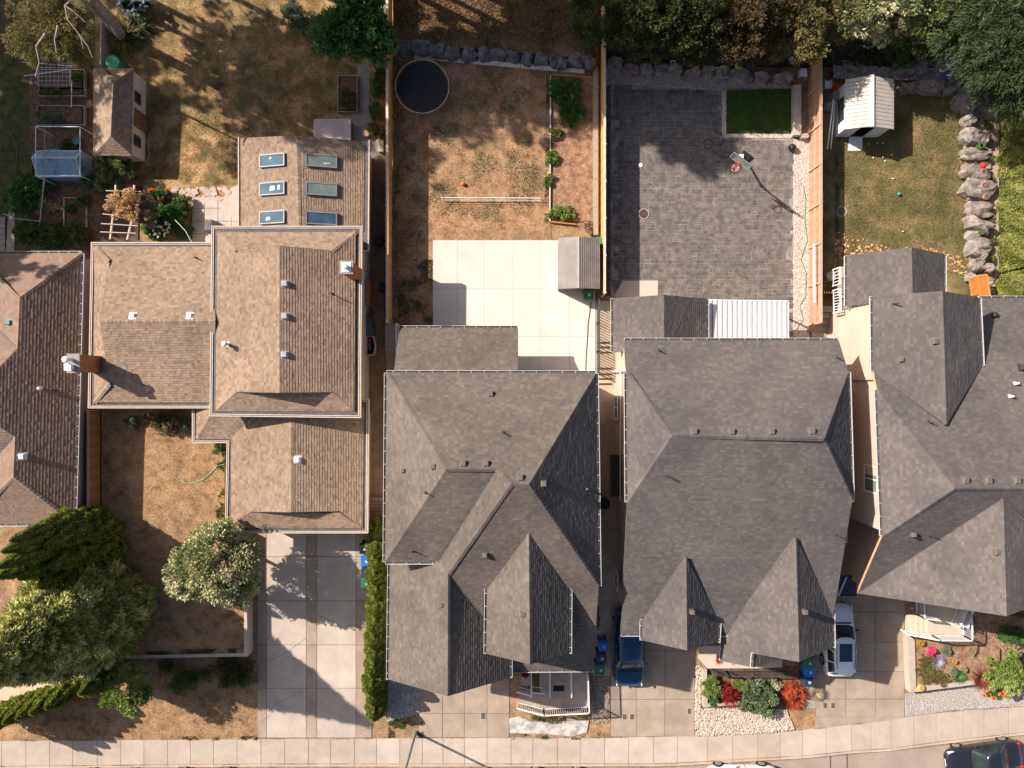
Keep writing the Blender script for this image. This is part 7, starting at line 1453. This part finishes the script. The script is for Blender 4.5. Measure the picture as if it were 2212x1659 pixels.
rc = [(2090,230,.5,.5),(2091,262,.55,.5),(2098,295,.75,.6),(2108,332,1.15,.55),(2103,372,1.0,.55),(2115,408,1.1,.7),(2115,452,1.05,.65),(2112,487,1.0,.45),(2105,510,.6,.4),(2112,535,.8,.7),(2115,575,.6,.4),(2135,580,.4,.4),(2100,245,.3,.3),(2125,300,.35,.35),(2122,555,.4,.3),(2096,600,.3,.3)]
for i,(x,y,rx,ry) in enumerate(rc): boulder(x,y,rx*.85,ry*.85,.5,.0,ROCK,ORD[i]+' boulder of the column left of the golden hedge counted from the top','boulders left of the golden hedge')
sheet('rock_edge_soil', [(2075,200),(2185,200),(2185,650),(2098,650),(2085,400)], .02, mat('pale_rocky_soil',(.30,.22,.16),(.46,.36,.28),scale=3,detail=10,rough=1,bump=1.,bscale=14))
for i,(x,y,c_,lb) in enumerate([(2128,400,'o','terracotta pot on the rocks right of the big boulder'),(2127,370,'o','round pot beside the red ball'),(2118,315,'g','green potted plant on the left of a pair'),(2124,313,'g','green potted plant on the right of a pair'),(2132,424,'o','orange rimmed pot on the rocks by the hedge'),(2122,500,'g','low green pot plant between lower boulders'),(1992,1487,'c','octagonal cream pot in the corner of the planter'),(1762,1498,'d','dark pot of the dry ornamental grass'),(1119,1262,'d','')]):
    if not lb: continue
    zg = .5 if c_ == 'c' else (.0 if c_ == 'd' else .35); p = W(x,y,zg+.3); t_ = thing('flower_pot', lb, 'pot', (p[0],p[1],zg)); b = MB(); b.cyl(p[0],p[1],zg,zg+.28,.14,.2,8 if c_=='c' else 16); b.build('pot_body', {'o':mat('terracotta',(0,0,0)),'g':flat('green_pot',(.10,.13,.05),.7),'c':mat('cream_pot',(.5,.45,.38),(.6,.54,.46),scale=4),'d':DARKWOOD}[c_], t_)
    b = MB(); b.cyl(p[0],p[1],zg+.28,zg+.29,.17,seg=16); b.build('pot_soil', {'o':SOIL,'g':F_BROAD,'c':F_MUSTARD,'d':SOIL}[c_], t_)
b = MB(); p = W(2124,357,.6); b.sphere((p[0],p[1],.6),.2,seg=16,rings=10); tagit(b.build('red_ball', mat('bright_red',(.65,.02,.01),(.75,.03,.02),scale=4,rough=.5), smooth=True), 'bright red ball on the rocks by the hedge', 'ball')
# fallen leaves on the right lawn: too many to count
P_ = scatter([W2(x,y) for x,y in [(1803,500),(1860,515),(1930,540),(1990,530),(2090,560),(2095,600),(1990,560),(1830,640),(1803,640)]], 420); k = len(P_)
V = np.zeros((k,4,3)); an = RNG.uniform(0,6.28,k); s_ = RNG.uniform(.05,.14,k)
for i in range(4): V[:,i] = np.column_stack([P_[:,0]+s_*np.cos(an+i*pi/2)*(.6 if i%2 else 1), P_[:,1]+s_*np.sin(an+i*pi/2)*(.6 if i%2 else 1), np.full(k,.03)+RNG.uniform(0,.03,k)])
finish_mesh('fallen_leaves', fast_mesh('fallen_leaves', V.reshape(-1,3), np.arange(k*4).reshape(-1,4), 4, RNG.uniform(0,1,k)), [mat('orange_leaf',(.5,.25,.1),(.6,.32,.14),scale=3,rv=1,rvmix=.8,rvc=[(.40,.18,.07),(.62,.34,.15),(.66,.44,.26)])], None, 'stuff')

# cracks in the driveway slabs
def crack(pts, label):
    ck = MB(); P_ = []
    for (xa,ya),(xb,yb) in zip(pts, pts[1:]):
        for i in range(6): f = i/6; P_.append((xa+(xb-xa)*f+random.uniform(-.7,.7), ya+(yb-ya)*f+random.uniform(-.7,.7)))
    P_.append(pts[-1]); n = len(P_); L_ = [W2(*p) for p in P_]; wd = .011; v = []
    for i, p in enumerate(L_):
        a = L_[max(0,i-1)]; b2 = L_[min(n-1,i+1)]; dx, dy = b2[0]-a[0], b2[1]-a[1]; l = hypot(dx,dy) or 1; k = wd*random.uniform(.4,1.3); v += [(p[0]-dy/l*k, p[1]+dx/l*k, .0165), (p[0]+dy/l*k, p[1]-dx/l*k, .0165)]
    ck.mesh(v, [(2*i,2*i+1,2*i+3,2*i+2) for i in range(n-1)]); ck.build('crack', JOINT, bpy.data.objects['driveway_left'])
crack([(577,1430),(620,1408),(662,1378)], ''); crack([(577,1537),(600,1520),(640,1500),(664,1486)], ''); crack([(577,1425),(610,1400)], ''); crack([(560,1560),(585,1545)], ''); crack([(690,1330),(740,1352),(768,1350)], '')

RUB = mat('rubble_stone',(.16,.135,.12),(.30,.26,.23),scale=5,rough=.9,rv=1,rvmix=.7,rvc=[(.10,.085,.075),(.24,.20,.175),(.36,.31,.27),(.17,.14,.12)])
pebbles('rubble', [(2078,215),(2140,225),(2146,420),(2150,640),(2100,640),(2088,420)], 420, RUB, SOIL, .03, (.08,.22), .6, base=False)
pebbles('rubble', [(1935,165),(2085,175),(2085,215),(1935,195)], 200, RUB, SOIL, .03, (.08,.22), .6, base=False)
pebbles('rubble', [(1310,142),(1700,160),(1700,172),(1560,168),(1310,152)], 200, RUB, SOIL, .03, (.06,.16), .6, base=False)
pebbles('rubble', [(860,92),(1290,125),(1290,140),(1100,125),(860,108)], 200, RUB, SOIL, .05, (.06,.16), .6, base=False)
for i,(x,y) in enumerate(((2136,268),(2132,300),(2138,345),(2142,392),(2140,470),(2144,520),(2142,560))):
    bush(x, y, .3, .3, .35, ORD[i]+' low green plant from the top between the boulders and the golden hedge', F_BUSH, n=700, L=.08, name='edge_plant', cat='plant')
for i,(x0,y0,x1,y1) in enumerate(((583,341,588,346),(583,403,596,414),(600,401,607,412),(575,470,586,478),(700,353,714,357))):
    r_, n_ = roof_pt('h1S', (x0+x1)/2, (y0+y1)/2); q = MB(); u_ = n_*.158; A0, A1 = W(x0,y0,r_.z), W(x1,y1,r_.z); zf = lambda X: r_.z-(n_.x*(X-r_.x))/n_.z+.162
    q.mesh([(A0[0],A1[1],zf(A0[0])),(A1[0],A1[1]+.05,zf(A1[0])),(A1[0],A0[1],zf(A1[0])),(A0[0]+.05,A0[1],zf(A0[0]+.05))], [(0,1,2,3)]); q.build('pane_glint', mat('glint_white',(.42,.46,.47),(.52,.55,.55),scale=6,rough=.5), h1)  # pale patches painted as reflections on the skylight panes
# ================================================================== cars
def car(name, label, paint, X, Y, ang, L=4.6, Wd=1.84, H=1.5, kind='suv', sunroof=False, zb=-0.0, rails=False, group=None):
    """x forward; body lofted from sections, glasshouse on top"""
    r = thing(name, label, 'car', (0,0,0), group); hl = L/2; hw = Wd/2
    hood, belt = (.98, 1.02) if kind != 'sedan' else (.82, .90)
    if kind == 'hatch': hood, belt = .9, .95
    # stations: (x, half width, top height)
    if kind == 'sedan': S = [(hl,.45,.52),(hl-.07,.68,.62),(hl-.28,.89,.70),(hl-.7,.985,.76),(hl-1.25,1,hood),(hl-1.6,1,belt),(0,1,belt),(-hl+1.5,1,belt+.02),(-hl+.9,.99,belt+.03),(-hl+.35,.95,belt),(-hl+.08,.84,.80),(-hl,.74,.6)]
    else: S = [(hl,.42,.60),(hl-.07,.66,.72),(hl-.25,.87,.86),(hl-.6,.985,.94),(hl-1.1,1,hood),(hl-1.4,1,belt),(0,1,belt),(-hl+1.2,1,belt+.03),(-hl+.5,.98,belt+.05),(-hl+.15,.93,belt+.02),(-hl+.03,.86,.9),(-hl,.78,.6)]
    def sec(x, f, zt):
        w_ = hw*f; return [(x,0,zt+.02),(x,w_*.45,zt+.015),(x,w_*.78,zt-.01),(x,w_*.93,zt-.06),(x,w_*.995,zt-.2),(x,w_*1.0,.52),(x,w_*.97,.32),(x,w_*.9,.22),(x,0,.2)]
    v = []; n = 9
    for s_ in S:
        half = sec(*s_); v += half+[(p[0],-p[1],p[2]) for p in half[1:-1]][::-1]
    m = 2*n-2; f = [(i*m+k,(i+1)*m+k,(i+1)*m+(k+1)%m,i*m+(k+1)%m) for i in range(len(S)-1) for k in range(m)]+[tuple(range(m)),tuple((len(S)-1)*m+k for k in range(m))[::-1]]
    b = MB(); b.mesh(v, f); body = b.build('body', paint, r, smooth=True); ss = body.modifiers.new('s','SUBSURF'); ss.levels = ss.render_levels = 1
    # glasshouse
    if kind == 'sedan': xf0, xf1, xr1, xr0 = hl-1.45, hl-2.15, -hl+1.75, -hl+.95
    else: xf0, xf1, xr1, xr0 = hl-1.25, hl-1.95, -hl+.55, -hl+.18
    zt = H; wb, wt = hw*.93, hw*.70; z0 = belt-.03
    def ring(z, f_): return [(xf0+(xf1-xf0)*f_, y, z) for y in ()]
    bx = lambda f_: (xf0+(xf1-xf0)*f_, xr0+(xr1-xr0)*f_, wb+(wt-wb)*f_, z0+(zt-z0)*f_)
    b = MB(); V = []
    for f_ in (0,.5,.93):
        a_, c_, w_, z_ = bx(f_); nb = .16
        V += [(a_+.02,0,z_),(a_-.0,w_*.55,z_),(a_-nb,w_*.93,z_),((a_+c_)/2,w_*1.03,z_),(c_+nb*.8,w_*.95,z_),(c_-.0,w_*.6,z_),(c_-.02,0,z_),(c_,-w_*.6,z_),(c_+nb*.8,-w_*.95,z_),((a_+c_)/2,-w_*1.03,z_),(a_-nb,-w_*.93,z_),(a_,-w_*.55,z_)]
    b.mesh(V, [(i*12+k,i*12+(k+1)%12,(i+1)*12+(k+1)%12,(i+1)*12+k) for i in range(2) for k in range(12)]+[tuple(24+k for k in range(12))]); b.build('windows', CARGLASS, r, smooth=True)
    a_, c_, w_, z_ = bx(.93); nb = .16; R_ = [(a_+.04,0),(a_,w_*.55),(a_-nb,w_*.96),((a_+c_)/2,w_*1.07),(c_+nb*.6,w_*1.0),(c_-.05,w_*.6),(c_-.08,0)]; R_ += [(p[0],-p[1]) for p in R_[1:-1]][::-1]
    b = MB(); k_ = len(R_); b.mesh([(p[0],p[1],z_-.01) for p in R_]+[((p[0]-(a_+c_)/2)*.97+(a_+c_)/2,p[1]*.94,z_+.05) for p in R_]+[((p[0]-(a_+c_)/2)*.6+(a_+c_)/2,p[1]*.55,z_+.075) for p in R_], [tuple(2*k_+i for i in range(k_))]+[(j*k_+i,j*k_+(i+1)%k_,(j+1)*k_+(i+1)%k_,(j+1)*k_+i) for j in range(2) for i in range(k_)]); roof = b.build('roof', paint, r, smooth=True)
    if sunroof: b = MB(); b.mesh([(a_-.35,-w_*.62,z_+.082),(c_+.75,-w_*.62,z_+.082),(c_+.75,w_*.62,z_+.082),(a_-.35,w_*.62,z_+.082)], [(0,1,2,3)] if False else [(3,2,1,0)]); b.build('sunroof', mat('sunroof_glass',(.008,.02,.05),(.012,.03,.07),scale=1,rough=.05,spec=1,coat=.5), roof)
    if rails:
        for s_ in (-1,1): b = MB(); b.tube([(a_-.35,s_*w_*.86,z_+.07),((a_+c_)/2,s_*w_*.9,z_+.12),(c_+.3,s_*w_*.86,z_+.07)],.022,seg=6); b.build('roof_rail', PLASTIC_K, roof)
    for s_ in (-1,1):   # pillars
        for fx in (0, .40, .72, 1):
            b = MB()
            x0_ = (xf0-.16)+(xr0+.13-(xf0-.16))*fx; x1_ = (a_-nb)+((c_+nb*.6)-(a_-nb))*fx; b.bar((x0_,s_*wb*(.94 if fx in (0,1) else 1.03),z0),(x1_,s_*w_*(.96 if fx in (0,1) else 1.05),z_), .07, .05); b.build('pillar', paint, r)
        b = MB(); b.sphere((xf0-.35,s_*(hw+.09),belt+.06),.07,.12,.08,10,6); b.build('mirror', PLASTIC_K if sunroof else paint, r, smooth=True)
        b = MB(); b.mesh([(hl-.05,s_*hw*.60,.60),(hl-.42,s_*hw*.955,.74),(hl-.50,s_*hw*.93,.86),(hl-.10,s_*hw*.56,.74)], [(0,1,2,3)] if s_ < 0 else [(3,2,1,0)])
        b2 = MB(); b2.sphere((hl-.30,s_*hw*.83,.70 if kind=='sedan' else .80),.24,.06,.07,10,6); b2.build('headlight', mat('lamp_glass',(.55,.58,.6),(.7,.72,.74),scale=3,rough=.15), r, smooth=True)
        b2 = MB(); b2.sphere((-hl+.16,s_*hw*.82,.85),.14,.10,.07,10,6); b2.build('tail_light', mat('red_lamp',(.4,.01,.01),(.5,.02,.02),scale=3,rough=.2), r, smooth=True)
        for wxp in (hl-.88, -hl+.92):
            b = MB(); seg = 22; rw_ = .335; y0, y1 = s_*(hw-.21), s_*(hw+.012); b.tube([(wxp,y0,rw_),(wxp,y1,rw_)], rw_, seg=seg); w_o = b.build('wheel', RUBBER, r)
            q = MB(); q.tube([(wxp,y1-s_*.02,rw_),(wxp,y1+s_*.012,rw_)], .215, seg=18); q.build('rim', mat('alloy',(.40,.38,.37),(.55,.53,.52),scale=5,rough=.35,metal=.7), w_o)
            q = MB(); [q.bar((wxp,y1+s_*.014,rw_),(wxp+.19*cos(a0),y1+s_*.014,rw_+.19*sin(a0)),.03,.012) for a0 in [2*pi*i/5 for i in range(5)]]; q.build('spokes', mat('alloy_dark',(.12,.12,.12),(.2,.2,.2),scale=5), w_o)
    b = MB(); b.box(hl-.03,-hw*.5,.35,hl+.012,hw*.5,.55); b.build('grille', PLASTIC_K, r); b = MB(); b.box(hl+.008,-.25,.42,hl+.02,.25,.5); b.build('number_plate', WHITE_ALU, r)
    for s_ in (-1, 1):
        for xx in (xf1+.25, xr1+(xf1-xr1)*.48, xr1+.35): b = MB(); b.bar((xx, s_*(hw+.004), .35), (xx, s_*(hw*.985), belt-.05), .014, .01); b.build('door_seam', PLASTIC_K, r)
        b = MB(); b.bar((xf0+.05, s_*hw*.86, belt+.012), (hl-.35, s_*hw*.74, (.76 if kind=='sedan' else .935)+.02), .014, .012); b.build('hood_seam', PLASTIC_K, r)
    b = MB(); b.bar((xf0-.02,0,belt+.02),(xf0-.45,hw*.45,belt+.02+(H-belt)*.62), .02, .02); b.build('wiper', PLASTIC_K, r)
    b = MB(); b.bar((xf0+.10,-hw*.70,belt+.012),(xf0+.10,hw*.70,belt+.012),.09,.02); b.build('wiper_cowl', PLASTIC_K, r)
    r.location = (X, Y, zb); r.rotation_euler = (0,0,ang); return r
def paint(n, c, **k): return mat(n, c, tuple(v*1.05 for v in c), scale=2, rough=k.get('rough',.28), coat=.8, spec=.5, metal=k.get('metal',.3))
car('parked_car', 'dark blue minivan parked half under the eave with its nose towards the street', paint('blue_car_paint',(.003,.048,.125)), 7.52, -16.95, -pi/2, L=5.0, Wd=1.92, H=1.62, kind='suv')
car('parked_car', 'white car with black sunroof parked beside the pointed gable facing the house', paint('white_car_paint',(.74,.75,.78),metal=0), 21.0, -16.42, pi/2, L=4.66, Wd=1.84, H=1.62, kind='suv', sunroof=True, rails=True)
car('parked_car', 'black sedan at the kerb in the bottom right corner', paint('black_car_paint',(.022,.025,.035)), 30.45, -24.15, pi+.15, L=4.8, Wd=1.84, H=1.45, kind='sedan', zb=-.13)
car('parked_car', 'white car at the kerb whose wheels show at the bottom edge', paint('white_car_paint2',(.7,.7,.7),metal=0), 14.8, -25.55, pi, L=4.6, Wd=1.84, H=1.5, kind='sedan', zb=-.13)
car('parked_car', 'dark brown car at the kerb barely showing below the grey house porch', paint('brown_car_paint',(.06,.035,.025)), 2.9, -25.85, pi, L=4.5, Wd=1.8, H=1.48, kind='suv', zb=-.13)
car('parked_car', 'black car at the kerb barely showing below the driveway', paint('dark_car_paint',(.03,.025,.025)), -20.0, -25.85, 0, L=4.6, Wd=1.8, H=1.48, kind='suv', zb=-.13)
car('parked_car', 'dark car at the kerb in the bottom left, only its wheels in view', paint('dark_red_paint',(.07,.03,.025)), -25.9, -25.9, 0, L=4.5, Wd=1.8, H=1.48, kind='suv', zb=-.13)
